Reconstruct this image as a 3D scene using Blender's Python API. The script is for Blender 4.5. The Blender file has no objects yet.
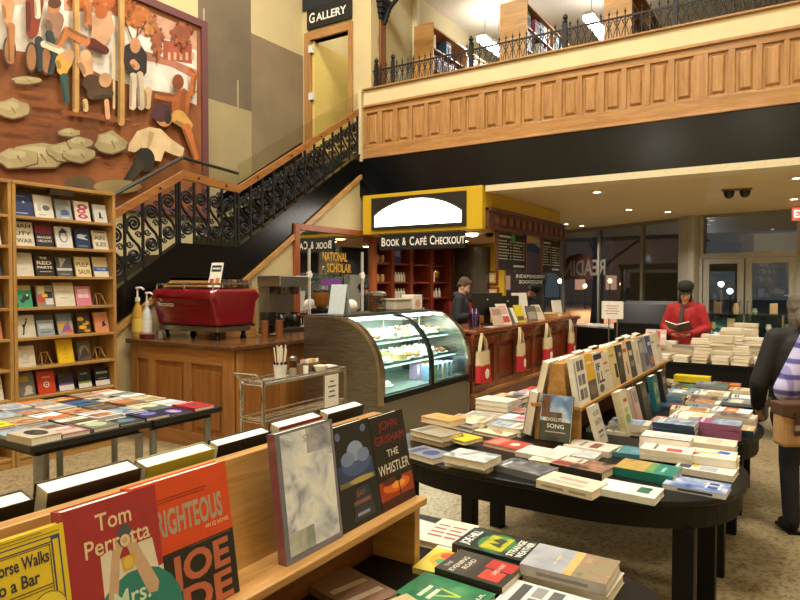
import bpy, bmesh, math, random
from mathutils import Vector, Matrix
random.seed(7)
R = math.radians
scene = bpy.context.scene
col = scene.collection

# ------------------------------------------------------------------ camera
YAW, PITCH, FPX = 32.7, -1.53, 635.0
cam_d = bpy.data.cameras.new('camera')
cam_d.sensor_width = 36.0
cam_d.lens = FPX / 800.0 * 36.0
cam_d.clip_start = 0.05
cam_d.clip_end = 200
cam = bpy.data.objects.new('camera', cam_d)
col.objects.link(cam)
cam.location = (0, 0, 1.6)
cam.rotation_euler = (R(90 + PITCH), 0, R(YAW))
scene.camera = cam

# ------------------------------------------------------------------ view, world
vs = scene.view_settings
scene.display_settings.display_device = 'sRGB'
vs.view_transform = 'Standard'
vs.look = 'None'
vs.gamma = 1.0
vs.use_curve_mapping = False
vs.exposure = 0.0
world = bpy.data.worlds.new('night')
scene.world = world
world.use_nodes = True
bg = world.node_tree.nodes['Background']
bg.inputs[0].default_value = (0.065, 0.070, 0.074, 1)
bg.inputs[1].default_value = 1.0

# ------------------------------------------------------------------ hall lamps (high ceiling of the hall)
WARM = (1.0, 0.925, 0.785)


def area_lamp(name, loc, sx, sy, power, color=WARM, rot=(0, 0, 0)):
    l = bpy.data.lights.new(name, 'AREA')
    l.shape = 'RECTANGLE'
    l.size, l.size_y = sx, sy
    l.energy = power
    l.color = color
    o = bpy.data.objects.new(name, l)
    col.objects.link(o)
    o.location = loc
    o.rotation_euler = rot
    return o


area_lamp('hall_lamp', (-5.2, 1.2, 8.6), 1.2, 1.2, 205)
area_lamp('hall_lamp', (-1.8, 0.6, 8.6), 1.2, 1.2, 280)
area_lamp('hall_lamp', (-5.0, 5.2, 8.6), 1.2, 1.2, 300)
area_lamp('hall_lamp', (-1.5, 5.0, 8.6), 1.2, 1.2, 300)
area_lamp('hall_lamp', (1.5, 2.5, 8.6), 1.2, 1.2, 200)
for (x, y, z, e) in ((-2.75, 1.9, 4.6, 38), (-0.9, 0.6, 5.2, 30)):      # hanging globes of the hall
    pl_ = bpy.data.lights.new('hall_globe', 'POINT')
    pl_.energy, pl_.color, pl_.shadow_soft_size = e, WARM, 0.22
    o = bpy.data.objects.new('hall_globe', pl_)
    col.objects.link(o)
    o.location = (x, y, z)

# ------------------------------------------------------------------ materials


def lin(h):
    h = h.lstrip('#')
    out = []
    for i in (0, 2, 4):
        c = int(h[i:i + 2], 16) / 255.0
        out.append(c / 12.92 if c <= 0.04045 else ((c + 0.055) / 1.055) ** 2.4)
    return (out[0], out[1], out[2], 1.0)


_mats = {}


def base_mat(name):
    m = bpy.data.materials.new(name)
    m.use_nodes = True
    nt = m.node_tree
    return m, nt, nt.nodes['Principled BSDF']


def mat(h, rough=0.55, metal=0.0, var=0.06, scale=30.0, bump=0.0, spec=0.5):
    """plain painted / printed / metal surface with a slight procedural variation"""
    key = (h, rough, metal, var, scale, bump, spec)
    if key in _mats:
        return _mats[key]
    m, nt, b = base_mat('surface_' + h)
    b.inputs['Roughness'].default_value = rough
    b.inputs['Metallic'].default_value = metal
    b.inputs['Specular IOR Level'].default_value = spec
    c = lin(h)
    tc = nt.nodes.new('ShaderNodeTexCoord')
    n = nt.nodes.new('ShaderNodeTexNoise')
    n.inputs['Scale'].default_value = scale
    n.inputs['Detail'].default_value = 3
    r = nt.nodes.new('ShaderNodeValToRGB')
    r.color_ramp.elements[0].position = 0.3
    r.color_ramp.elements[1].position = 0.7
    r.color_ramp.elements[0].color = tuple(x * (1 - var) for x in c[:3]) + (1,)
    r.color_ramp.elements[1].color = tuple(min(1, x * (1 + var)) for x in c[:3]) + (1,)
    nt.links.new(tc.outputs['Object'], n.inputs['Vector'])
    nt.links.new(n.outputs['Fac'], r.inputs['Fac'])
    nt.links.new(r.outputs['Color'], b.inputs['Base Color'])
    if bump:
        bp = nt.nodes.new('ShaderNodeBump')
        bp.inputs['Strength'].default_value = bump
        nt.links.new(n.outputs['Fac'], bp.inputs['Height'])
        nt.links.new(bp.outputs['Normal'], b.inputs['Normal'])
    _mats[key] = m
    return m


def wood(h1, h2, rough=0.4, axis='Y', scale=1.0, coat=0.0):
    key = ('wood', h1, h2, rough, axis, scale)
    if key in _mats:
        return _mats[key]
    m, nt, b = base_mat('wood_' + h1)
    b.inputs['Roughness'].default_value = rough
    if coat:
        b.inputs['Coat Weight'].default_value = coat
        b.inputs['Coat Roughness'].default_value = 0.15
    tc = nt.nodes.new('ShaderNodeTexCoord')
    mp = nt.nodes.new('ShaderNodeMapping')
    s = {'X': (0.8, 9, 9), 'Y': (9, 0.8, 9), 'Z': (9, 9, 0.8)}[axis]
    mp.inputs['Scale'].default_value = tuple(x * scale for x in s)
    n = nt.nodes.new('ShaderNodeTexNoise')
    n.inputs['Scale'].default_value = 2.2
    n.inputs['Detail'].default_value = 8
    n.inputs['Roughness'].default_value = 0.65
    n.inputs['Distortion'].default_value = 0.8
    n2 = nt.nodes.new('ShaderNodeTexNoise')
    n2.inputs['Scale'].default_value = 14
    n2.inputs['Detail'].default_value = 4
    mx = nt.nodes.new('ShaderNodeMath')
    mx.operation = 'MULTIPLY_ADD'
    mx.inputs[1].default_value = 0.3
    r = nt.nodes.new('ShaderNodeValToRGB')
    r.color_ramp.elements[0].position = 0.42
    r.color_ramp.elements[1].position = 0.85
    r.color_ramp.elements[0].color = lin(h1)
    r.color_ramp.elements[1].color = lin(h2)
    nt.links.new(tc.outputs['Object'], mp.inputs['Vector'])
    nt.links.new(mp.outputs['Vector'], n.inputs['Vector'])
    nt.links.new(mp.outputs['Vector'], n2.inputs['Vector'])
    nt.links.new(n2.outputs['Fac'], mx.inputs[0])
    nt.links.new(n.outputs['Fac'], mx.inputs[2])
    nt.links.new(mx.outputs[0], r.inputs['Fac'])
    nt.links.new(r.outputs['Color'], b.inputs['Base Color'])
    _mats[key] = m
    return m


def printed(cols, scale=9.0, seed=0.0):
    """a mottled picture printed on a cover"""
    key = ('printed', tuple(cols), scale, seed)
    if key in _mats:
        return _mats[key]
    m, nt, b = base_mat('printed_picture')
    b.inputs['Roughness'].default_value = .35
    tc = nt.nodes.new('ShaderNodeTexCoord')
    n = nt.nodes.new('ShaderNodeTexNoise')
    n.noise_dimensions = '4D'
    n.inputs['W'].default_value = seed
    n.inputs['Scale'].default_value = scale
    n.inputs['Detail'].default_value = 5
    n.inputs['Distortion'].default_value = 1.2
    r = nt.nodes.new('ShaderNodeValToRGB')
    k = len(cols)
    while len(r.color_ramp.elements) < k:
        r.color_ramp.elements.new(.5)
    for i, c in enumerate(cols):
        r.color_ramp.elements[i].position = .3 + .4 * i / max(1, k - 1)
        r.color_ramp.elements[i].color = lin(c)
    nt.links.new(tc.outputs['Object'], n.inputs['Vector'])
    nt.links.new(n.outputs['Fac'], r.inputs['Fac'])
    nt.links.new(r.outputs['Color'], b.inputs['Base Color'])
    _mats[key] = m
    return m


def brushed(h1, h2, rough=.33, metal=.75):
    """brushed steel with streaks along the grain"""
    key = ('brushed', h1, h2, rough, metal)
    if key in _mats:
        return _mats[key]
    m = wood(h1, h2, rough, 'X', 4.0).copy()
    b = m.node_tree.nodes['Principled BSDF']
    b.inputs['Metallic'].default_value = metal
    m.name = 'brushed_steel'
    _mats[key] = m
    return m


def terrazzo():
    m, nt, b = base_mat('terrazzo_floor')
    b.inputs['Roughness'].default_value = 0.38
    tc = nt.nodes.new('ShaderNodeTexCoord')
    v = nt.nodes.new('ShaderNodeTexVoronoi')
    v.inputs['Scale'].default_value = 55
    n = nt.nodes.new('ShaderNodeTexNoise')
    n.inputs['Scale'].default_value = 1.3
    n.inputs['Detail'].default_value = 5
    r = nt.nodes.new('ShaderNodeValToRGB')
    r.color_ramp.elements[0].color = lin('6f624a')
    r.color_ramp.elements[1].color = lin('b09d78')
    r.color_ramp.elements[0].position = 0.05
    r.color_ramp.elements[1].position = 0.6
    mx = nt.nodes.new('ShaderNodeMix')
    mx.data_type = 'RGBA'
    mx.blend_type = 'MULTIPLY'
    mx.inputs['Factor'].default_value = 0.55
    r2 = nt.nodes.new('ShaderNodeValToRGB')
    r2.color_ramp.elements[0].position = 0.3
    r2.color_ramp.elements[1].position = 0.7
    r2.color_ramp.elements[0].color = (0.55, 0.53, 0.5, 1)
    nt.links.new(tc.outputs['Object'], v.inputs['Vector'])
    nt.links.new(tc.outputs['Object'], n.inputs['Vector'])
    nt.links.new(v.outputs['Color'], r.inputs['Fac'])
    nt.links.new(n.outputs['Fac'], r2.inputs['Fac'])
    nt.links.new(r.outputs['Color'], mx.inputs['A'])
    nt.links.new(r2.outputs['Color'], mx.inputs['B'])
    nt.links.new(mx.outputs['Result'], b.inputs['Base Color'])
    return m


def glass(name, tint='e8f2f0', refl=0.6, clear=0.92):
    """thin architectural glass: clear with a fresnel reflection"""
    key = ('glass', name)
    if key in _mats:
        return _mats[key]
    m = bpy.data.materials.new(name)
    m.use_nodes = True
    nt = m.node_tree
    for n in list(nt.nodes):
        nt.nodes.remove(n)
    out = nt.nodes.new('ShaderNodeOutputMaterial')
    tr = nt.nodes.new('ShaderNodeBsdfTransparent')
    t = lin(tint)
    tr.inputs[0].default_value = tuple(x * clear for x in t[:3]) + (1,)
    gl = nt.nodes.new('ShaderNodeBsdfGlossy')
    gl.inputs['Roughness'].default_value = 0.02
    lw = nt.nodes.new('ShaderNodeLayerWeight')
    lw.inputs[0].default_value = 0.5
    pw = nt.nodes.new('ShaderNodeMath')
    pw.operation = 'POWER'
    pw.inputs[1].default_value = 5.0
    ma = nt.nodes.new('ShaderNodeMath')
    ma.operation = 'MULTIPLY_ADD'
    ma.inputs[1].default_value = 0.92
    ma.inputs[2].default_value = 0.045
    mu = nt.nodes.new('ShaderNodeMath')
    mu.operation = 'MULTIPLY'
    mu.use_clamp = True
    mu.inputs[1].default_value = refl
    mx = nt.nodes.new('ShaderNodeMixShader')
    nt.links.new(lw.outputs['Facing'], pw.inputs[0])
    nt.links.new(pw.outputs[0], ma.inputs[0])
    nt.links.new(ma.outputs[0], mu.inputs[0])
    nt.links.new(mu.outputs[0], mx.inputs[0])
    nt.links.new(tr.outputs[0], mx.inputs[1])
    nt.links.new(gl.outputs[0], mx.inputs[2])
    nt.links.new(mx.outputs[0], out.inputs[0])
    _mats[key] = m
    return m


def glow(h, strength):
    key = ('glow', h, strength)
    if key in _mats:
        return _mats[key]
    m, nt, b = base_mat('lamp_' + h)
    b.inputs['Base Color'].default_value = (0.8, 0.8, 0.8, 1)
    b.inputs['Emission Color'].default_value = lin(h)
    b.inputs['Emission Strength'].default_value = strength
    _mats[key] = m
    return m


OAK = wood('94692f', 'c2965a', 0.4, 'Y')
OAKX = wood('94692f', 'c2965a', 0.4, 'X')
PINE = wood('8f6834', 'bb9254', 0.5, 'Y')
PINEZ = wood('8f6834', 'bb9254', 0.5, 'Z')
HONEY = wood('8a5f34', 'b98c58', 0.3, 'X')
HONEYZ = wood('8a5f34', 'b98c58', 0.3, 'Z', 1.0, 0.3)
BARW = wood('7a4a22', 'a06a34', 0.4, 'Z')
BARTOP = wood('4a3220', '6e4a2c', 0.16, 'X')
CHERRY = wood('55240f', '84401f', 0.3, 'Z', 1.0, 0.3)
CHERRYY = wood('5c2a12', '8d4a24', 0.25, 'Y', 1.0, 0.3)
REDWOOD = wood('5e2413', '8c3c20', 0.4, 'Z')
BLACKP = mat('08080a', 0.5, var=0.2, scale=6, spec=0.25)
TABLEB = mat('111214', 0.36, var=0.25, scale=4, spec=0.3)
IRON = mat('17181a', 0.5, 0.3)
STEEL = mat('a3a29e', 0.32, 0.95, var=0.05, scale=12)
STEELD = mat('6d655c', 0.34, 0.9, var=0.1, scale=5)
CHROME = mat('c9cac8', 0.15, 1.0)
CREAM = mat('cfbf96', 0.7, var=0.05, scale=3)
WHITE = mat('e9e5da', 0.5)
PAGE = mat('e9e3d4', 0.8, var=0.1, scale=260)
GLASS = glass('clear_glass')

# ------------------------------------------------------------------ mesh builder
_txt = {}


def text_geo(s, bold=0.0):
    key = (s, bold)
    if key in _txt:
        return _txt[key]
    c = bpy.data.curves.new('lettering', 'FONT')
    c.body = s
    c.size = 1.0
    c.resolution_u = 3
    c.align_x = 'LEFT'
    c.offset = bold
    o = bpy.data.objects.new('lettering', c)
    col.objects.link(o)
    dg = bpy.context.evaluated_depsgraph_get()
    me = o.evaluated_get(dg).to_mesh()
    v = [tuple(p.co) for p in me.vertices]
    f = [tuple(p.vertices) for p in me.polygons]
    o.evaluated_get(dg).to_mesh_clear()
    bpy.data.objects.remove(o)
    bpy.data.curves.remove(c)
    if v:
        x0 = min(p[0] for p in v); x1 = max(p[0] for p in v)
        y0 = min(p[1] for p in v); y1 = max(p[1] for p in v)
    else:
        x0 = x1 = y0 = y1 = 0
    _txt[key] = (v, f, x0, x1, y0, y1)
    return _txt[key]


class MB:
    def __init__(self):
        self.v, self.f, self.mi, self.mats = [], [], [], []

    def idx(self, m):
        if m not in self.mats:
            self.mats.append(m)
        return self.mats.index(m)

    def add(self, vs, fs, m, M=None):
        n = len(self.v)
        i = self.idx(m)
        for p in vs:
            p = Vector(p)
            self.v.append(M @ p if M else p)
        for f in fs:
            self.f.append([a + n for a in f])
            self.mi.append(i)
        return self

    def box(self, x0, x1, y0, y1, z0, z1, m, M=None):
        x0, x1 = min(x0, x1), max(x0, x1)
        y0, y1 = min(y0, y1), max(y0, y1)
        z0, z1 = min(z0, z1), max(z0, z1)
        vs = [(x0, y0, z0), (x1, y0, z0), (x1, y1, z0), (x0, y1, z0), (x0, y0, z1), (x1, y0, z1), (x1, y1, z1), (x0, y1, z1)]
        fs = [(0, 3, 2, 1), (4, 5, 6, 7), (0, 1, 5, 4), (1, 2, 6, 5), (2, 3, 7, 6), (3, 0, 4, 7)]
        return self.add(vs, fs, m, M)

    def prism(self, pts, axis, a, b, m, M=None):
        """pts: polygon in the two other axes (X: (y,z), Y: (x,z), Z: (x,y))"""
        def mk(p, t):
            return {'X': (t, p[0], p[1]), 'Y': (p[0], t, p[1]), 'Z': (p[0], p[1], t)}[axis]
        n = len(pts)
        area = sum(pts[i][0] * pts[(i + 1) % n][1] - pts[(i + 1) % n][0] * pts[i][1] for i in range(n))
        if (area < 0) != (axis == 'Y'):
            pts = pts[::-1]
        if a > b:
            a, b = b, a
        vs = [mk(p, a) for p in pts] + [mk(p, b) for p in pts]
        fs = [tuple(range(n - 1, -1, -1)), tuple(range(n, 2 * n))]
        for i in range(n):
            j = (i + 1) % n
            fs.append((i, j, n + j, n + i))
        return self.add(vs, fs, m, M)

    def tube(self, path, r, m, n=8, M=None, closed=False):
        path = [Vector(p) for p in path]
        k = len(path)
        rs = r if isinstance(r, (list, tuple)) else [r] * k
        vs, fs = [], []
        up = None
        for i, p in enumerate(path):
            a = path[i - 1] if (i > 0 or closed) else p
            b = path[(i + 1) % k] if (i < k - 1 or closed) else p
            t = (b - a)
            t = t.normalized() if t.length > 1e-9 else Vector((0, 0, 1))
            if up is None:
                up = Vector((0, 0, 1)) if abs(t.z) < 0.9 else Vector((1, 0, 0))
            u = (up - t * up.dot(t))
            if u.length < 1e-6:
                u = t.orthogonal()
            u.normalize()
            up = u
            w = t.cross(u)
            for j in range(n):
                g = 2 * math.pi * j / n
                vs.append(p + (u * math.cos(g) + w * math.sin(g)) * rs[i])
        for i in range(k if closed else k - 1):
            i2 = (i + 1) % k
            for j in range(n):
                j2 = (j + 1) % n
                fs.append((i * n + j, i * n + j2, i2 * n + j2, i2 * n + j))
        if not closed:
            fs.append(tuple(range(n - 1, -1, -1)))
            fs.append(tuple((k - 1) * n + j for j in range(n)))
        return self.add(vs, fs, m, M)

    def cyl(self, p0, p1, r, m, n=16, r1=None, M=None):
        return self.tube([p0, p1], [r, r if r1 is None else r1], m, n, M)

    def lathe(self, prof, c, m, n=20, M=None):
        """prof: (radius, height) pairs from the bottom up, around a vertical axis at c"""
        vs, fs = [], []
        k = len(prof)
        for (r, z) in prof:
            for j in range(n):
                g = 2 * math.pi * j / n
                vs.append((c[0] + r * math.cos(g), c[1] + r * math.sin(g), c[2] + z))
        for i in range(k - 1):
            for j in range(n):
                j2 = (j + 1) % n
                fs.append((i * n + j, i * n + j2, (i + 1) * n + j2, (i + 1) * n + j))
        if prof[0][0] > 1e-6:
            fs.append(tuple(range(n - 1, -1, -1)))
        if prof[-1][0] > 1e-6:
            fs.append(tuple((k - 1) * n + j for j in range(n)))
        return self.add(vs, fs, m, M)

    def ell(self, c, r, m, n=14, M=None):
        rx, ry, rz = (r, r, r) if not isinstance(r, (list, tuple)) else r
        k = n // 2 + 1
        vs, fs = [], []
        for i in range(k):
            a = math.pi * i / (k - 1) - math.pi / 2
            for j in range(n):
                g = 2 * math.pi * j / n
                ca = max(math.cos(a), 1e-4)
                vs.append((c[0] + rx * ca * math.cos(g), c[1] + ry * ca * math.sin(g), c[2] + rz * math.sin(a)))
        for i in range(k - 1):
            for j in range(n):
                j2 = (j + 1) % n
                fs.append((i * n + j, i * n + j2, (i + 1) * n + j2, (i + 1) * n + j))
        fs.append(tuple(range(n - 1, -1, -1)))
        fs.append(tuple((k - 1) * n + j for j in range(n)))
        return self.add(vs, fs, m, M)

    def poly(self, pts, m, M=None):
        return self.add(pts, [tuple(range(len(pts)))], m, M)

    def text(self, s, m, M, height=None, width=None, bold=0.0, align='C'):
        """lettering in the local XY plane of M, centred on its origin; height = cap height"""
        v, f, x0, x1, y0, y1 = text_geo(s, bold)
        if not v:
            return self
        cap = 0.69
        sy = (height or 0.05) / cap
        sx = sy if width is None else width / (x1 - x0)
        ox = {'C': (x0 + x1) / 2, 'L': x0, 'R': x1}[align]
        return self.add([((p[0] - ox) * sx, (p[1] - cap / 2) * sy, 0) for p in v], f, m, M)

    def build(self, name, parent=None, world=False, org=None, rotz=0.0, smooth=False, bevel=0.0, link=True):
        """local verts; world=True turns world coordinates into the parent's (or org's) frame"""
        vs = self.v
        if world:
            if parent is not None:
                inv = (Matrix.Translation(parent.location) @ parent.rotation_euler.to_matrix().to_4x4()).inverted()
                if parent.parent is not None:
                    pp = parent.parent
                    inv = inv @ (Matrix.Translation(pp.location) @ pp.rotation_euler.to_matrix().to_4x4()).inverted()
                vs = [inv @ p for p in vs]
            elif org is not None:
                o3 = Vector(org)
                vs = [p - o3 for p in vs]
        me = bpy.data.meshes.new(name)
        me.from_pydata([tuple(p) for p in vs], [], self.f)
        for m in self.mats:
            me.materials.append(m)
        me.polygons.foreach_set('material_index', self.mi)
        if smooth:
            me.polygons.foreach_set('use_smooth', [True] * len(self.f))
        me.update()
        o = bpy.data.objects.new(name, me)
        if link:
            col.objects.link(o)
        if parent is not None:
            o.parent = parent
        if org is not None:
            o.location = org
        if rotz:
            o.rotation_euler = (0, 0, rotz)
        if bevel:
            b = o.modifiers.new('edge', 'BEVEL')
            b.width = bevel
            b.segments = 2
            b.limit_method = 'ANGLE'
        if smooth:
            e = o.modifiers.new('sharp', 'EDGE_SPLIT')
            e.split_angle = R(40)
        return o


def tag(o, label, cat, group=None, kind=None):
    o['label'] = label
    o['category'] = cat
    if group:
        o['group'] = group
    if kind:
        o['kind'] = kind
    return o


def thing(name, label, cat, loc=(0, 0, 0), rotz=0.0, group=None):
    o = bpy.data.objects.new(name, None)
    o.empty_display_size = 0.1
    col.objects.link(o)
    o.location = loc
    o.rotation_euler = (0, 0, rotz)
    return tag(o, label, cat, group)


def struct(mb, name, label=None, cat=None, **kw):
    o = mb.build(name, **kw)
    o['kind'] = 'structure'
    if label:
        o['label'] = label
        o['category'] = cat or name.split('_')[0]
    return o


def dup(root, loc=None, rotz=None, label=None, group=None):
    r = root.copy()
    col.objects.link(r)
    if loc is not None:
        r.location = loc
    if rotz is not None:
        r.rotation_euler = (0, 0, rotz)
    if label:
        r['label'] = label
    if group:
        r['group'] = group
    for ch in list(root.children):
        c = ch.copy()
        col.objects.link(c)
        c.parent = r
        for g in ch.children:
            d = g.copy()
            col.objects.link(d)
            d.parent = c
    return r


ORD = ['zeroth', 'first', 'second', 'third', 'fourth', 'fifth', 'sixth', 'seventh', 'eighth', 'ninth', 'tenth',
       'eleventh', 'twelfth', 'thirteenth', 'fourteenth', 'fifteenth', 'sixteenth', 'seventeenth', 'eighteenth', 'nineteenth', 'twentieth']


def at(px, py, X=None, Y=None, Z=None):
    """the point of the place where the sight line to a photo point meets a wall (X or Y) or a level (Z)"""
    q = cam.rotation_euler.to_matrix() @ Vector(((px - 400) / FPX, (300 - py) / FPX, -1))
    o = Vector((0, 0, 1.6))
    if X is not None:
        t = X / q.x
    elif Y is not None:
        t = Y / q.y
    else:
        t = (Z - 1.6) / q.z
    return o + q * t


def frame(O, Rv, U):
    Rv, U = Vector(Rv).normalized(), Vector(U).normalized()
    N = Rv.cross(U)
    return Matrix(((Rv.x, U.x, N.x, O[0]), (Rv.y, U.y, N.y, O[1]), (Rv.z, U.z, N.z, O[2]), (0, 0, 0, 1)))


FACE_X = ((0, 1, 0), (0, 0, 1))      # lettering read by someone looking towards -X
FACE_Y = ((1, 0, 0), (0, 0, 1))      # lettering read by someone looking towards +Y
# ================================================================== SETTING
FL = MB().box(-9, 4, -2.5, 18, -0.1, 0, terrazzo())
struct(FL, 'floor')

WX, FY = -7.3, 8.3          # left wall plane, balcony front plane
BROWNW = mat('6f6250', 0.8, var=0.12, scale=1.6)
BROWNW2 = mat('85755c', 0.8, var=0.12, scale=1.6)
TANW = mat('a2946e', 0.8, var=0.1, scale=1.6)
CREAMW = mat('c6b78c', 0.75, var=0.07, scale=1.2)


def wq(a, b, m, mb, X):     # flat painted field on the left wall: photo corners a (upper left) to b (lower right)
    mb.box(WX - 0.002, X, a[0], b[0], a[1], b[1], m)


w = MB().box(WX - 0.15, WX, -2.5, 14, 0, 9.2, CREAMW)
yA, yB, yC = at(204, 60, X=WX).y, at(251, 60, X=WX).y, at(303, 60, X=WX).y
zl, zu = at(204, 97, X=WX).z, at(251, 33, X=WX).z
w.box(WX - 0.05, WX + 0.004, yA - 0.1, yB, zl, 9.0, BROWNW)
w.box(WX - 0.05, WX + 0.003, yA - 0.1, yB, 2.4, zl, TANW)
w.box(WX - 0.05, WX + 0.004, yB, yC, 2.4, zu, BROWNW2)
# pale scrapes in the old paint
for (px, y0, y1) in ((203, 8, 60), (237, 80, 108)):
    a, b = at(px, y0, X=WX + 0.005), at(px + 1, y1, X=WX + 0.005)
    w.box(WX, WX + 0.006, a.y, a.y + 0.03, b.z, a.z, mat('a8977a', 0.8))
struct(w, 'wall_left')

# gallery wall with its doorway, at the head of the stair
gw = MB()
xd0, xd1 = at(312, 60, Y=FY).x, at(350, 60, Y=FY).x
zd = at(330, 36, Y=FY).z
xg1 = at(371, 60, Y=FY).x
gw.box(WX, xd0, FY, FY + 0.12, 3.7, 9.2, CREAMW)
gw.box(xd1, xg1, FY, FY + 0.12, 4.66, 9.2, CREAMW).box(xd1, xg1 - .17, FY, FY + 0.12, 3.7, 4.66, CREAMW)
gw.box(xd0, xd1, FY, FY + 0.12, zd, 9.2, CREAMW)
gw.box(xg1 - 0.06, xg1, FY + 0.12, FY + 0.4, 3.7, 9.2, CREAMW)
struct(gw, 'wall_gallery')
mb = MB()
zt = at(320, 9, Y=FY).z
mb.box(at(303.5, 0, Y=FY).x, at(341, 0, Y=FY).x, FY - 0.03, FY, zt + 0.03, zt + 0.9, mat('1c2230', 0.4))
struct(mb, 'trim_4')
fr = MB()
fw = 0.13
fr.box(xd0 - fw, xd0, FY - 0.05, FY + 0.14, 3.8, zd + fw, HONEYZ)
fr.box(xd1, xd1 + 0.07, FY - 0.05, FY + 0.14, 3.8, zd + fw, HONEYZ)
fr.box(xd0, xd1, FY - 0.05, FY + 0.14, zd, zd + fw, HONEY)
door = struct(fr, 'door_1', 'open cream door in honey wood frame at the stair head', 'door')
lf = MB().box(xd0 + 0.002, xd0 + 0.05, FY + 0.0, FY + 0.95, 3.85, zd - 0.02, mat('d6bf70', 0.4))
lf.build('door_leaf', door, bevel=0.004)
for z in (at(313, 50, Y=FY).z, at(313, 97, Y=FY).z):
    MB().box(xd0 - 0.03, xd0 + 0.055, FY - 0.062, FY - 0.001, z - 0.06, z + 0.06, mat('d8d8d4', .4)).build('hinge', door)
MB().box(-7.28, xg1, 9.7, 9.8, 3.8, 7.0, mat('d8cfae', 0.7)).build('wall_back_room')['kind'] = 'structure'
bm = MB().box(-6.05, -5.97, 8.45, 14.1, 3.8, 7.0, mat('c4b992', .75))
struct(bm, 'wall_partition')
s = thing('gallery_sign', 'black sign with white GALLERY lettering above the open door', 'sign', (0, 0, 0))
a, b = at(308, 10, Y=FY - 0.02), at(352, 18, Y=FY - 0.02)
zs0 = at(308, 30.5, Y=FY - 0.02).z
s.location = ((a.x + b.x) / 2, FY - 0.01, zs0)
MB().box(a.x, b.x, FY - 0.05, FY - 0.004, zs0, a.z, mat('14161a', 0.5)).build('board', s, world=True)
g = MB()
cx, cz = (a.x + b.x) / 2, (zs0 + a.z) / 2
wS = b.x - a.x
hS = a.z - zs0
g.text('G', mat('e8e6e0', 0.6), frame((a.x + wS * 0.12, FY - 0.053, cz), *FACE_Y), hS * 0.46, wS * 0.13, 0.02)
g.text('ALLERY', mat('e8e6e0', 0.6), frame((a.x + wS * 0.56, FY - 0.053, cz - hS * 0.035), *FACE_Y), hS * 0.36, wS * 0.68, 0.02)
g.build('lettering', s, world=True)

# balcony front: ledge, wood panelling, black beam
XR = 2.6
zb0, zb1, zb2, zb3 = 2.985, 3.585, 4.41, 4.66
xe = at(364, 100, Y=FY).x
t = MB().box(xe, XR, FY - 0.02, FY + 0.25, zb2, zb3, CREAM).box(xe, XR, FY - 0.06, FY + 0.27, zb3, zb3 + 0.025, HONEY)
t.box(xe, XR, FY - 0.035, FY, zb2 - 0.02, zb2 + 0.02, HONEY)
struct(t, 'trim_1', bevel=0.006)
t = MB()
t.box(xe - 0.02, XR, FY + 0.03, FY + 0.08, zb1, zb2, HONEYZ)
cent = [372, 387.5, 403, 418, 434, 456, 472, 491, 509, 528, 548, 569.5, 590, 612.5, 635, 658.7, 683.5, 717.5, 745, 772.5, 800, 833, 868, 905, 945]
xs = [at(c, 100, Y=FY).x for c in cent]
hw, z0, z1 = 0.105, 3.79, 4.30
edges = [xe - 0.02] + [x for c in xs for x in (c - hw, c + hw)] + [XR]
for i in range(0, len(edges), 2):
    t.box(edges[i], edges[i + 1], FY, FY + 0.05, z0, z1, HONEYZ)
t.box(xe - 0.02, XR, FY, FY + 0.05, zb1, z0, HONEY).box(xe - 0.02, XR, FY, FY + 0.05, z1, zb2, HONEY)
t.box(xe + 0.02, XR, FY - 0.02, FY, zb1, zb1 + 0.03, HONEY)
for c in xs:      # raised field of each panel, chamfered all round
    o, i_, ya, yb = hw - 0.03, hw - 0.055, FY + 0.03, FY + 0.005
    v = [(c - o, ya, z0 + .03), (c + o, ya, z0 + .03), (c + o, ya, z1 - .03), (c - o, ya, z1 - .03),
         (c - i_, yb, z0 + .055), (c + i_, yb, z0 + .055), (c + i_, yb, z1 - .055), (c - i_, yb, z1 - .055)]
    t.add(v, [(4, 5, 6, 7), (0, 1, 5, 4), (1, 2, 6, 5), (2, 3, 7, 6), (3, 0, 4, 7)], HONEYZ)
struct(t, 'trim_2', 'honey wood panelling along the balcony front', 'panelling', bevel=0.004)
t = MB().box(xe - 0.3, XR, FY, FY + 0.3, zb0, zb1, mat('05080d', 0.24, var=0.4, scale=2.5, spec=0.35))
struct(t, 'trim_3')
t = MB().box(at(486, 190, Y=FY).x, XR, FY - 0.02, FY + 0.33, 2.90, zb0, mat('d2c6a4', 0.7))
struct(t, 'trim_5')
t = MB().box(xe - 0.12, xe - 0.03, FY - 0.04, FY + 0.12, 3.55, 4.68, CREAM)
struct(t, 'trim_6')
CEIL = mat('d0bc8e', 0.7, var=0.04, scale=1.0)
c = MB().box(-7.3, XR, FY + 0.3, 18.5, 2.92, 3.02, CEIL)
struct(c, 'ceiling_shop')
c = MB().box(xe - 1.4, XR, FY + 0.3, 16, 3.6, 3.8, mat('6f5a3a', 0.7))
struct(c, 'floor_balcony')
c = MB().box(-5.97, XR, 14.0, 14.1, 3.8, 7.2, mat('cfc8b4', 0.8))
struct(c, 'wall_balcony')
c = MB().box(-5.97, XR, FY + 0.4, 14.1, 6.75, 6.85, mat('cfc8b4', 0.8))
struct(c, 'ceiling_balcony')
area_lamp('gallery_fill_light', (-6.6, 9.1, 6.6), .5, .5, 16)  # unseen light added to brighten the open door leaf
c = MB().box(-9, 4, -2.5, FY + 0.6, 9.2, 9.3, mat('d8cfba', 0.8))
struct(c, 'ceiling_hall')

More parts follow.
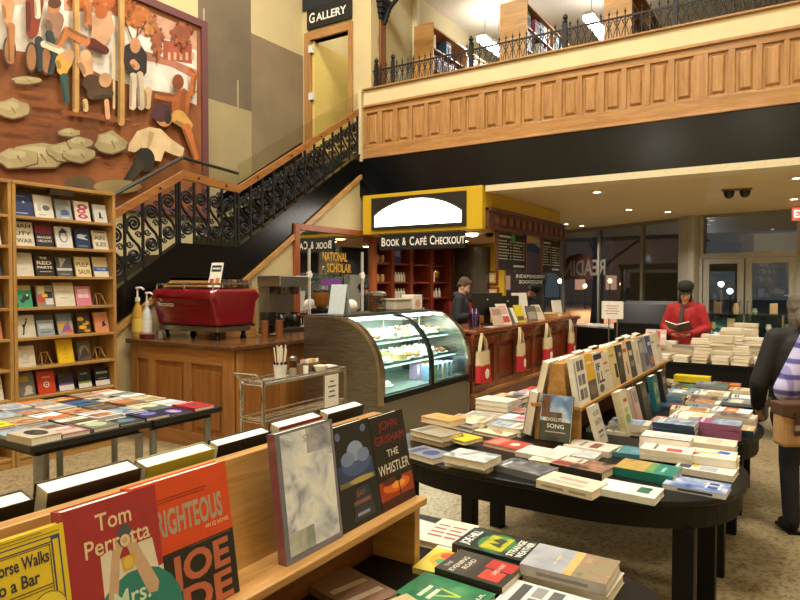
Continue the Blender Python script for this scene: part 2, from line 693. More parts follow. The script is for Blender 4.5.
# carved column at the balcony's left end
pc = thing('carved_column', 'dark carved wood column at the left end of the balcony', 'column', (at(379, 60, Y=8.6).x, 8.6, 3.8))
MB().box(-.11, .11, -.1, .1, 0, 0.5, HONEYZ).box(-.09, .09, -.08, .08, .5, 2.05, wood('5a3418', '86532a', 0.4, 'Z')).build('shaft', pc, bevel=0.01)
k = MB()
for i in range(4):
    k.box(-.11 - .02 * i, .11 + .02 * i, -.1 - .02 * i, .1 + .02 * i, 2.05 + .08 * i, 2.13 + .08 * i, IRON)
k.box(.1, .75, -.05, .05, 2.40, 2.5, IRON)
k.tube([(.1, 0, 1.98), (.2, 0, 2.2), (.36, 0, 2.34), (.55, 0, 2.4)], .035, IRON)
k.ell((.62, 0, 2.33), (.08, .05, .07), IRON)
k.build('capital', pc, bevel=0.006)
for s_ in (-1, 1):
    MB().tube([(s_ * .04, -.09, .6), (s_ * .055, -.1, .9), (s_ * .03, -.1, 1.3), (s_ * .05, -.1, 1.7), (s_ * .02, -.1, 2.0)], .014, HONEYZ, 6).build('carving', pc, smooth=True)

# iron railing on the balcony ledge
zr = zb3 + 0.025
rl = thing('iron_railing', 'black wrought iron railing along the balcony ledge', 'railing', (-2.0, FY + 0.06, zr))
RY = FY + 0.06
x0r, x1r = at(373, 90, Y=RY).x, 1.6
MB().box(x0r, x1r, RY - .008, RY + .008, zr + .27, zr + .295, IRON).build('top_rail', rl, world=True)
MB().box(x0r, x1r, RY - .008, RY + .008, zr + .02, zr + .04, IRON).build('bottom_rail', rl, world=True)
for px in (376.5, 393, 471, 565, 675, 815):
    x = at(px, 60, Y=RY).x
    p = MB().box(x - .026, x + .026, RY - .026, RY + .026, zr, zr + .36, IRON)
    p.lathe([(.022, 0), (.034, .02), (.018, .04), (.036, .07), (.03, .1), (.001, .13)], (x, RY, zr + .36), IRON, 10)
    p.build('post', rl, world=True)
pk = MB()
pk.box(-.006, .006, -.006, .006, 0, .34, IRON)
pk.lathe([(.006, 0), (.016, .015), (.008, .03), (.001, .07)], (0, 0, .33), IRON, 6)
arc = [(-.045 + .09 * i / 8, 0, .03 + .14 * math.sin(math.pi * i / 8) ** 0.8) for i in range(9)]
pk.tube(arc, .0055, IRON, 5)
pk.tube([(p[0], 0, .27 - .10 * math.sin(math.pi * i / 8)) for i, p in enumerate(arc)], .005, IRON, 5)
pk.tube([(.028 * math.cos(g * .785), 0, .225 + .028 * math.sin(g * .785)) for g in range(8)], .005, IRON, 5, closed=True)
pk0 = None
n = 74
for i in range(n):
    x = x0r + 0.05 + (x1r - x0r - .1) * i / (n - 1)
    if pk0 is None:
        pk0 = pk.build('picket', rl)
        o = pk0
    else:
        o = pk0.copy()
        col.objects.link(o)
        o.parent = rl
    o.location = (x + 2.0, 0, 0)

# ------------------------------------------------------------------ mural
NK = [0]


def mp(zx, zy, k):
    return at(zx / 3.752, zy / 3.752, X=WX + 0.03 + 0.00012 * NK[0])


mu = thing('mural', 'large painted mural of people on an orange hillside above the staircase', 'mural', (WX + 0.02, 4.2, 2.66))
mb = MB()
ym1 = at(199, 60, X=WX).y
zm1, zm0 = at(198.5, 28, X=WX).z, 2.62
GND = mat('86502c', 0.85, var=0.35, scale=2.2)
mb.box(WX, WX + 0.03, 1.2, ym1, zm0, zm1, GND)


def mpoly(pts, c, k):
    NK[0] += 1
    mb.poly([mp(x, y, k) for x, y in pts], mat(c, 0.85, var=0.2, scale=4))


def mell(cx, cy, rx, ry, c, k, rot=0, n=18):
    pts = []
    for i in range(n):
        g = -2 * math.pi * i / n
        x, y = rx * math.cos(g), ry * math.sin(g)
        pts.append((cx + x * math.cos(rot) - y * math.sin(rot), cy + x * math.sin(rot) + y * math.cos(rot)))
    mpoly(pts, c, k)


def mlimb(pts, w, c, k):
    n = len(pts) - 1
    tp = 0 if w < 27 and n == 1 else .34
    ws = [w * (1 - tp * i / n) for i in range(n + 1)]
    for i in range(n):
        (x0, y0), (x1, y1) = pts[i], pts[i + 1]
        d = math.hypot(x1 - x0, y1 - y0) or 1
        ux, uy = -(y1 - y0) / d / 2, (x1 - x0) / d / 2
        a, b = ws[i], ws[i + 1]
        mpoly([(x0 + ux * a, y0 + uy * a), (x1 + ux * b, y1 + uy * b), (x1 - ux * b, y1 - uy * b), (x0 - ux * a, y0 - uy * a)], c, k)
    for (x, y), a in zip(pts, ws):
        mell(x, y, a / 2, a / 2, c, k, n=12)
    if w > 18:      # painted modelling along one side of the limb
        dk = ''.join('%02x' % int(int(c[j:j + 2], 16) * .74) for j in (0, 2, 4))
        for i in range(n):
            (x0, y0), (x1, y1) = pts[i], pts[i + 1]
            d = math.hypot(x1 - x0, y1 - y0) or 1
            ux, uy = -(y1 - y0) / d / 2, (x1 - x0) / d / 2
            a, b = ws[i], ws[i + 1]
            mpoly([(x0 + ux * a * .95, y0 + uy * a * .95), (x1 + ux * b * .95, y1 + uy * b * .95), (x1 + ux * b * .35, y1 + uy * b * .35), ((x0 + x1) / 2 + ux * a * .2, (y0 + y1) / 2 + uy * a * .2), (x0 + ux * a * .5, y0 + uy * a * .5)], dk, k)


mpoly([(-160, -140), (180, -120), (480, 10), (738, 118), (738, 395), (640, 350), (520, 330), (400, 290), (250, 215), (60, 190), (-160, 170)], 'd9d2c6', 1)
mpoly([(240, -60), (480, 10), (738, 118), (738, 190), (640, 150), (540, 140), (440, 60), (330, 45), (240, 40)], 'b98f78', 2)
mpoly([(-160, -140), (180, -120), (230, 0), (60, 20), (-160, 10)], 'c2a48c', 2)
mpoly([(440, 220), (560, 230), (640, 250), (738, 300), (738, 262), (620, 215), (540, 190), (460, 180)], 'a9705a', 3)
mpoly([(612, 150), (720, 165), (720, 240), (612, 222)], '9a5038', 3)
for x in range(630, 720, 22):
    mpoly([(x, 196), (x + 10, 198), (x + 10, 226), (x, 224)], 'd0a080', 4)
for (x, y, rx, ry, c) in ((300, 12, 50, 40, 'a8602e'), (400, 10, 70, 45, 'a5582a'), (520, 60, 66, 58, 'a86432'), (590, 155, 24, 60, '9c5a3a'), (680, 125, 46, 48, '935238'), (560, 100, 30, 26, 'b87a44'), (470, 30, 40, 30, '9c5526')):
    mell(x, y, rx * .75, ry * .75, c, 4)
    rk = random.Random(int(x + 3 * y))
    for q in range(26):
        g, m_ = rk.uniform(0, 6.28), rk.uniform(.45, 1.0)
        f_ = rk.choice([.8, .9, 1.0, 1.12])
        mell(x + rx * m_ * math.cos(g), y + ry * m_ * math.sin(g), rk.uniform(5, 11), rk.uniform(4, 9), ''.join('%02x' % min(255, int(int(c[j:j + 2], 16) * f_)) for j in (0, 2, 4)), 4, rk.uniform(0, 3), 7)
for (px_, py_, qx_, qy_) in ((520, 100, 505, 190), (548, 80, 520, 130), (590, 190, 590, 235), (680, 165, 682, 200), (470, 80, 500, 160)):
    mlimb([(px_, py_), (qx_, qy_)], 5, '6a3c22', 4)
rk = random.Random(8)
for q in range(90):
    gx, gy = rk.uniform(-120, 720), rk.uniform(235, 640)
    if gy > 225 + max(0, gx) * .16:
        mlimb([(gx, gy), (gx + rk.uniform(6, 34), gy + rk.uniform(-5, 6))], rk.uniform(2, 4), rk.choice(['7a4526', '6a3a20', '9a6238', '8a5230']), 5)
for (x, y, rx, ry) in ((40, 408, 68, 38), (100, 300, 55, 16), (145, 585, 110, 48), (60, 590, 80, 40), (235, 570, 60, 35), (300, 535, 50, 26), (262, 497, 42, 16), (415, 535, 62, 46), (300, 580, 60, 30)):
    rk = random.Random(int(x * 7 + y))
    jag = [rk.uniform(.78, 1.12) for _ in range(13)]
    for gr_, c_, s_ in ((4, '66503a', 1.05), (0, 'a09068', 1.0)):
        mpoly([(x + rx * s_ * j * math.cos(-2 * math.pi * i / 13), y + gr_ + ry * s_ * j * math.sin(-2 * math.pi * i / 13)) for i, j in enumerate(jag)], c_, 6)
    mpoly([(x - rx * .15 + rx * .6 * j * math.cos(-2 * math.pi * i / 13), y - ry * .3 + ry * .45 * j * math.sin(-2 * math.pi * i / 13)) for i, j in enumerate(jag)], 'b0a27c', 7)
    mpoly([(x + rx * .1, y - ry * .2), (x + rx * .3, y + ry * .5), (x + rx * .24, y + ry * .5), (x + rx * .02, y - ry * .1)], '7c6c4a', 7)
for (x, y, rx, ry) in ((180, 395, 60, 10), (130, 350, 60, 7), (320, 430, 90, 10), (60, 490, 70, 10), (420, 450, 50, 8), (160, 450, 50, 6)):
    mell(x, y, rx, ry, '83491f', 5, 0.1)
for (x0, y0, x1, y1) in ((118, 215, 150, 150), (150, 150, 175, 225), (118, 215, 160, 195), (100, 70, 150, 95), (150, 95, 150, 150)):
    mlimb([(x0, y0), (x1, y1)], 4, 'd0b898', 8)
mlimb([(285, -40), (285, 410)], 25, 'b98f55', 8)
mlimb([(455, -20), (455, 460)], 25, 'b98f55', 8)
mlimb([(428, 165), (428, 405)], 9, 'c7b085', 8)
# cyclists at the upper left
for cx, cy in ((118, 215), (175, 225), (35, 190)):
    mell(cx, cy, 25, 58, '4a3424', 8)
    mell(cx, cy, 18, 49, '9a6a45', 9)
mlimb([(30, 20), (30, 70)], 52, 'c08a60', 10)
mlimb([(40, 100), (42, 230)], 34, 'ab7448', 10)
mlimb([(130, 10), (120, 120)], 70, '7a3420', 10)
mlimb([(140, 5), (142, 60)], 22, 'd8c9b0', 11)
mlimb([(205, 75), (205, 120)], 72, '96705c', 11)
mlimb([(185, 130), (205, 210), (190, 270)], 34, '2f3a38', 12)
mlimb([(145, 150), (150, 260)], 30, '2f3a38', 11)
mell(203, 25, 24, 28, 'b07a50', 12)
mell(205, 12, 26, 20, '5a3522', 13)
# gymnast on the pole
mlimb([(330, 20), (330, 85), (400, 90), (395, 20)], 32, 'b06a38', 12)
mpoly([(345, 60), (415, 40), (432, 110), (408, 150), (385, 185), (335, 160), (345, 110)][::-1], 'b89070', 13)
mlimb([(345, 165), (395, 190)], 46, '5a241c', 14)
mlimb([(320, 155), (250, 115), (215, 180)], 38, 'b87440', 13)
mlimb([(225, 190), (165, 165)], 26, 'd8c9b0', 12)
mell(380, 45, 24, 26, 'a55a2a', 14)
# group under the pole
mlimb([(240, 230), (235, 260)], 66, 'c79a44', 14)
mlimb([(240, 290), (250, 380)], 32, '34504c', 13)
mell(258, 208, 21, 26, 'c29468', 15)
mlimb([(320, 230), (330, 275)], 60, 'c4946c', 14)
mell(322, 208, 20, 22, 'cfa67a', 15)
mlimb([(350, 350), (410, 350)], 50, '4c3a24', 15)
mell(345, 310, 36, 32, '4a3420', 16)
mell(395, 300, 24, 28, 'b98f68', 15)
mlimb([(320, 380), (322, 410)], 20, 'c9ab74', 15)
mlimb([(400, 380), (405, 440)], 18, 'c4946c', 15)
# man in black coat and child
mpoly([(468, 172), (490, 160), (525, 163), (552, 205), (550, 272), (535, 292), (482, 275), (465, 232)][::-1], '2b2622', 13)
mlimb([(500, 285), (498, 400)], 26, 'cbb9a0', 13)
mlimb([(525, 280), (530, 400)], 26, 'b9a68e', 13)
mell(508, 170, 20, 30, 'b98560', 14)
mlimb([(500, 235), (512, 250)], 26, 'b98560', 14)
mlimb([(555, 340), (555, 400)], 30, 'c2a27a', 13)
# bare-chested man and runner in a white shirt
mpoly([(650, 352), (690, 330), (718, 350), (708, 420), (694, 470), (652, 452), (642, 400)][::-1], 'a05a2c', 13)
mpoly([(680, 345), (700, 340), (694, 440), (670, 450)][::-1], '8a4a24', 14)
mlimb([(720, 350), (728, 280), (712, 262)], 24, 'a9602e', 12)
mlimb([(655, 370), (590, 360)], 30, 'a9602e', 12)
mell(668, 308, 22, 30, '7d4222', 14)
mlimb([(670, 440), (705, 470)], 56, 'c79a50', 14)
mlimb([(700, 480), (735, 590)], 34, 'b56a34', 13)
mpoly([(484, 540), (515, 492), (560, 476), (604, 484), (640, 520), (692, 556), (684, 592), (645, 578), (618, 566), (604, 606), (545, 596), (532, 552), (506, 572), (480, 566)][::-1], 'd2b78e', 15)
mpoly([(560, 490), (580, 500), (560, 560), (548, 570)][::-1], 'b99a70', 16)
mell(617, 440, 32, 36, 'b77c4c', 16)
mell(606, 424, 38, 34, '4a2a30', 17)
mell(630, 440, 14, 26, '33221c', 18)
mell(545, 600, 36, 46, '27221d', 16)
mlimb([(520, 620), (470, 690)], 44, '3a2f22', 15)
mell(300, 690, 60, 30, '5c4a30', 9)
mell(440, 700, 90, 26, '8d7a50', 9)
mb.build('painting', mu, world=True)
f = MB()
PUR = mat('6b4144', 0.6)
f.box(WX, WX + 0.07, ym1, ym1 + 0.1, zm0 - .1, zm1 + .1, PUR)
f.box(WX, WX + 0.07, 1.1, ym1, zm1, zm1 + .1, PUR)
f.box(WX, WX + 0.07, 1.1, ym1, zm0 - .1, zm0, PUR)
f.build('frame', mu, world=True)

# ------------------------------------------------------------------ staircase
SX = -6.1
st = thing('staircase', 'black iron staircase with scrollwork railing rising along the mural wall', 'staircase', (-6.7, 5.0, 0))
BLK = mat('060708', 0.25, var=0.3, scale=3)
yu0, yu1 = 5.66, 8.28
zl_, zu_ = 2.03, 3.66
yl0 = 2.3
zlo = 2.03 - (4.76 - yl0) * .66
up = [(yl0, zlo), (4.76, 2.03), (5.66, 2.03), (8.3, zu_)]
dn = [(8.3, 3.40), (5.72, 1.66), (4.66, 1.66), (yl0, zlo - .42)]
MB().prism(up + dn, 'X', SX - .03, SX + .03, BLK).build('stringer', st, world=True)
MB().prism([(p[0], p[1] + .004) for p in up] + [(p[0], p[1] + .03) for p in up[::-1]], 'X', SX - .05, SX + .045, BLK).build('stringer_cap', st, world=True)
steps = []
nl = 12
for i in range(nl):
    y0 = 4.70 - (i + 1) * .26
    z = 1.93 - (i + 1) * .16
    if z > 0.05 and y0 > 1.2:
        steps.append((y0, y0 + .30, z))
steps.append((4.70, 5.72, 1.93))
for i in range(10):
    steps.append((5.70 + i * .26, 5.70 + i * .26 + .30, 2.09 + i * .16))
for (y0, y1, z) in steps:
    MB().box(WX + .02, SX - .035, y0, y1, z - .04, z, BLK).box(WX + .02, SX - .035, y0, y0 + .02, z - .16, z - .04, BLK).build('step', st, world=True)
# wall-side skirting of the upper flight
MB().prism([(6.4, 2.55), (8.25, 3.75), (8.25, 4.0), (6.4, 2.85)], 'X', WX + .005, WX + .02, BLK).build('skirting', st, world=True)
# handrail boards and glass guards
HB = wood('7d4c22', 'a4713c', 0.4, 'Y')
segs = [((2.3, 2.87 - (4.85 - 2.3) * .6), (4.85, 2.9)), ((4.85, 2.9), (5.70, 2.84)), ((5.70, 2.84), (8.28, 4.40))]
for i, (p, q) in enumerate(segs):
    MB().prism([(p[0], p[1] - .10), (q[0], q[1] - .10), (q[0], q[1]), (p[0], p[1])], 'X', SX - .02, SX + .02, HB).build('handrail_board', st, world=True, bevel=.004)
    gh = .14 if i < 2 else .26
    MB().prism([(p[0], p[1] + .005), (q[0], q[1] + .005), (q[0], q[1] + gh), (p[0], p[1] + gh)], 'X', SX - .006, SX + .006, glass('guard_glass', 'f6f6f0', 0.8, 0.98)).build('glass_guard', st, world=True)
    if i < 2:
        MB().tube([(SX, p[0], p[1] + gh + .01), (SX, q[0], q[1] + gh + .01)], .02, mat('3a3b3a', 0.35, 0.4), 8).build('cap_rail', st, world=True)
    nb = 4 if i != 1 else 2
    for j in range(nb):
        bo = MB()
        tt = (j + .5) / nb
        y, z = p[0] + (q[0] - p[0]) * tt, p[1] + (q[1] - p[1]) * tt
        bo.cyl((SX + .018, y, z - .05), (SX + .03, y, z - .05), .014, IRON, 8)
        bo.build('bolt', st, world=True)


def spiral(c, r0, turns, a0, sgn, n=26, shrink=.12):
    out = []
    for i in range(n + 1):
        t_ = i / n
        r = r0 * (1 - t_ * (1 - shrink))
        g = a0 + sgn * 2 * math.pi * turns * t_
        out.append((0, c[0] + r * math.cos(g), c[1] + r * math.sin(g)))
    return out


sb = MB()
for (cy, cz, r, a0, sg) in ((0, .50, .082, math.pi * .9, -1), (0, .155, .082, -.1, -1)):
    sb.tube(spiral((cy, cz), r, 1.9, a0, sg), .016, IRON, 6)
sb.tube([(0, -.075, .52), (0, -.085, .42), (0, -.03, .34), (0, .05, .27), (0, .085, .2), (0, .08, .14)], .016, IRON, 6)
sb.tube(spiral((.055, .385), .04, 1.4, math.pi, -1, 14), .010, IRON, 5)
sb.tube(spiral((-.055, .275), .04, 1.4, 0, -1, 14), .010, IRON, 5)
sb.tube(spiral((.06, .60), .034, 1.2, math.pi, -1, 12), .010, IRON, 5)
sb.tube(spiral((-.06, .06), .034, 1.2, 0, -1, 12), .010, IRON, 5)
sb.ell((0, 0, .50), .018, IRON, 8).ell((0, 0, .155), .018, IRON, 8)
sb0 = None


def railing_run(p, q, pitch):
    """scroll panels between upright bars from p to q = (y, z of the stringer's top, z under the board)"""
    global sb0
    n = max(1, round((q[0] - p[0]) / pitch))
    for i in range(n + 1):
        t_ = i / n
        y, z, zt_ = [p[k] + (q[k] - p[k]) * t_ for k in range(3)]
        MB().box(SX - .013, SX + .013, y - .013, y + .013, z, zt_ - .0, IRON).build('upright_bar', st, world=True)
        if i < n:
            t2 = (i + .5) / n
            y, z, zt_ = [p[k] + (q[k] - p[k]) * t2 for k in range(3)]
            if sb0 is None:
                sb0 = sb.build('scroll', st)
                o = sb0
            else:
                o = sb0.copy()
                col.objects.link(o)
                o.parent = st
            o.location = (SX + 6.7, y - 5.0, (z + zt_) / 2 - .33)
            s_ = min(1.0, (zt_ - z) / .70)
            o.scale = (1, s_, s_)
            o.location.z = (z + zt_) / 2 - .33 * s_


railing_run((3.0, 2.03 - 1.76 * .66 + .03, 2.87 - 1.85 * .6 - .10), (4.76, 2.06, 2.79), .22)
railing_run((4.80, 2.06, 2.79), (5.64, 2.06, 2.74), .21)
railing_run((5.70, 2.08, 2.74), (8.24, 3.67, 4.27), .205)
# soffit trim board
ST = MB()
tp = [(8.38, 3.40), (5.72, 1.63), (4.66, 1.63), (yl0, zlo - .45)]
ST.prism(tp + [(p[0], p[1] - .07) for p in tp[::-1]], 'X', SX - .02, SX + .05, OAK)
ST.build('soffit_trim', st, world=True)
# cream wall under the stair
cw = MB().prism([(1.0, 0), (8.4, 0), (8.4, 3.38), (5.74, 1.6), (4.66, 1.6), (2.35, .12), (1.0, .05)], 'X', SX - .06, SX, CREAMW)
struct(cw, 'wall_stair')
cw = MB().box(SX - .06, SX, 8.4, 8.42, 0, 3.0, CREAMW).box(-7.3, SX, 11.6, 11.7, 0, 2.92, mat('4a2a1c', .6))
struct(cw, 'wall_bar_end')
# ------------------------------------------------------------------ street front: windows and door
def on_line(px, A, B):
    q = at(px, 283, Y=10.0)
    dx, dy = q.x, q.y
    ex, ey = B[0] - A[0], B[1] - A[1]
    den = dx * ey - dy * ex
    t_ = (A[0] * ey - A[1] * ex) / den
    return Vector((dx * t_, dy * t_))


WA, WB = (-7.4, 17.05), (-2.1, 13.9)
DA, DB = (-1.78, 13.68), (2.6, 12.75)
ALU = mat('8f8a7c', 0.4, 0.3)
PANE = glass('window_glass', 'eef2f2', 2.0, 0.97)


def seg_box(mb, a, b, th, z0, z1, m, ext=0.0):
    a, b = Vector(a), Vector(b)
    d = (b - a).normalized()
    nrm = Vector((-d.y, d.x)) * th / 2
    a, b = a - d * ext, b + d * ext
    mb.prism([tuple(a + nrm), tuple(b + nrm), tuple(b - nrm), tuple(a - nrm)], 'Z', z0, z1, m)


fr = MB()
seg_box(fr, WA, WB, .08, 0, .30, mat('2c2a28', .6))
seg_box(fr, WA, WB, .06, 2.84, 2.92, ALU)
w1 = struct(fr, 'window_1', 'tall dark shop windows facing the night street, left of the door', 'window')
mu_px = [543, 563.5, 599.5, 642.5]
for p_ in mu_px:
    c_ = on_line(p_, WA, WB)
    d = (Vector(WB) - Vector(WA)).normalized() * .03
    m_ = MB()
    seg_box(m_, c_ - d, c_ + d, .09, .3, 2.84, ALU)
    m_.build('mullion', w1)
ends = [Vector(WA)] + [on_line(p_, WA, WB) for p_ in mu_px] + [Vector(WB)]
for a, b in zip(ends, ends[1:]):
    d = (b - a).normalized() * .03
    m_ = MB()
    seg_box(m_, a + d, b - d, .012, .3, 2.84, PANE)
    m_.build('pane', w1)
pl = MB()
seg_box(pl, WB, (-1.78, 13.68), .34, 0, 2.92, mat('a8a498', 0.55))
seg_box(pl, (WB[0] + .1, WB[1] - .23), (-1.9, 13.54), .05, 0, 2.92, mat('b9b5a8', 0.5))
struct(pl, 'pillar')
fr = MB()
dl0, dl1 = on_line(703, DA, DB), on_line(797, DA, DB)
dm0, dm1 = on_line(738, DA, DB), on_line(752, DA, DB)
LIGHTA = mat('b5b4ac', 0.35, 0.3)
seg_box(fr, DA, DB, .1, 2.08, 2.17, LIGHTA)
seg_box(fr, DA, DB, .08, 2.86, 2.92, ALU)
d2 = (dl1 - dl0).normalized()
seg_box(fr, DA, dl0, .1, 0, 2.9, LIGHTA)
seg_box(fr, dl1, dl1 + d2 * .2, .14, 0, 2.9, mat('a5a196', 0.5))
d1 = struct(fr, 'door_2', 'glazed double street door with pale metal frame', 'door')
for a, b in ((dl0, dm0), (dm0, dm1)):
    pass
mid = (dm0 + dm1) / 2
for a, b in ((dl0 + d2 * .01, mid - d2 * .015), (mid + d2 * .015, dl1 - d2 * .01)):
    lf = MB()
    seg_box(lf, a, a + d2 * .11, .05, .02, 2.07, LIGHTA)
    seg_box(lf, b - d2 * .11, b, .05, .02, 2.07, LIGHTA)
    seg_box(lf, a + d2 * .11, b - d2 * .11, .05, 1.97, 2.07, LIGHTA)
    seg_box(lf, a + d2 * .11, b - d2 * .11, .05, .02, .2, LIGHTA)
    leaf = lf.build('door_leaf', d1)
    g_ = MB()
    seg_box(g_, a + d2 * .11, b - d2 * .11, .012, .2, 1.97, PANE)
    g_.build('pane', leaf)
    h = MB()
    hc = (b - d2 * .05) if a.x < mid.x - .1 else (a + d2 * .05)
    nb_ = Vector((d2.y, -d2.x))
    q = hc + nb_ * .07
    h.tube([(hc.x, hc.y, .9), (q.x, q.y, .92), (q.x, q.y, 1.25), (hc.x, hc.y, 1.27)], .012, STEEL, 8)
    h.build('handle', leaf)
g_ = MB()
seg_box(g_, dl0, dl1, .012, 2.17, 2.86, PANE)
g_.build('transom_pane', d1)
g_ = MB()
seg_box(g_, dl1 + d2 * .2, DB, .012, 0.05, 2.86, PANE)
w2 = struct(g_, 'window_2')
# the wall on the right closes the shop
rw = MB().box(2.6, 2.7, -2.5, 12.9, 0, 9.2, CREAMW)
struct(rw, 'wall_right')
rw = MB().box(-9, 4, -2.6, -2.5, 0, 9.2, CREAMW)
struct(rw, 'wall_back')

# painted shop lettering on the leftmost windows, read from outside
ls = thing('window_lettering', 'faded reversed READING lettering with red band on the far left window', 'sign', (-5.0, 15.5, 1.3))
p_ = on_line(583, WA, WB)
dW = (Vector(WB) - Vector(WA)).normalized()
nW = Vector((dW.y, -dW.x))
Mw = Matrix(((-dW.x, 0, nW.x, p_.x + nW.x * .012), (-dW.y, 0, nW.y, p_.y + nW.y * .012), (0, 1, 0, 1.95), (0, 0, 0, 1)))
l_ = MB()
l_.text('READING', mat('6a6660', .6), Mw @ Matrix.Translation((0.1, .02, .004)), .36, 1.7, .02)
l_.build('lettering', ls, world=True)
l_ = MB()
pts = [(-.35, -.26), (.75, -.26), (.75, .12), (.5, .32), (.1, .38), (-.2, .3), (-.35, .15)]
l_.poly([Mw @ Vector((x, y, 0)) for x, y in pts], mat('45201c', .7))
l_.build('red_band', ls, world=True)

# ------------------------------------------------------------------ recessed lamps under the balcony
lampdata = bpy.data.lights.new('downlight', 'SPOT')
lampdata.energy = 150
lampdata.color = (1.0, 0.92, 0.78)
lampdata.spot_size = R(125)
lampdata.spot_blend = 0.9
lampdata.shadow_soft_size = 0.07
dl = None
spots = [(597, 192), (629, 209.5), (566, 224), (797, 178), (794, 199), (700, 190), (740, 205), (660, 180)]
ZC = 2.92
pos = [tuple(at(px, py, Z=ZC)[:2]) for px, py in spots[:5]]
labels = ['recessed ceiling lamp nearest the yellow sign box, under the balcony edge', 'recessed ceiling lamp between the yellow sign box and the shop windows',
          'small recessed ceiling lamp beside the far end of the chalkboard frieze', 'recessed ceiling lamp in front of the red exit sign, nearer of two',
          'recessed ceiling lamp just before the red exit sign, farther of two']
pos += [(0.9, 9.4), (0.2, 11.4), (-2.2, 12.6), (0.8, 12.0), (-4.4, 14.6)]
labels += ['recessed ceiling lamp beyond the right edge, near the exit', 'recessed ceiling lamp close to the street door',
           'recessed ceiling lamp over the window end by the pillar', 'recessed ceiling lamp right of the street door', 'recessed ceiling lamp at the far left windows']
for i, (x, y) in enumerate(pos):
    if dl is None:
        dl = thing('recessed_lamp', labels[0], 'ceiling lamp', (x, y, ZC), 0, 'recessed lamps under the balcony')
        MB().lathe([(.075, -.006), (.1, -.012), (.105, 0), (.075, 0)], (0, 0, 0), mat('d9cfb8', .4), 24).build('trim_ring', dl, smooth=True)
        MB().lathe([(.001, -.008), (.074, -.005), (.074, 0)], (0, 0, 0), glow('ffedc8', 14), 20).build('lens', dl)
        o = dl
    else:
        o = dup(dl, (x, y, ZC), label=labels[i])
    lo = bpy.data.objects.new('downlight', lampdata)
    col.objects.link(lo)
    lo.location = (x, y, ZC - .03)

# twin camera domes and exit sign
p_ = at(737, 189, Z=ZC)
cd = thing('camera_pair', 'twin black security camera domes under the balcony ceiling', 'security camera', (p_.x, p_.y, ZC))
MB().box(-.19, .19, -.06, .06, -.025, 0, mat('6b5940', .5)).build('bracket', cd, bevel=.005)
for s_ in (-1, 1):
    MB().lathe([(.001, -.13), (.035, -.12), (.06, -.09), (.07, -.05), (.07, -.025)], (s_ * .1, 0, 0), mat('0b0b0c', .15), 18).build('dome', cd, smooth=True)
p_ = at(796, 207, Z=ZC - .02)
ex = thing('exit_sign', 'red lit EXIT sign hanging from the low ceiling', 'exit sign', (p_.x + .08, p_.y, ZC))
MB().box(-.14, .22, -.04, .04, -.25, -.03, glow('c0182a', 1.0)).box(-.02, .06, -.02, .02, -.03, 0, BLACKP).build('housing', ex, bevel=.008)
MB().text('EXIT', glow('ffb0a8', 3.0), frame((.04, -.043, -.14), *FACE_Y), .12, .29, .015).build('lettering', ex)

# ------------------------------------------------------------------ night street outside
gd = MB().box(-40, 40, 17.2, 70, -.12, -.02, mat('2a2b2c', .5, var=.3, scale=.6))
struct(gd, 'street')
gd = MB().box(-40, 40, 12.0, 18.5, -.1, -.005, mat('3a3833', .7, var=.2, scale=1))
struct(gd, 'sidewalk')


def tree(name, label, base, h, seed, group=None):
    rnd = random.Random(seed)
    t_ = thing(name, label, 'tree', base, 0, group)
    bark = mat('5a4c3e', .9, var=.3, scale=20)
    tr = MB()
    tr.tube([(0, 0, 0), (.05, 0, h * .25), (-.04, .05, h * .5), (.1, 0, h * .75)], [.24, .19, .15, .08], bark, 10)
    tr.build('trunk', t_, smooth=True)

    def branch(p, d, l, r, depth, mb):
        pts, rs = [p], [r]
        q = Vector(p)
        dd = Vector(d).normalized()
        for i in range(4):
            dd = (dd + Vector((rnd.uniform(-.25, .25), rnd.uniform(-.25, .25), rnd.uniform(-.1, .25)))).normalized()
            q = q + dd * l / 4
            pts.append(tuple(q))
            rs.append(r * (1 - .2 * (i + 1)))
        mb.tube(pts, rs, bark, 5)
        if depth:
            for i in (2, 3, 4):
                branch(pts[i], dd + Vector((rnd.uniform(-1, 1), rnd.uniform(-1, 1), rnd.uniform(-.2, .6))), l * .6, r * .45, depth - 1, mb)
    for i in range(7):
        b_ = MB()
        g = i * 2.4
        branch((0, 0, h * (.28 + .07 * i)), (math.cos(g), math.sin(g), .7), h * .5, .07, 2, b_)
        b_.build('branch', t_)
    return t_


pT = at(597, 283, Y=22)
tree('bare_tree', 'bare street tree outside the middle shop window', (pT.x, 22, -.02), 7, 3)
# parked car with lit headlamps
pC = at(636, 300, Y=30)
car = thing('car', 'dark car with bright headlights out on the street', 'car', (pC.x, 30, -.02))
CARP = mat('15171b', .25, .3)
body = MB()
prof = [(-.0, .3), (0, .75), (.15, .85), (1.1, .95), (1.7, 1.42), (3.1, 1.45), (3.8, 1.0), (4.4, .95), (4.5, .4), (4.3, .28), (.2, .28)]
body.prism(prof, 'X', -.85, .85, CARP)
body.build('body', car, bevel=.06)
MB().box(-.7, .7, 1.22, 1.3, 1.0, 1.3, mat('0a0c0e', .1)).build('windscreen', car)
for s_ in (-1, 1):
    MB().ell((s_ * .6, -.01, .66), (.14, .05, .12), glow('e8f2ff', 26)).build('headlight', car)
    for y in (.85, 3.6):
        MB().cyl((s_ * .72, y, .31), (s_ * .9, y, .31), .31, mat('0c0c0d', .7), 20).build('wheel', car)
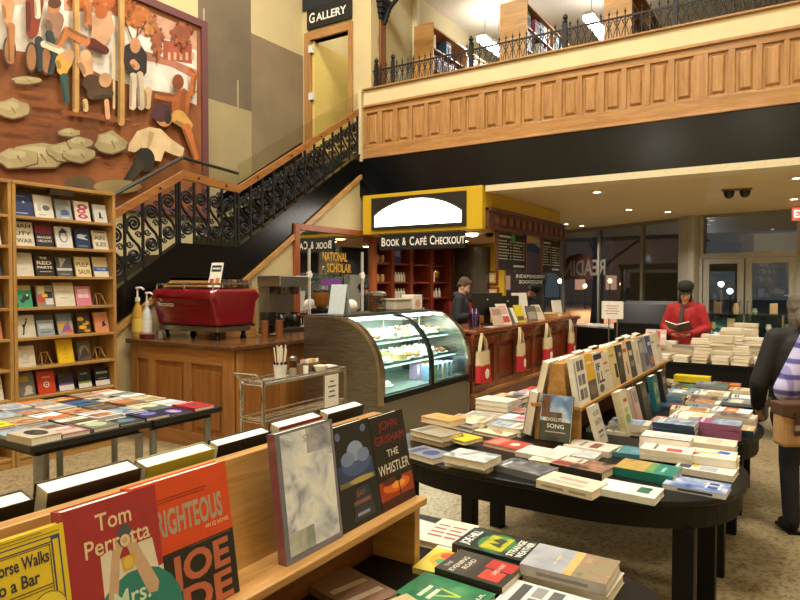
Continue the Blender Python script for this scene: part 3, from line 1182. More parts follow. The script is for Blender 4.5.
# street lamps and lit houses across the street
LAMPS = [(585, 286, 40, 'ffb070'), (610, 281, 42, 'ff9a55'), (622, 284, 40, 'ffb070'), (648, 281, 36, 'e8f0ff'), (721, 284, 34, 'fff0d0'), (730, 291, 34, 'e0f0ff'), (706, 291, 30, 'e8f0ff'), (560, 281, 36, 'fff2e0')]
where = ['outermost left', 'left of the bare tree', 'right of the bare tree', 'beside the window mullion', 'behind the left door leaf', 'low behind the door leaf', 'by the door frame', 'behind the far window corner']
for i, (px, py, y, c_) in enumerate(LAMPS):
    p_ = at(px, py, Y=y)
    l_ = thing('street_lamp', 'small lit street lamp across the road, ' + where[i], 'street lamp', (p_.x, y, -.02), 0, 'lit street lamps across the road')
    MB().cyl((0, 0, 0), (0, 0, p_.z - .02), .05, BLACKP, 8, .035).build('pole', l_)
    MB().lathe([(.05, 0), (.13, .08), (.13, .2), (.03, .27)], (0, 0, p_.z - .12), glow(c_, 9), 10).build('lantern', l_)
    if i in (0, 1, 3, 6):
        pd = bpy.data.lights.new('street_light', 'POINT')
        pd.energy = 1300; pd.color = lin(c_)[:3]; pd.shadow_soft_size = .15
        po = bpy.data.objects.new('street_light', pd); col.objects.link(po)
        po.location = (p_.x, y - .3, p_.z + 1.2)
bd = [(-24, 48, 9, 4.2, '5c4a40'), (-12, 52, 10, 5, '4a4c4e'), (4, 50, 8, 4.6, '54483e'), (-35, 50, 8, 4.5, '5a4c42')]
nm = ['long low brick house across the street, far left', 'grey house across the street behind the bare tree', 'brown house across the street behind the door', 'brick house across the street beyond the chalkboards']
for i, (x, y, w_, h_, c_) in enumerate(bd):
    b_ = thing('house', nm[i], 'house', (x, y, -.02), 0, 'houses across the street')
    MB().box(-w_ / 2, w_ / 2, 0, 5, 0, h_, mat(c_, .9, var=.2, scale=4)).build('wall', b_)
    MB().prism([(-w_ / 2 - .3, h_), (w_ / 2 + .3, h_), (w_ / 2 - 1.5, h_ + 1.6), (-w_ / 2 + 1.5, h_ + 1.6)], 'Y', -.2, 5.2, mat('1a1817', .9)).build('roof', b_)
    for k in range(4):
        cx_ = -w_ / 2 + (k + .5) * w_ / 4
        wn = MB().box(cx_ - .5, cx_ + .5, -.05, 0, 1.0, 2.3, mat('5c564a', .6)).build('window_frame', b_)
        MB().box(cx_ - .42, cx_ + .42, -.07, -.05, 1.08, 2.22, glow('c08050', .5 if (k + i) % 2 else .05)).build('pane', wn)
# pale kiosk / bus shelter right outside
pK = at(652, 283, Y=19.5)
ks = thing('bus_shelter', 'pale bus shelter standing on the pavement outside the window', 'shelter', (pK.x, 19.5, 0))
MB().box(-.9, .9, -.3, .5, 2.0, 2.15, mat('7d755f', .7)).build('roof', ks)
for x in (-.8, .8):
    MB().box(x - .05, x + .05, -.2, -.1, 0, 2.0, mat('6d6653', .7)).build('post', ks)
MB().box(-.7, .7, .38, .42, .2, 1.9, mat('7e7868', .6)).build('rear_panel', ks)
pK = at(716, 283, Y=17.6)
ks = thing('entrance_porch', 'pale square porch frame outside the left leaf of the door', 'porch', (pK.x, 17.6, 0))
for x in (-.75, .55):
    MB().box(x - .13, x + .13, 0, .3, 0, 1.9, mat('8c8268', .7)).build('post', ks)
MB().box(-.95, .75, -.02, .32, 1.9, 2.12, mat('8c8268', .7)).build('beam', ks)

# ------------------------------------------------------------------ library shelves and tube lamps on the balcony
SPINES = ['7a2b2b', '2f4a6b', 'd9d3c0', '6b7f8f', 'b98a3a', '2d5a4a', 'e6e2d6', '8a3f5a', '3b3b46', 'c9c2b0', '9fb4c2', 'd06a3a']
GB = []


def gallery_case(xa, xb, y0, y1, label):
    zf = 3.8
    c_ = thing('tall_bookcase', label, 'bookcase', ((xa + xb) / 2, y0, zf))
    H = 2.2
    MB().box(xa, xb, y0, y0 + .03, zf, zf + H, OAKX).build('end_panel', c_, world=True)
    MB().box(xa, xb, y1 - .03, y1, zf, zf + H, OAKX).build('end_panel', c_, world=True)
    MB().box(xa, xa + .02, y0 + .03, y1 - .03, zf, zf + H, OAK).build('back_panel', c_, world=True)
    for k in range(7):
        z = zf + .06 + k * .345
        MB().box(xa + .02, xb, y0 + .03, y1 - .03, z - .025, z, OAK).build('shelf', c_, world=True)
    for yy in (y0 + (y1 - y0) / 3, y0 + 2 * (y1 - y0) / 3):
        MB().box(xa + .02, xb - .01, yy - .012, yy + .012, zf + .06, zf + H - .07, OAK).build('divider', c_, world=True)
    return c_


cases = [(at(414, 50, Y=9.4).x, at(433, 50, Y=9.4).x, 'tall oak bookcase on the balcony, behind the left part of the railing'),
         (at(500, 20, Y=9.4).x, at(527, 20, Y=9.4).x, 'tall oak bookcase on the balcony between the two tube lamps'),
         (at(604, 10, Y=9.4).x, at(632, 10, Y=9.4).x, 'tall oak bookcase on the balcony right of both tube lamps')]
gproto = {}
for ci, (xa, xb, lb) in enumerate(cases):
    y0, y1 = 9.4, 13.2
    gallery_case(xa, xb, y0, y1, lb)
    if ci == 2:
        continue
    for k in (3, 4, 5):
        z = 3.8 + .06 + k * .345
        for b3 in range(3):
            y = y0 + .06 + b3 * (y1 - y0) / 3
            ye = y0 - .04 + (b3 + 1) * (y1 - y0) / 3
            while y < ye - .2:
                if random.random() < .2:
                    y += random.uniform(.1, .35)
                    continue
                wb, hb = random.choice([(.09, .26), (.075, .23), (.11, .29)])
                c_ = random.choice(SPINES)
                key = (wb, hb, c_)
                if key not in gproto:
                    m_ = MB().box(-.2, 0, 0, wb - .003, 0, hb, mat(c_, .6)).box(-.001, .0015, .01, wb - .013, hb * .7, hb * .8, mat('d8cfae', .6))
                    o = m_.build('library_book', None)
                    gproto[key] = o
                    first = True
                else:
                    o = gproto[key].copy()
                    col.objects.link(o)
                o.location = (xb - .02, y, z + .0005)
                tag(o, 'library book standing in the balcony bookcases behind the railing', 'book', 'library books in the balcony bookcases')
                y += wb
for i, (px0, py0, px1, py1, z) in enumerate(((481, 38, 502, 55, 6.1), (588, 17, 605, 38, 6.1))):
    a, b = at(px0, py0, Z=z), at(px1, py1, Z=z)
    tl = thing('tube_lamp', ['left lit tube lamp hanging over the balcony bookcases', 'right lit tube lamp hanging over the balcony bookcases'][i], 'ceiling lamp', ((a.x + b.x) / 2, (a.y + b.y) / 2, z), 0)
    x = (a.x + b.x) / 2
    MB().box(x - .09, x + .09, a.y, b.y, z + .05, z + .1, WHITE).build('housing', tl, world=True)
    MB().box(x - .085, x + .085, a.y + .02, b.y - .02, z - .03, z + .05, glow('f2f6ff', 16)).build('diffuser', tl, world=True)
    for y in (a.y + .2, b.y - .2):
        MB().cyl((x, y, z + .1), (x, y, 6.75), .006, STEEL, 6).build('hanger', tl, world=True)
    area_lamp('tube_light', (x, (a.y + b.y) / 2, z - .06), .15, 1.0, 48, (.97, .98, 1.0))
    area_lamp('added_uplight', (x, (a.y + b.y) / 2, z + .12), .15, 1.0, 14, (.97, .98, 1.0), (math.pi, 0, 0))  # extra light added above the tube to brighten the balcony ceiling
# ================================================================== CAFE AND CHECKOUT
YEL = mat('c9a51c', 0.5, var=0.05, scale=2)
# yellow sign box under the balcony: light box, frieze, low cafe ceiling
xl, xr = at(365, 215, Y=FY).x, at(484, 210, Y=FY).x
sg = thing('sign_box', 'big yellow sign box with lit white arch above the cafe', 'sign', ((xl + xr) / 2, FY - .05, 2.37))
MB().box(xl, xr, FY - .06, FY + .29, 2.37, 2.99, YEL).build('housing', sg, world=True, bevel=.006)
MB().box(xr - .03, xr, FY + .3, 11.6, 2.4, 2.915, YEL).build('side_panel', sg, world=True)
ax0, ax1 = at(374.5, 215, Y=FY).x, at(468.5, 210, Y=FY).x
az0, az1 = 2.43, 2.93
MB().box(ax0, ax1, FY - .09, FY - .061, az0, az1, mat('25231e', .4)).build('panel', sg, world=True, bevel=.003)
axm, aw = (ax0 + ax1) / 2, (ax1 - ax0) / 2 - .07
pts = [(axm - aw, az0 + .05), (axm + aw, az0 + .05)]
for i in range(0, 17):
    g = math.pi * (.27 + .46 * i / 16)
    pts.append((axm + aw * math.cos(g) / math.cos(math.pi * .27), az0 + .22 + .225 * (math.sin(g) - math.sin(math.pi * .27)) / (1 - math.sin(math.pi * .27))))
MB().prism(pts, 'Y', FY - .1, FY - .09, glow('fffbee', 5.5)).build('lit_arch', sg, world=True)
ar = [(axm + (aw + .012) * math.cos(math.pi * (.27 + .46 * i / 16)) / math.cos(math.pi * .27), FY - .1,
       az0 + .23 + .227 * (math.sin(math.pi * (.27 + .46 * i / 16)) - math.sin(math.pi * .27)) / (1 - math.sin(math.pi * .27))) for i in range(17)]
MB().tube(ar, .012, mat('3a2a18', .4), 6).build('arch_rim', sg, world=True)
frz = MB()
FR = wood('4a2a1c', '6e4430', .5, 'Y')
frz.box(xr, xr + .05, FY + .05, 11.7, 2.39, 2.68, FR)
frz.box(xr, xr + .08, FY + .05, 11.7, 2.64, 2.69, FR).box(xr, xr + .07, FY + .05, 11.7, 2.38, 2.41, FR)
for i in range(13):
    y = FY + .2 + i * .26
    frz.box(xr + .05, xr + .065, y, y + .2, 2.44, 2.61, FR)
    frz.box(xr + .065, xr + .075, y + .04, y + .16, 2.475, 2.575, wood('6a4030', '8a5a44', .5, 'Y'))
f_ = frz.build('carved_frieze', org=(xr, 10, 2.39), world=True)
tag(f_, 'dark carved wood frieze running below the low ceiling above the chalkboards', 'frieze')
c = MB().box(-7.3, xr - .03, FY + .3, 11.6, 2.36, 2.42, mat('b79a66', .8))
struct(c, 'ceiling_cafe')

ck = thing('checkout_sign', 'black hanging BOOK & CAFE CHECKOUT sign below the yellow box', 'sign', (0, 0, 0))
a, b = at(380, 234, Y=FY - .12), at(465, 247, Y=FY - .12)
zt_, zb_ = at(420, 233, Y=FY - .12).z, at(422, 249, Y=FY - .12).z
ck.location = ((a.x + b.x) / 2, FY - .12, zb_)
MB().box(a.x, b.x, FY - .14, FY - .1, zb_, zt_, mat('15171b', .5)).build('board', ck, world=True, bevel=.003)
g = MB()
LW = mat('eceae4', .6)
W_, xc, zc = b.x - a.x, (a.x + b.x) / 2, (zt_ + zb_) / 2
x = a.x + W_ * .03
for (cap, rest, w1_, w2_) in (('B', 'OOK', .05, .165), ('&', '', .045, 0), ('C', 'AFÉ', .055, .14), ('C', 'HECKOUT', .055, .33)):
    if True:
        hh = .125 if cap != '&' else .115
        g.text(cap, LW, frame((x + W_ * w1_ / 2, FY - .1425, zc + .006), *FACE_Y), hh, W_ * w1_, .02)
        x += W_ * (w1_ + .008)
        if rest:
            g.text(rest, LW, frame((x + W_ * w2_ / 2, FY - .1425, zc - .008), *FACE_Y), .1, W_ * w2_, .02)
            x += W_ * w2_
        x += W_ * .035
g.build('lettering', ck, world=True)
h = MB()
for x in (a.x + .1, b.x - .1):
    MB().cyl((x, FY - .12, zt_), (x, FY - .12, 2.37), .006, BLACKP, 6).build('hanger', ck, world=True)
for i, (px, py) in enumerate(((472, 234), (453, 249), (487, 232))):
    p_ = at(px, py, Z=2.355)
    if i == 1:
        o = thing('recessed_lamp', 'recessed lamp in the low cafe ceiling behind the checkout sign', 'ceiling lamp', (-4.75, 9.2, 2.36), 0, 'lamps in the cafe ceiling')
        MB().lathe([(.001, -.01), (.075, -.006), (.09, 0)], (0, 0, 0), glow('ffedc8', 14), 18).build('lens', o)
    elif i == 0:
        o = thing('spot_lamp', 'lit spot lamp with black camera beside the yellow sign box', 'ceiling lamp', (p_.x, p_.y, 2.36))
        MB().lathe([(.001, -.05), (.08, -.035), (.1, -.01), (.1, 0)], (0, 0, 0), glow('fff2d8', 10), 18).build('lens', o)
        MB().lathe([(.001, -.06), (.05, -.05), (.07, -.02), (.07, 0)], (.24, .1, 0), BLACKP, 14).build('camera_dome', o)
cl = bpy.data.lights.new('cafe_light', 'SPOT')
cl.energy = 60; cl.color = (1, .9, .74); cl.spot_size = R(150); cl.spot_blend = .8; cl.shadow_soft_size = .07
for (x, y) in ((-4.75, 9.2), (-5.3, 8.75), (-5.3, 10.4), (-4.4, 10.8)):  # all but the first are unseen lamps, added to light the cafe
    o = bpy.data.objects.new('cafe_light', cl); col.objects.link(o); o.location = (x, y, 2.33)
    if y != 9.2:
        o = thing('recessed_lamp', 'recessed lamp in the cafe ceiling, hidden above the %s' % {8.75: 'bar shelves', 10.4: 'brass urn', 10.8: 'clerk in the black cap'}[y], 'ceiling lamp', (x, y, 2.36), 0, 'lamps in the cafe ceiling')
        MB().lathe([(.001, -.01), (.075, -.006), (.09, 0)], (0, 0, 0), glow('ffedc8', 14), 18).build('lens', o)

# mirror in its red wood frame on the stair wall
MX = SX + .01
ym0, ym1_ = at(297, 230, X=MX).y, at(370, 240, X=MX).y
mr = thing('wall_mirror', 'large mirror in a red-brown wood frame beside the cafe', 'mirror', (MX, (ym0 + ym1_) / 2, 1.1))
mm, nt, bb = base_mat('mirror_silver')
bb.inputs['Metallic'].default_value = 1; bb.inputs['Roughness'].default_value = .02; bb.inputs['Base Color'].default_value = (.72, .72, .7, 1)
MB().box(MX, MX + .015, ym0, ym1_, 1.12, 2.36, mm).build('mirror_glass', mr, world=True)
for (y0, y1, z0, z1) in ((ym0 - .09, ym0, 1.1, 2.44), (ym1_, ym1_ + .12, 1.1, 2.44), (ym0, ym1_, 2.35, 2.44)):
    MB().box(MX, MX + .06, y0, y1, z0, z1, wood('7a3a1c', 'a25a30', .4, 'Z')).build('frame_bar', mr, world=True, bevel=.005)
lt = MB()
ymc = (ym0 + ym1_) / 2
GLD = mat('d2a23c', .5)
lt.text('NATIONAL', GLD, frame((MX + .02, ymc - .05, 2.0), *FACE_X), .13, .6, .02)
lt.text('SCHOLAR', GLD, frame((MX + .02, ymc + .05, 1.83), *FACE_X), .13, .6, .02)
lt.build('gold_lettering', mr, world=True)
for y in (ym0 + .24, ym1_ - .24):
    q = MB().tube([(MX + .03, y, 1.14), (MX + .03, y, 2.1)], .008, WHITE, 6)
    for k in range(5):
        g = k * math.pi * .4
        q.ell((MX + .03, y + .035 * math.cos(g), 1.72 + .035 * math.sin(g)), (.01, .026, .026), WHITE, 8)
    q.build('white_flower', mr, world=True)
MB().box(MX + .015, MX + .02, ymc - .38, ymc + .1, 1.56, 1.66, mat('7a3f9a', .5)).build('purple_label', mr, world=True)

# red wood bar shelving along the wall behind the checkout
bs = thing('bar_shelving', 'red wood bar shelving behind the checkout counter', 'shelving', (-6.0, 9.9, 0))
BX0, BX1 = SX - .95, SX - .02
BX0, BX1 = -7.0, -6.1
ys = [8.46, 9.25, 9.87, 10.62, 11.42]
BX1 = -6.08
MB().box(BX1 - .4, BX1 - .36, ys[0], ys[-1], 0, 2.33, REDWOOD).build('back_panel', bs, world=True)
for i, y in enumerate(ys):
    MB().box(BX1 - .36, BX1, y - .05, y + .05, 0, 2.33, REDWOOD).build('upright', bs, world=True, bevel=.005)
for i in range(4):
    for z in (.95, 1.32, 1.62, 1.95):
        MB().box(BX1 - .36, BX1 - .03, ys[i] + .05, ys[i + 1] - .05, z - .03, z, REDWOOD).build('shelf', bs, world=True)
MB().box(BX1 - .36, BX1 + .04, ys[0] - .05, ys[-1] + .05, 2.25, 2.36, REDWOOD).build('cornice', bs, world=True, bevel=.008)
zz = [.95, 1.32, 1.62, 1.95]
# glasses rack column nearest the mirror, bottles, books and the brass urn on these shelves
bt = MB().lathe([(.03, 0), (.032, .09), (.028, .12), (.012, .15), (.012, .18), (.001, .181)], (0, 0, 0), mat('d8d2c0', .3), 12)
b0 = None
k = 0
for z, y0, y1, n in ((1.62, 9.34, 9.78, 6), (1.32, 9.34, 9.78, 6), (.95, 10.0, 10.5, 5), (1.32, 10.72, 11.1, 4)):
    for i in range(n):
        p_ = (BX1 - .12, y0 + (y1 - y0) * i / (n - 1), z + .0005)
        if b0 is None:
            b0 = bt.build('bottle', None, smooth=True)
            o = b0
        else:
            o = b0.copy(); col.objects.link(o)
        o.location = p_
        tag(o, 'white syrup bottle in a row on the red wood bar shelves', 'bottle', 'white bottles on the bar shelves')
jr = MB().lathe([(.035, 0), (.042, .02), (.042, .09), (.034, .11), (.036, .13), (.001, .135)], (0, 0, 0), mat('b08a5a', .2), 14)
j0 = None
for z in zz:
    for i in range(4):
        if j0 is None:
            j0 = jr.build('jar', None, smooth=True); o = j0
        else:
            o = j0.copy(); col.objects.link(o)
        o.location = (BX1 - .1, 8.6 + i * .15, z + .0005)
        tag(o, 'brown glass jar on the bar shelves nearest the mirror', 'jar', 'brown jars on the bar shelves')
bx = MB().box(-.03, .03, -.12, .12, 0, .3, mat('3a3f8c', .5)).box(.03, .031, -.08, .08, .12, .22, mat('8f90c8', .5)).build('gift_box', None, org=(BX1 - .1, 9.5, 1.9505))
tag(bx, 'blue boxed book on the top bar shelf', 'box')
ur = thing('brass_urn', 'shiny brass urn on the bar shelves', 'urn', (BX1 - .15, 10.95, 1.6205))
MB().lathe([(.07, 0), (.09, .02), (.06, .05), (.12, .1), (.13, .2), (.1, .26), (.05, .29)], (0, 0, 0), mat('c09a45', .2, .95), 22).build('body', ur, smooth=True)
MB().lathe([(.05, .29), (.06, .31), (.03, .35), (.02, .38), (.03, .4), (.001, .43)], (0, 0, 0), mat('c09a45', .2, .95), 18).build('lid', ur, smooth=True)
for s_ in (-1, 1):
    MB().tube([(0, s_ * .12, .2), (0, s_ * .18, .22), (0, s_ * .18, .12), (0, s_ * .125, .11)], .01, mat('c09a45', .2, .95), 6).build('handle', ur, smooth=True)
bx = MB().box(-.06, .06, -.05, .05, 0, .2, WHITE).build('white_carton', None, org=(BX1 - .1, 10.74, 1.6205))
tag(bx, 'white carton beside the brass urn', 'carton')

# back wall of the bar: yellow wall, grey acrylic panel, red armchair back, framed certificates
xw0, xw1 = -6.15, at(505, 270, Y=11.55).x
c = MB().box(xw0 - 1.2, xw1, 11.5, 11.6, 0, 2.36, YEL)
struct(c, 'wall_checkout')
gp = MB()
xa, xb = at(453, 270, Y=11.3).x, at(486, 270, Y=11.3).x
n = 12
pp = [(xa + (xb - xa) * i / n, 11.35 - .12 * math.sin(math.pi * i / n)) for i in range(n + 1)]
gp.prism(pp + [(x, 11.495) for x, y in pp[::-1]], 'Z', 1.28, 2.3, mat('4d4740', .2, .4, var=.3, scale=3))
tag(gp.build('curved_panel', None, org=((xa + xb) / 2, 11.4, 1.28), world=True), 'dark grey curved acrylic panel on the wall behind the clerk', 'panel')
rc = MB().box(xa - .02, xb - .1, 11.15, 11.3, 0, 1.22, mat('b02430', .6))
o = rc.build('red_cabinet', None, org=((xa + xb) / 2, 11.2, 0), world=True, bevel=.02)
tag(o, 'red padded panel low behind the young clerk', 'panel')
for i, (px0, py0, px1, py1) in enumerate(((487.5, 271, 498, 285), (487, 287, 499, 299))):
    a, b = at(px0, py0, Y=11.48), at(px1, py1, Y=11.48)
    fr_ = thing('picture_frame', ['red-framed certificate on the yellow wall, upper of two', 'red-framed certificate on the yellow wall, lower of two'][i], 'picture', ((a.x + b.x) / 2, 11.49, b.z))
    MB().box(a.x, b.x, 11.46, 11.499, b.z, a.z, REDWOOD).build('frame', fr_, world=True, bevel=.004)
    MB().box(a.x + .04, b.x - .04, 11.452, 11.46, b.z + .04, a.z - .04, mat('c9a850', .6)).box(a.x + .07, b.x - .07, 11.45, 11.452, b.z + .07, a.z - .07, mat('d9cba0', .6)).build('certificate', fr_, world=True)

# chalkboards hanging from the frieze, and the lettered glass between
CHK = mat('1d1f1f', .8, var=.2, scale=8)
chalk = mat('b9bab2', .9)
rnd = random.Random(4)
for i, (px0, px1, zt_, zb_) in enumerate(((496.5, 525, 2.36, 1.80), (541.5, 559.5, 2.36, 1.78))):
    ya, yb = at(px0, 250, X=xr + .02).y, at(px1, 250, X=xr + .02).y
    cb = thing('chalkboard_menu', ['wide chalkboard menu hanging nearest the yellow sign box', 'narrow chalkboard menu hanging farther along the frieze'][i], 'chalkboard', (xr + .02, (ya + yb) / 2, zb_))
    MB().box(xr + .005, xr + .03, ya, yb, zb_, zt_, CHK).build('board', cb, world=True)
    fb = MB()
    for (y0, y1, z0, z1) in ((ya - .02, ya + .02, zb_ - .02, zt_ + .02), (yb - .02, yb + .02, zb_ - .02, zt_ + .02)):
        MB().box(xr, xr + .045, y0, y1, z0, z1, FR).build('frame_bar', cb, world=True)
    ch = MB()
    W2 = yb - ya
    for c2 in range(2):
        z = zt_ - .13
        while z > zb_ + .12:
            y = ya + .06 + c2 * W2 * .48
            ye = y + W2 * rnd.uniform(.2, .36)
            while y < ye:
                l = rnd.uniform(.03, .09)
                ch.box(xr + .03, xr + .0315, y, y + l, z, z + .016, chalk)
                y += l + .018
            ch.box(xr + .03, xr + .0315, ya + .06 + c2 * W2 * .48 + W2 * .38, ya + .06 + c2 * W2 * .48 + W2 * .42, z, z + .016, chalk)
            z -= .045
    ch.box(xr + .03, xr + .0315, ya + .08, ya + W2 * .45, zt_ - .07, zt_ - .04, chalk)
    ch.box(xr + .03, xr + .0315, yb - W2 * .45, yb - .06, zb_ + .05, zb_ + .08, chalk)
    if i == 0:
        ch.lathe([(.001, 0), (.07, .0), (.07, .012), (.001, .012)], (0, 0, 0), mat('3f8f45', .7), 12, M=frame((xr + .0315, ya + W2 * .52, zt_ - .07), *FACE_X) @ Matrix.Scale(1, 4))
    ch.build('chalk_lettering', cb, world=True)
lg = thing('lettered_glass', 'clear hanging glass with white INDEPENDENT BOOKSTORE lettering below the chalkboards', 'sign', (xr + .02, 10.2, 1.5))
ya, yb = at(516, 270, X=xr + .02).y, at(545, 270, X=xr + .02).y
MB().box(xr + .016, xr + .022, ya - .1, yb + .1, 1.58, 1.76, GLASS).build('glass_sheet', lg, world=True)
l_ = MB()
l_.text('INDEPENDENT', mat('e6e6e0', .6), frame((xr + .024, (ya + yb) / 2, 1.71), *FACE_X), .055, yb - ya, .01)
l_.text('BOOKSTORE', mat('e6e6e0', .6), frame((xr + .024, (ya + yb) / 2, 1.62), *FACE_X), .055, (yb - ya) * .8, .01)
l_.build('lettering', lg, world=True)
for y in (ya - .05, yb + .05):
    MB().cyl((xr + .019, y, 1.76), (xr + .019, y, 2.39), .004, STEEL, 6).build('hanger', lg, world=True)

# checkout counter
CX = -3.25
ct = thing('checkout_counter', 'long reddish panelled checkout counter with rounded wood top', 'counter', (-3.55, 8.5, 0))
Y0, Y1 = 6.62, 10.55
MB().box(CX - .6, CX - .03, Y0, Y1, .12, .985, CHERRY).build('body', ct, world=True)
MB().box(CX - .56, CX - .01, Y0, Y1, 0, .12, mat('3a2012', .5)).build('plinth', ct, world=True)
MB().box(CX - .66, CX + .05, Y0, Y1 + .06, 1.0, 1.05, CHERRYY).build('countertop', ct, world=True, bevel=.016)
MB().box(CX - .03, CX + .01, Y0, Y1, .94, 1.0, CHERRYY).build('moulding', ct, world=True, bevel=.01)
MB().box(CX - .03, CX + .03, Y0, Y1, .27, .32, wood('8a5a2a', 'b07c40', .4, 'Y')).build('foot_moulding', ct, world=True, bevel=.01)
npan = 6
for i in range(npan):
    y0 = Y0 + (Y1 - Y0) * i / npan
    y1 = Y0 + (Y1 - Y0) * (i + 1) / npan
    p = MB().box(CX - .03, CX, y0, y0 + .06, .32, .94, CHERRY).box(CX - .03, CX, y1 - .06, y1, .32, .94, CHERRY)
    p.box(CX - .03, CX, y0 + .06, y1 - .06, .86, .94, CHERRYY).box(CX - .03, CX, y0 + .06, y1 - .06, .32, .4, CHERRYY)
    p.box(CX - .03, CX - .012, y0 + .12, y1 - .12, .46, .8, CHERRY)
    p.build('panel', ct, world=True, bevel=.006)
# tote bags on the counter front
tags = ['red and cream tote bag on the counter front, closest to the pastry case', 'red and cream tote bag hanging on the counter, second from the pastry case',
        'red and cream tote bag hanging on the counter, third from the pastry case', 'red and cream tote bag at the far end of the counter']
CANV = mat('c9b894', .9, var=.1, scale=60)
REDC = mat('b8202a', .8, var=.1, scale=60)
for i, px in enumerate((481, 519, 546, 569.5)):
    y = at(px, 360, X=CX + .06).y
    tb = thing('tote_bag', tags[i], 'bag', (CX + .085, y, .45), R((-6, 4, -3, 6)[i]))
    w_, h_, d_ = .15, .36, .06
    n = 8

    def lay(z0, z1, m, nm):
        b_ = MB()
        vs, fs = [], []
        rows = 5
        for r in range(rows + 1):
            t_ = r / rows
            z = z0 + (z1 - z0) * t_
            q = z / h_
            for j in range(2 * n):
                g = 2 * math.pi * j / (2 * n)
                xx = w_ * (1 - .1 * q) * (abs(math.cos(g)) ** .5) * (1 if math.cos(g) >= 0 else -1)
                yy = d_ * (1.0 - .55 * q + .12 * math.sin(5 * q + j)) * math.sin(g)
                vs.append((yy, xx, z + .008 * math.sin(j * 2.1)))
        for r in range(rows):
            for j in range(2 * n):
                j2 = (j + 1) % (2 * n)
                fs.append((r * 2 * n + j, r * 2 * n + j2, (r + 1) * 2 * n + j2, (r + 1) * 2 * n + j))
        fs.append(tuple(range(2 * n - 1, -1, -1)))
        b_.add(vs, fs, m)
        return b_.build(nm, tb, smooth=True)
    lay(0, .20, REDC, 'red_lower_half')
    lay(.20, h_, CANV, 'canvas_upper_half')
    e_ = MB().ell((d_ * .9, .01, .1), (.006, .05, .06), WHITE, 10)
    e_.build('printed_emblem', tb)
    for s_ in (-1, 1):
        MB().tube([(s_ * .012, -.09, h_ - .04), (s_ * .012, -.05, h_ + .12), (s_ * .008 - .02, 0, h_ + .2), (s_ * .012, .05, h_ + .12), (s_ * .012, .09, h_ - .04)], .011, CANV, 6).build('strap', tb, smooth=True)
    MB().cyl((-.115, 0, h_ + .185), (.0, 0, h_ + .185), .008, BLACKP, 8).build('hook', tb)

# things on the counter
ZT = 1.0505


def monitor(px, label, w_, hgt, rz):
    y = at(px, 320, X=-3.6).y
    m_ = thing('monitor', label, 'monitor', (-3.6, y, ZT), rz)
    MB().box(-.09, .09, -.11, .11, 0, .02, BLACKP).build('base', m_, bevel=.006)
    MB().box(-.02, .02, -.04, .04, .02, .2, BLACKP).build('stand', m_)
    MB().box(-.02, .02, -w_ / 2, w_ / 2, .12, .12 + hgt, mat('101113', .35)).build('housing', m_, bevel=.008)
    MB().box(-.024, -.02, -w_ / 2 + .02, w_ / 2 - .02, .14, .1 + hgt, glow('6a86a8', .5)).build('screen', m_)
    MB().ell((.021, 0, .12 + hgt * .7), (.002, .012, .012), mat('9aa0a8', .3)).build('maker_badge', m_)


monitor(487, 'black monitor on the counter, nearer the pastry case', .42, .30, R(-48))
monitor(507, 'second black monitor on the counter, further along', .36, .25, R(-40))


def stand_card(px, X, h_, w_, c_, label, name='display_book', lean=14, art=None, z=ZT):
    y = at(px, 330, X=X).y
    o = MB()
    s_, c2 = math.sin(R(lean)), math.cos(R(lean))
    M = frame((X, y - w_ / 2, z), (0.35, 1, 0), (-s_, 0, c2))
    o.box(0, w_, 0, h_, -.012, 0, mat(c_, .5), M)
    if art:
        for (x0, y0, x1, y1, ac) in art:
            o.box(x0 * w_, x1 * w_, y0 * h_, y1 * h_, 0, .0008, mat(ac, .5), M)
    return tag(o.build(name, None, org=(X, y, z), world=True), label, 'book' if 'book' in name else 'card')


stand_card(497, -3.42, .24, .20, 'c9b7a8', 'pale pink book standing on the counter right of the first monitor', art=[(.1, .55, .9, .9, 'a88a80')])
stand_card(505, -3.38, .29, .20, 'd8d0c8', 'tall white and red booklet leaning on the counter beside the pale pink book', 'display_booklet', 20, [(.1, .1, .9, .4, 'b84a4a'), (.1, .5, .9, .9, 'c9a0a0')])
stand_card(513, -3.36, .24, .18, '55534d', 'dark booklet with a pale strip leaning on the counter', 'display_booklet', 24, [(.6, .05, .95, .95, 'd5d0b8')])
stand_card(520, -3.4, .25, .17, 'c9b52c', 'yellow booklet leaning in the middle of the counter', 'display_booklet', 16, [(.1, .1, .9, .35, '5f5a30')])
stand_card(531, -3.42, .22, .22, '5a5348', 'dark taupe book standing before the clerk in the black hat', art=[(.1, .1, .9, .6, '8f887a')])
stand_card(539, -3.42, .24, .2, 'b5aa96', 'beige book leaning before the clerk in the black hat', lean=24, art=[(.15, .5, .85, .85, '8a7a66')])
stand_card(519, -3.82, .40, .34, 'e2ded2', 'large white card on the counter behind the second monitor', 'counter_card', 8)
stand_card(556, -3.5, .27, .24, 'e2ded2', 'large white card on the counter beside the black-hatted clerk', 'counter_card', 8)
y = at(555, 330, X=-3.45).y
bb_ = thing('book_tray', 'low wooden tray of pale books on the far part of the counter', 'tray', (-3.45, y, ZT))
MB().box(-.14, .14, -.3, .3, 0, .015, OAK).box(-.14, .14, -.3, -.285, .015, .06, OAK).box(-.14, .14, .285, .3, .015, .06, OAK).build('tray_board', bb_)
o = MB().box(-.1, .1, -.25, .0, 0, .06, PAGE).box(-.105, .105, -.255, .005, .06, .064, mat('c8b090', .6)).build('book', None, org=(-3.45, y, ZT + .0155))
tag(o, 'cream book lying in the wooden tray on the counter', 'book')
y = at(474, 322, X=-3.4).y
cp = thing('pen_jar', 'clear jar of purple pens on the counter beside the pastry case', 'jar', (-3.4, y, ZT))
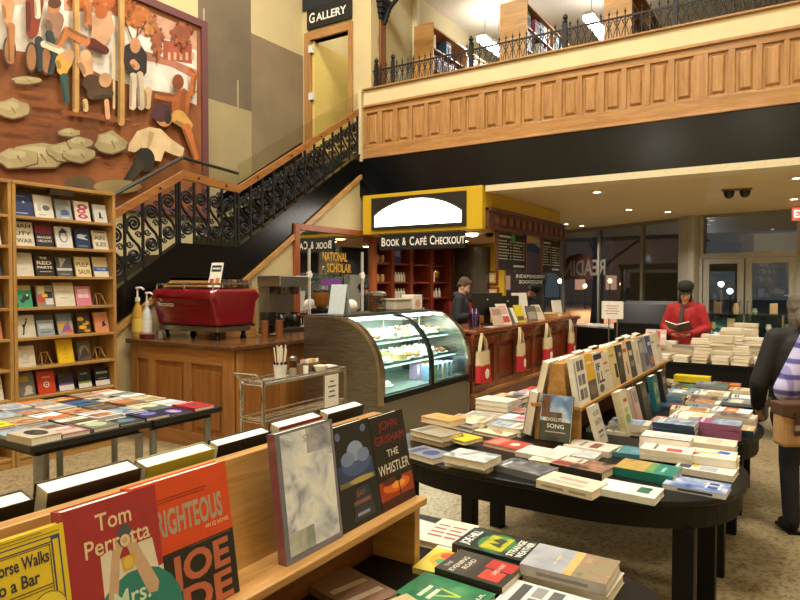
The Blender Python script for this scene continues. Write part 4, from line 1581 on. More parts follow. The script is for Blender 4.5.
MB().lathe([(.06, 0), (.07, .02), (.075, .18), (.07, .18), (.062, .02), (.001, .015)], (0, 0, 0), glass('jar_glass', 'e6e6ea', .8, .85), 18).build('glass_body', cp, smooth=True)
for i in range(7):
    g = i * 2.4
    MB().cyl((.03 * math.cos(g), .03 * math.sin(g), .02), (.055 * math.cos(g), .055 * math.sin(g), .2 + .02 * (i % 3)), .008, mat(['5a3a8c', '3a2a5a', 'b0a0d0'][i % 3], .4), 8).build('pen', cp)
MB().box(-.05, .05, -.09, .09, 0, .004, mat('cfd6dc', .3)).build('pad', None, org=(-3.33, y + .32, ZT))
o = bpy.data.objects['pad']; o.name = 'note_pad'
tag(o, 'small pale note pad lying on the counter edge before the monitor', 'note pad')

# ------------------------------------------------------------------ pastry case
PX0, PX1, PY0, PY1 = -4.17, -3.25, 4.74, 6.55
pc = thing('pastry_case', 'curved glass pastry case with stainless steel end panels', 'display case', (-3.7, 5.65, 0))
prof = [(PX0, .0), (PX1 - .02, .0), (PX1 - .02, .52), (PX1, .56)]
arc = []
for i in range(13):
    g = (math.pi / 2) * i / 12
    arc.append((PX1 - .52 + .52 * math.cos(g), .74 + .54 * math.sin(g)))
outline = [(PX0, 0), (PX1, 0)] + [(PX1, .5)] + arc + [(PX0, 1.28)]
STB = brushed('686663', '9c9a97', .22, .9)
for y0, y1 in ((PY0, PY0 + .05), (PY1 - .05, PY1)):
    MB().prism(outline, 'Y', y0, y1, STB).build('end_panel', pc, world=True, bevel=.008)
edge = [(PX1, .48)] + arc
for y0, y1 in ((PY0 - .015, PY0 + .065), (PY1 - .065, PY1 + .015)):
    e_ = MB()
    pts = [(x + .006, z) if i < 3 else (x, z) for i, (x, z) in enumerate(edge)]
    inner = [(PX1 - .52 + (x - PX1 + .52) * .95, .74 + (z - .74) * .95 if z > .74 else z) for x, z in edge]
    e_.prism(pts + inner[::-1], 'Y', y0, y1, mat('b0a492', .2, .9))
    e_.build('steel_edge', pc, world=True)
MB().box(PX0, PX1 - .01, PY0 + .05, PY1 - .05, 0, .5, brushed('6c6a66', '96938e', .3, .85)).build('base', pc, world=True)
MB().box(PX1 - .02, PX1 + .015, PY0 + .05, PY1 - .05, .5, .56, BLACKP).build('lower_rail', pc, world=True, bevel=.004)
MB().box(PX0, PX0 + .03, PY0 + .05, PY1 - .05, .5, 1.26, mat('9aa39c', .3)).build('rear_doors', pc, world=True)
MB().box(PX0, PX1 - .5, PY0 + .05, PY1 - .05, 1.26, 1.29, mat('55504a', .3, .7)).build('top', pc, world=True)
ymid = (PY0 + PY1) / 2 + .05
for y0, y1 in ((PY0 + .055, ymid - .02), (ymid + .02, PY1 - .055)):
    g_ = MB()
    pts = [(PX1, .56)] + arc
    inner = [(x - .006, z) for x, z in pts[:1]] + [(PX1 - .52 + (x - PX1 + .52) * .986, .74 + (z - .74) * .986) for x, z in arc]
    g_.prism(pts + inner[::-1], 'Y', y0, y1, glass('case_glass', 'e6f2ee', .6, .97))
    g_.build('curved_glass', pc, world=True, smooth=True)
m_ = MB()
pts = [(PX1 + .004, .52)] + [(x + .003, z + .003) for x, z in arc]
inner = [(PX1 - .04, .52)] + [(PX1 - .52 + (x - PX1 + .52) * .93, .74 + (z - .74) * .93) for x, z in arc]
m_.prism(pts + inner[::-1], 'Y', ymid - .02, ymid + .02, BLACKP)
m_.build('centre_mullion', pc, world=True)
MB().box(PX1 - .56, PX1 - .48, PY0 + .06, PY1 - .06, 1.225, 1.26, glow('eaf6ee', 12)).build('light_strip', pc, world=True)
area_lamp('case_light', (PX1 - .45, (PY0 + PY1) / 2, 1.2), .12, 1.6, 34, (.97, 1, .96))
for zz_, xx_ in ((.795, PX1 - .16), (1.015, PX1 - .26)):  # unseen glowing strips, added under the shelves to brighten the goods
    MB().box(xx_ - .03, xx_ + .01, PY0 + .07, PY1 - .07, zz_ - .016, zz_ - .006, glow('eaf6ee', 2.5)).build('light_strip', pc, world=True)
    area_lamp('case_light', (xx_ - .02, (PY0 + PY1) / 2, zz_ - .03), .04, 1.6, 7, (.94, 1, .96))
MB().box(PX0 + .05, PX1 - .06, PY0 + .06, PY1 - .06, .5, .56, mat('7c8682', .4)).build('floor_deck', pc, world=True)
SH = [(.80, .10), (1.02, .2)]
for z, ins in SH:
    MB().box(PX0 + .08, PX1 - ins, PY0 + .06, PY1 - .06, z - .008, z, glass('deck_glass', 'eef8f4', .4, .98)).build('glass_shelf', pc, world=True)
for y in (PY0 + .1, ymid, PY1 - .1):
    MB().cyl((PX0 + .3, y, .56), (PX0 + .3, y, 1.25), .01, STEEL, 8).build('support_rod', pc, world=True)
# cakes, plates and packets inside
rnd = random.Random(12)
plate = MB().lathe([(.001, 0), (.06, 0), (.12, .015), (.118, .02), (.06, .006), (.001, .006)], (0, 0, 0), mat('e8e8e2', .3), 24)
pl0 = None
n = 0
PAST = ['d9b77a', 'e8dcc0', 'a87a4a', 'e8e0d4', 'e6d8d0', '8a5a3a', 'd8c090', 'e4dccc']
lvl = [(.5605, 'on the deck', 2), (.8005, 'on the lower shelf', 0), (1.0205, 'on the upper shelf', 1)]
for z, where_, kind in lvl:
    for j in range(6):
        y = PY0 + .2 + j * .285
        x = PX1 - .30 if z < 1 else PX1 - .42
        if kind == 2 and j >= 3:
            y = PY0 + 1.16 + (j - 3) * .2
            for q in range(4):
                o = MB().box(-.05, .05, -.028, .028, 0, .16, mat(rnd.choice(['d87a6a', 'e0c070', '8aa8c8', 'e8e0d0', 'a8c08a', 'c8a8d0', 'e8d0b8']), .35)).box(.05, .051, -.02, .02, .05, .12, WHITE)
                o = o.build('snack_packet', None, org=(x + .14 - .16 * (q % 2), y - .05 + .1 * (q // 2), z), bevel=.008)
                tag(o, '%s colourful packet %s the pastry case' % (['first', 'second', 'third', 'fourth', 'fifth', 'sixth', 'seventh', 'eighth', 'ninth', 'tenth', 'eleventh', 'twelfth'][(j - 3) * 4 + q], 'in the front corner on the deck of'), 'packet', 'packets in the pastry case')
            continue
        if kind == 2 and j < 3 and j != 1:
            continue
        x = x - .02 * (j % 2)
        if pl0 is None:
            pl0 = plate.build('plate', None, smooth=True); o = pl0
        else:
            o = pl0.copy(); col.objects.link(o)
        o.location = (x, y, z)
        tag(o, 'white plate %s of the pastry case, %s from the steel end' % (where_, ORD[j + 1]), 'plate', 'plates in the pastry case')
        c_ = rnd.choice(PAST)
        if j % 2 == 0:
            p_ = MB()
            p_.lathe([(.001, 0), (.085, 0), (.088, .06), (.07, .075), (.001, .078)], (0, 0, 0), mat(c_, .7, bump=.3), 20)
            for q in range(8):
                g = q * math.pi / 4
                p_.ell((.07 * math.cos(g), .07 * math.sin(g), .08), .014, mat('f0e6d6', .6), 8)
            o = p_.build('round_cake', None, org=(x, y, z + .0065), smooth=True)
            tag(o, 'iced cake %s of the pastry case, %s plate from the steel end' % (where_, ORD[j + 1]), 'cake')
        else:
            for q in range(5):
                g = q * math.pi * .4
                p_ = MB().ell((0, 0, .022), (.045, .028, .022), mat(c_, .7, bump=.3), 12)
                o = p_.build('pastry', None, org=(x + .06 * math.cos(g), y + .06 * math.sin(g), z + .0155), rotz=g, smooth=True)
                tag(o, 'small pastry %s of the pastry case, %s plate from the steel end' % (where_, ORD[j + 1]), 'pastry', 'pastries %s case, plate %s' % (where_, ORD[j + 1]))
for z, where_, kind in lvl[1:]:
    for j in range(6):
        y = PY0 + .3 + j * .265
        o = pl0.copy(); col.objects.link(o)
        o.location = (PX1 - (.56 if z < 1 else .66), y, z)
        tag(o, 'rear white plate %s of the case, %s from the steel end' % (where_, ORD[j + 1]), 'plate', 'plates in the pastry case')
        c_ = PAST[(j * 3 + kind) % 8]
        p_ = MB().lathe([(.001, 0), (.08, 0), (.084, .05), (.066, .07), (.001, .074)], (0, 0, 0), mat(c_, .7, bump=.3), 20)
        for q in range(7):
            g = q * .9
            p_.ell((.06 * math.cos(g), .06 * math.sin(g), .074), .016, mat('e8ddd0', .6), 8)
        o = p_.build('round_cake', None, org=(PX1 - (.56 if z < 1 else .66), y, z + .0065), smooth=True)
        tag(o, 'iced cake at the rear %s, %s plate from the steel end' % (where_, ORD[j + 1]), 'cake')
# on top of the case: folded white sign, glass canister, white tubs
zt2 = 1.2905
y = at(339, 300, X=-4.0).y
o = MB()
for s_ in (-1, 1):
    o.box(-.1, .1, 0, .3, -.003, 0, mat('c4d2da', .4), frame((-4.0, PY0 + .35 + s_ * .06, zt2), (s_ * -1 * -1, 0, 0) if s_ > 0 else (1, 0, 0), (0, -s_ * .2, 1)))
tag(o.build('folded_menu_card', None, org=(-4.0, PY0 + .35, zt2), world=True), 'pale blue folded menu card standing on the pastry case', 'card')
cn = thing('glass_canister', 'large glass canister with steel lid on the pastry case', 'canister', (-3.98, PY0 + 1.0, zt2))
MB().lathe([(.09, 0), (.095, .02), (.095, .16), (.085, .17)], (0, 0, 0), glass('canister_glass', 'd8dcd8', .9, .8), 20).build('body', cn, smooth=True)
MB().lathe([(.1, .17), (.1, .2), (.06, .215), (.001, .22)], (0, 0, 0), STEEL, 20).build('lid', cn, smooth=True)
for i in range(5):
    MB().ell((.04 * math.cos(i * 1.3), .04 * math.sin(i * 1.3), .03 + .03 * i), (.04, .04, .016), mat('c9a878', .7), 10).build('biscuit', cn)
tr_ = thing('plastic_tub', 'wide pale plastic tub with lid on the pastry case', 'tub', (-3.98, PY0 + 1.38, zt2))
MB().box(-.1, .1, -.17, .17, 0, .11, mat('c9c4b4', .4)).build('body', tr_, bevel=.015)
MB().box(-.11, .11, -.18, .18, .11, .13, mat('a8a294', .4)).build('lid', tr_, bevel=.006)
tr_ = thing('white_carton', 'white carton with peach label at the far end of the pastry case', 'carton', (-3.95, PY0 + 1.68, zt2))
MB().box(-.08, .08, -.1, .1, 0, .17, WHITE).build('body', tr_, bevel=.004)
MB().ell((.081, 0, .07), (.001, .06, .05), mat('d8a888', .6)).build('peach_label', tr_)
ps = MB()
for k in range(4):
    ps.lathe([(.001, 0), (.05, 0), (.09, .012), (.088, .016), (.05, .006), (.001, .006)], (-3.8, PY0 + .62, zt2 + k * .012), mat('e4e4de', .3), 20)
# ------------------------------------------------------------------ espresso counter
EX0, EX1, EY0, EY1 = -6.02, -4.45, 4.08, 5.2
ec = thing('espresso_counter', 'honey wood panelled counter with dark top under the espresso machine', 'counter', (-5.2, 4.6, 0))
MB().box(EX0, EX1 - .02, EY0 + .02, EY0 + .72, 0, .96, BARW).build('body', ec, world=True)
MB().box(EX0 - .01, EX1 + .04, EY0 - .04, EY0 + .74, .97, 1.02, BARTOP).build('countertop', ec, world=True, bevel=.012)
MB().box(EX1 - .62, EX1 + .04, EY0 + .74, EY1 + .5, .97, 1.02, BARTOP).build('return_top', ec, world=True, bevel=.012)
MB().box(EX1 - .58, EX1 - .02, EY0 + .74, EY1 + .5, 0, .96, BARW).build('return_body', ec, world=True)
p = MB()
pz0, pz1 = .1, .82
for (x0, x1) in ((EX0 + .02, EX0 + .14), (EX1 - .14, EX1)):
    p.box(x0, x1, EY0, EY0 + .02, 0, .97, wood('86542a', 'ac7a44', .4, 'Z'))
p.box(EX0 + .14, EX1 - .14, EY0, EY0 + .02, .82, .97, wood('86542a', 'ac7a44', .4, 'X'))
p.box(EX0 + .14, EX1 - .14, EY0, EY0 + .02, 0, .14, wood('86542a', 'ac7a44', .4, 'X'))
p.box(EX0 + .32, EX0 + .44, EY0, EY0 + .02, .14, .82, wood('86542a', 'ac7a44', .4, 'Z'))
xs_ = [EX0 + .44, (EX0 + .44 + EX1 - .14) / 2, EX1 - .14]
p.box(xs_[1] - .05, xs_[1] + .05, EY0, EY0 + .02, .14, .82, wood('86542a', 'ac7a44', .4, 'Z'))
p.build('front_frame', ec, world=True, bevel=.004)
for a, b in ((xs_[0], xs_[1] - .05), (xs_[1] + .05, xs_[2])):
    MB().box(a + .05, b - .05, EY0 + .005, EY0 + .02, .2, .76, BARW).build('raised_panel', ec, world=True, bevel=.008)
for y0 in (EY0 + .04, EY0 + .62, EY0 + 1.16):
    MB().box(EX1 - .02, EX1, y0, y0 + .1, 0, .97, wood('86542a', 'ac7a44', .4, 'Z')).build('side_stile', ec, world=True, bevel=.004)

# espresso machine
RED = mat('7a0c1c', .16, .15, var=.15, scale=3, spec=.8)
em = thing('espresso_machine', 'glossy dark red espresso machine with chrome rail and white lettering', 'espresso machine', (-5.42, 4.56, 1.0205))
mx0, mx1, my0, my1 = -.47, .45, -.28, .30
b_ = MB()
secs = [(.14, -.0, .03), (.22, .0, .01), (.40, .05, 0), (.47, .06, 0), (.52, .03, .0)]


def sect(x, flare):
    """cross-section (y, z) of the body, swelling outwards at the top"""
    return [(-.22, .14), (-.235, .22), (-.275, .36), (-.31 - flare, .44), (-.30 - flare, .49), (-.26, .52), (.26, .52), (.34, .50), (.36, .44), (.30, .38), (.27, .22), (.26, .14)]


rows = [(mx0 + .05, 0), (mx0, 0), (0, .0), (mx1, 0), (mx1 + .05, 0)]
vs_, fs_ = [], []
for i, (x, fl) in enumerate(rows):
    s_ = sect(x, fl)
    k_ = .93 if i in (0, 4) else 1
    for (y, z) in s_:
        vs_.append((x, y * k_, .33 + (z - .33) * k_))
m_ = len(sect(0, 0))
for i in range(4):
    for j in range(m_):
        j2 = (j + 1) % m_
        fs_.append((i * m_ + j, (i + 1) * m_ + j, (i + 1) * m_ + j2, i * m_ + j2))
fs_.append(tuple(range(m_)))
fs_.append(tuple(4 * m_ + j for j in range(m_ - 1, -1, -1)))
b_.add(vs_, fs_, RED)
b_.build('body', em, smooth=False, bevel=.025)
MB().tube([(mx0 + .02, -.24, .57), (mx1 - .02, -.24, .57), (mx1 - .02, .27, .57), (mx0 + .02, .27, .57)], .011, CHROME, 8, closed=True).build('cup_rail', em, smooth=True)
for x in (mx0 + .02, 0, mx1 - .02):
    for y in (-.24, .27):
        MB().cyl((x, y, .52), (x, y, .57), .009, CHROME, 8).build('rail_post', em)
MB().box(mx0 + .03, mx1 - .03, -.23, .26, .522, .535, mat('3a3230', .3, .6)).build('cup_tray', em)
MB().box(mx0, mx1, -.2, .25, .08, .135, STEEL).build('drip_tray', em, bevel=.006)
for x in (mx0 + .06, mx1 - .06):
    for y in (-.15, .2):
        MB().lathe([(.03, 0), (.035, .02), (.022, .04), (.022, .08)], (x, y, 0), BLACKP, 14).build('foot', em, smooth=True)
for x in (-.28, 0, .28):
    gh = MB().lathe([(.034, .1), (.036, .13), (.036, .14)], (x, .30, .02), CHROME, 14)
    gh.tube([(x, .31, .14), (x, .36, .14), (x, .46, .12)], [.012, .014, .016], BLACKP, 8)
    gh.build('group_handle', em, smooth=True)
lt = MB()
N_ = Vector((0, -.9, .42)).normalized()
Mx = frame((mx0 + .2, -.279, .365), (1, 0, 0), (0, -.36, .93))
lt.text('la', WHITE, Mx @ Matrix.Translation((-.02, .048, .012)), .026, .035, .02)
lt.text('Marzocco', WHITE, Mx @ Matrix.Translation((.03, .0, .012)), .05, .25, .025)
lt.build('white_lettering', em)
# card on the machine, pump bottles, small tools
o = MB().box(-.075, .075, -.004, .004, 0, .27, mat('e2e0d8', .4)).box(-.06, .06, -.0055, -.004, .17, .24, mat('23252a', .5)).box(-.05, .05, -.006, -.0055, .195, .215, mat('c8ccd0', .5))
o.box(-.06, -.01, -.0055, -.004, .03, .09, mat('a8482a', .5)).box(.01, .06, -.0055, -.004, .04, .1, mat('c07a3a', .5))
o = o.build('menu_card', None, org=(-5.30, 4.60, 1.5565))
o.rotation_euler = (R(-16), 0, R(12))
tag(o, 'white printed card standing on top of the red espresso machine', 'card')


def pump_bottle(x, y, liq, lab, label, sc=1.0):
    p_ = thing('pump_bottle', label, 'bottle', (x, y, 1.0205))
    MB().lathe([(.042, 0), (.045, .015), (.045, .2), (.03, .25), (.017, .28), (.017, .3)], (0, 0, 0), mat(liq, .15), 16).build('bottle_body', p_, smooth=True)
    MB().lathe([(.0462, .05), (.0462, .16)], (0, 0, 0), mat(lab, .5), 16).build('paper_label', p_)
    q = MB().lathe([(.02, .3), (.02, .33), (.008, .335), (.008, .4), (.016, .405), (.016, .42)], (0, 0, 0), WHITE, 12)
    q.tube([(0, 0, .412), (.05, -.0, .414), (.085, .0, .40)], .009, WHITE, 8)
    q.build('pump', p_, smooth=True)
    p_.scale = (sc, sc, sc)


pump_bottle(-5.985, 4.165, 'b8903a', 'd8c060', 'yellow syrup bottle with white pump, beside the bookcase', 1.28)
pump_bottle(-5.925, 4.235, 'c8d0d4', 'e6e8ea', 'clear syrup bottle with white pump, nearest the espresso machine', 1.15)
tg = thing('steel_milk_jug', 'small steel milk jug on the counter before the espresso machine', 'jug', (-5.6, 4.16, 1.0205))
MB().lathe([(.04, 0), (.048, .02), (.042, .07), (.045, .09), (.04, .09), (.036, .02), (.001, .015)], (0, 0, 0), STEEL, 16).build('body', tg, smooth=True)
MB().tube([(.044, 0, .08), (.075, 0, .07), (.07, 0, .03), (.046, 0, .025)], .006, STEEL, 6).build('handle', tg, smooth=True)
o = MB().box(-.06, .06, -.05, .05, 0, .05, mat('5a1f22', .5)).build('sachet_box', None, org=(-5.78, 4.13, 1.0205), bevel=.005)
tag(o, 'dark red sachet box at the left front of the espresso counter', 'box')
for i, x in enumerate((-4.86, -4.76)):
    cpp = thing('cup_stack', ['stack of cups at the right of the espresso machine, inner', 'stack of cups at the right of the espresso machine, outer'][i], 'cups', (x, 4.9 + .12 * i, 1.0205))
    for k in range(3):
        MB().lathe([(.03, 0), (.042, .07), (.044, .08), (.04, .08), (.03, .01)], (0, 0, k * .05), mat('8c5a34', .5), 14).build('cup', cpp, smooth=True)

gj = thing('glass_jar', 'glass blender jar with dark contents right of the espresso machine', 'jar', (-5.0, 5.1, 1.0205))
MB().lathe([(.07, 0), (.085, .02), (.095, .26), (.09, .26), (.078, .03), (.001, .015)], (0, 0, 0), glass('blender_glass', 'e6e8e6', .8, .9), 18).build('body', gj, smooth=True)
MB().lathe([(.001, .02), (.074, .03), (.08, .12), (.001, .12)], (0, 0, 0), mat('1c1a1a', .3), 16).build('contents', gj, smooth=True)
# back bar under the stair: low counter, brewers, glassware
bbk = thing('back_bar', 'low wooden back bar counter against the stair wall', 'counter', (-5.75, 6.9, 0))
MB().box(SX + .01, -5.5, 5.75, 8.3, 0, .9, BARW).build('body', bbk, world=True)
MB().box(SX + .01, -5.46, 5.7, 8.35, .9, .95, wood('7a4c24', 'a0703a', .3, 'Y')).build('countertop', bbk, world=True, bevel=.008)
wb_ = thing('wooden_hutch', 'honey wood hutch with open top behind the espresso machine', 'hutch', (-5.85, 5.4, 0))
za = at(190, 275, X=-5.85).z
MB().box(SX + .01, -5.6, 5.03, 5.5, 0, 1.5, wood('8a5a2c', 'b5834a', .45, 'Y')).build('carcass', wb_, world=True)
MB().box(SX + .01, -5.57, 5.0, 5.52, 1.5, 1.54, OAK).build('top', wb_, world=True, bevel=.004)
for k in range(6):
    o = MB().lathe([(.032, 0), (.035, .02), (.035, .09), (.03, .1)], (0, 0, 0), mat(['2a211c', '4a3020', '6a4a30'][k % 3], .35), 12).build('tin', None, org=(-5.66, 5.06 + k * .078, 1.5405), smooth=True)
    tag(o, 'small dark tin on the hutch, %s from the bookcase side' % ORD[k + 1], 'tin', 'tins on the hutch')
zb = .9505
br = thing('coffee_brewer', 'square steel coffee brewer standing before the framed mirror', 'coffee brewer', (-5.72, 6.1, zb))
hB = at(300, 276, X=-5.6).z - zb
MB().box(-.2, .2, -.24, .24, 0, .08, STEELD).build('base', br, bevel=.008)
MB().box(-.2, -.02, -.24, .24, .08, hB - .14, STEEL).build('column', br, bevel=.008)
MB().box(-.2, .2, -.26, .26, hB - .14, hB, STEEL).build('head', br, bevel=.012)
for s_ in (-1, 1):
    MB().lathe([(.05, hB - .24), (.075, hB - .14)], (.09, s_ * .12, 0), mat('8e8a84', .25, .9), 16).build('brew_basket', br, smooth=True)
    cr = MB().lathe([(.07, 0), (.085, .03), (.08, .12), (.05, .17), (.055, .19)], (.09, s_ * .12, .081), mat('15100c', .15), 18)
    cr.tube([(.17, s_ * .12, .22), (.23, s_ * .12, .2), (.23, s_ * .12, .12), (.175, s_ * .12, .11)], .012, BLACKP, 6)
    cr.build('carafe', br, smooth=True)
gr = thing('coffee_grinder', 'black coffee grinder with amber bean hopper below the mirror', 'grinder', (-5.7, 6.85, zb))
MB().box(-.1, .1, -.12, .12, 0, .3, BLACKP).build('body', gr, bevel=.02)
MB().lathe([(.05, .3), (.09, .34), (.12, .5), (.12, .52)], (0, 0, 0), mat('8a5a24', .15), 18).build('hopper', gr, smooth=True)
MB().lathe([(.12, .52), (.11, .55), (.001, .57)], (0, 0, 0), BLACKP, 18).build('lid', gr, smooth=True)
cb_ = thing('copper_basket', 'copper wire basket of glassware before the mirror', 'basket', (-5.68, 7.5, zb))
MB().lathe([(.16, 0), (.2, .1), (.22, .2), (.21, .2), (.19, .1), (.15, .012), (.001, .012)], (0, 0, 0), mat('a8642a', .3, .7, var=.35, scale=40), 24).build('bowl', cb_, smooth=True)
for k in range(7):
    g = k * .9
    MB().lathe([(.03, 0), (.04, .08), (.036, .08), (.028, .01), (.001, .01)], (.12 * math.cos(g), .12 * math.sin(g), .15), mat(['dfe2e2', '2b2b2e', 'b8bcc0'][k % 3], .15), 12).build('cup', cb_, smooth=True)
MB().lathe([(.09, .28), (.1, .3), (.09, .36), (.05, .4), (.001, .41)], (0, 0, 0), WHITE, 16).build('white_dome', cb_, smooth=True)
pl = None
for k in range(3):
    o = thing('plate_stack', 'stack of white plates on the back bar, %s from the hutch' % ORD[k + 1], 'plates', (-5.62, 5.86 + .0 * k, zb) if k == 0 else (-5.6, 7.0 + k * .35, zb))
    for q in range(5):
        MB().lathe([(.001, 0), (.06, 0), (.1, .012), (.098, .016), (.06, .006), (.001, .006)], (0, 0, q * .012), mat('dcdad2', .3), 18).build('plate', o, smooth=True)

# condiment cart
cart = thing('wire_cart', 'chrome wire cart with condiments in front of the counter', 'cart', (-3.35, 3.72, 0))
c0, c1, d0, d1, zc = -3.46, -3.24, 3.25, 4.2, .87
for x in (c0, c1):
    for y in (d0, d1):
        q = MB().cyl((x, y, .03), (x, y, zc + .03), .013, CHROME, 10)
        q.lathe([(.02, 0), (.02, .03)], (x, y, 0), BLACKP, 10)
        q.build('leg', cart, world=True)
for z in (.60, zc):
    sh = MB()
    for x in (c0, c1):
        for dz in (0, .028):
            sh.cyl((x, d0, z + dz), (x, d1, z + dz), .006, CHROME, 6)
    for y in (d0, d1):
        for dz in (0, .028):
            sh.cyl((c0, y, z + dz), (c1, y, z + dz), .006, CHROME, 6)
    k = 22
    for i in range(1, k):
        y = d0 + (d1 - d0) * i / k
        sh.cyl((c0, y, z), (c1, y, z), .0028, CHROME, 5)
    for x in (c0 + .07, c0 + .15):
        sh.cyl((x, d0, z - .006), (x, d1, z - .006), .004, CHROME, 5)
    sh.build('wire_shelf', cart, world=True)
hd = MB().tube([(c0, d0, zc + .03), (c0, d0 - .03, zc + .05), (c0, d0 - .06, zc + .08)], .01, CHROME, 8)
hd.tube([(c1, d0, zc + .03), (c1, d0 - .03, zc + .05), (c1, d0 - .06, zc + .08)], .01, CHROME, 8)
hd.tube([(c0, d0 - .06, zc + .08), (c1, d0 - .06, zc + .08)], .01, CHROME, 8)
hd.build('handle', cart, world=True)
o = MB().box(c0 + .02, c1 - .02, d0 + .06, d1 - .1, zc + .0035, zc + .012, mat('b9b4aa', .25, .5))
o = o.build('serving_tray', None, org=(-3.35, 3.7, zc + .0035), world=True, bevel=.003)
tag(o, 'pale serving tray lying on the wire cart', 'tray')
zt3 = zc + .0125
pp_ = at(288, 372, X=-3.34)
sj = thing('straw_cup', 'white cup of paper straws on the wire cart', 'cup', (-3.34, 3.53, zt3))
MB().lathe([(.04, 0), (.052, .1), (.048, .1), (.038, .008), (.001, .008)], (0, 0, 0), mat('dcdcd8', .3), 18).build('cup_body', sj, smooth=True)
for k in range(14):
    g = k * 2.4
    r_ = .008 + .022 * (k % 4) / 3
    MB().cyl((r_ * .7 * math.cos(g), r_ * .7 * math.sin(g), .01), (r_ * 1.6 * math.cos(g), r_ * 1.6 * math.sin(g), .22 + .015 * (k % 3)), .0045, WHITE, 6).build('straw', sj)
for k in range(5):
    MB().ell((.045 * math.cos(k * .7 - 2), .045 * math.sin(k * .7 - 2), .115), (.01, .01, .012), BLACKP, 8).build('lid_knob', sj)
sk = thing('sugar_shaker', 'glass sugar shaker with steel cap on the wire cart', 'shaker', (-3.34, 3.67, zt3))
MB().lathe([(.03, 0), (.034, .02), (.028, .1), (.03, .12)], (0, 0, 0), glass('shaker_glass', 'e8e6de', .9, .8), 16).build('glass_body', sk, smooth=True)
MB().lathe([(.026, .004), (.03, .02), (.026, .06), (.001, .06)], (0, 0, 0), WHITE, 14).build('sugar', sk, smooth=True)
MB().lathe([(.031, .12), (.03, .145), (.015, .155), (.001, .156)], (0, 0, 0), STEEL, 14).build('cap', sk, smooth=True)
for i, y in enumerate((3.76, 3.83)):
    sk = thing('spice_shaker', ['small spice shaker beside the sugar shaker on the wire cart', 'small white-labelled spice shaker beside the white bowl'][i], 'shaker', (-3.35, y, zt3))
    MB().lathe([(.02, 0), (.022, .06), (.018, .065)], (0, 0, 0), mat(['7a5a3a', 'e0ded8'][i], .3), 12).build('body', sk, smooth=True)
    MB().lathe([(.02, .065), (.02, .08), (.001, .086)], (0, 0, 0), STEEL, 12).build('cap', sk, smooth=True)
o = MB().lathe([(.035, 0), (.06, .05), (.056, .05), (.032, .008), (.001, .008)], (0, 0, 0), mat('e4dcc4', .35), 18).build('bowl', None, org=(-3.315, 3.97, zt3), smooth=True)
tag(o, 'small cream bowl at the front of the wire cart', 'bowl')
bk_ = thing('sachet_basket', 'brown basket of sugar sachets on the wire cart', 'basket', (-3.405, 3.94, zt3))
MB().box(-.035, .035, -.1, .1, 0, .07, mat('5a4a34', .8, var=.4, scale=80)).build('basket_body', bk_, bevel=.008)
for k in range(8):
    MB().box(-.004 + (k % 2) * .03 - .015, .004 + (k % 2) * .03 - .015, -.09 + k * .02, -.05 + k * .02, .05, .1, mat(['d8b8a0', 'e8e4d8', 'c9a050'][k % 3], .6)).build('sachet', bk_)
o = MB().box(-.05, .05, -.06, .06, 0, .006, WHITE).box(-.045, .05, -.06, .055, .006, .011, WHITE).build('napkin', None, org=(-3.56, 3.9, zt3 + .1005))
o.location = (-3.35, 4.11, zc + .035)
tag(o, 'folded white napkins at the far end of the wire cart', 'napkin')
o = MB()
Msg = frame((c1 + .012, 3.92, .60), *FACE_X)
o.box(0, .17, 0, .26, 0, .003, mat('e4e2da', .5), Msg)
for k, (w_, y_) in enumerate(((.05, .2), (.1, .16), (.07, .12), (.09, .08))):
    o.box(.085 - w_ / 2, .085 + w_ / 2, y_, y_ + .012, .003, .0034, mat('4a4a4c', .6), Msg)
tag(o.build('paper_notice', None, org=(c1 + .012, 3.88, .44), world=True), 'white paper notice hanging on the front of the wire cart', 'notice')

# ------------------------------------------------------------------ sofa, table and sign stand by the windows
p_ = at(652, 315, Y=11.3)
bs_ = thing('upright_cabinet', 'black low cabinet with sloping lid by the windows', 'cabinet', (p_.x + .12, 11.0, 0))
MB().box(-.6, .6, -.3, .3, 0, .95, BLACKP).build('body', bs_, bevel=.01)
MB().prism([(-.3, .95), (.3, .95), (.3, 1.3), (.05, 1.25)], 'X', -.55, .6, BLACKP).build('lid', bs_, bevel=.01)
wt = thing('window_table', 'black clothed table of magazines by the dark windows', 'table', (-3.55, 12.75, 0), R(-28))
MB().box(-1.3, 1.3, -.4, .4, .70, .74, BLACKP).build('tabletop', wt)
MB().box(-1.28, 1.28, -.39, -.37, .1, .70, BLACKP).build('cloth_front', wt)
MB().box(-1.28, 1.28, .37, .39, .1, .70, BLACKP).build('cloth_rear', wt)
for s_ in (-1, 1):
    for t_ in (-1, 1):
        MB().box(s_ * 1.2 - .03, s_ * 1.2 + .03, t_ * .3 - .03, t_ * .3 + .03, 0, .70, BLACKP).build('leg', wt)
rnd = random.Random(31)
wm = Matrix.Translation((-3.55, 12.75, 0)) @ Matrix.Rotation(R(-28), 4, 'Z')
for i in range(11):
    for j in range(2):
        o = MB().box(-.1, .1, -.14, .14, 0, .03, mat(rnd.choice(['d8d0c0', 'c9bfae', 'e0dcd0', '9aa0a4', 'b8a890']), .5)).box(-.09, .06, .0, .1, .03, .0305, mat(rnd.choice(['6a7a86', 'a86a5a', 'd0c8b0']), .5))
        q = wm @ Vector((-1.15 + i * .23, -.19 + j * .36, .7405))
        o = o.build('magazine', None, org=tuple(q), rotz=R(-28 + rnd.uniform(-6, 6)))
        tag(o, 'magazine lying on the black table by the dark windows', 'magazine', 'magazines on the window table')
p_ = at(613, 309, Y=8.9)
ss = thing('sign_stand', 'white notice on two thin steel poles behind the book riser', 'sign', (p_.x, 8.9, 0))
a, b = at(604, 303, Y=8.9), at(622, 317, Y=8.9)
zc_ = (a.z + b.z) / 2
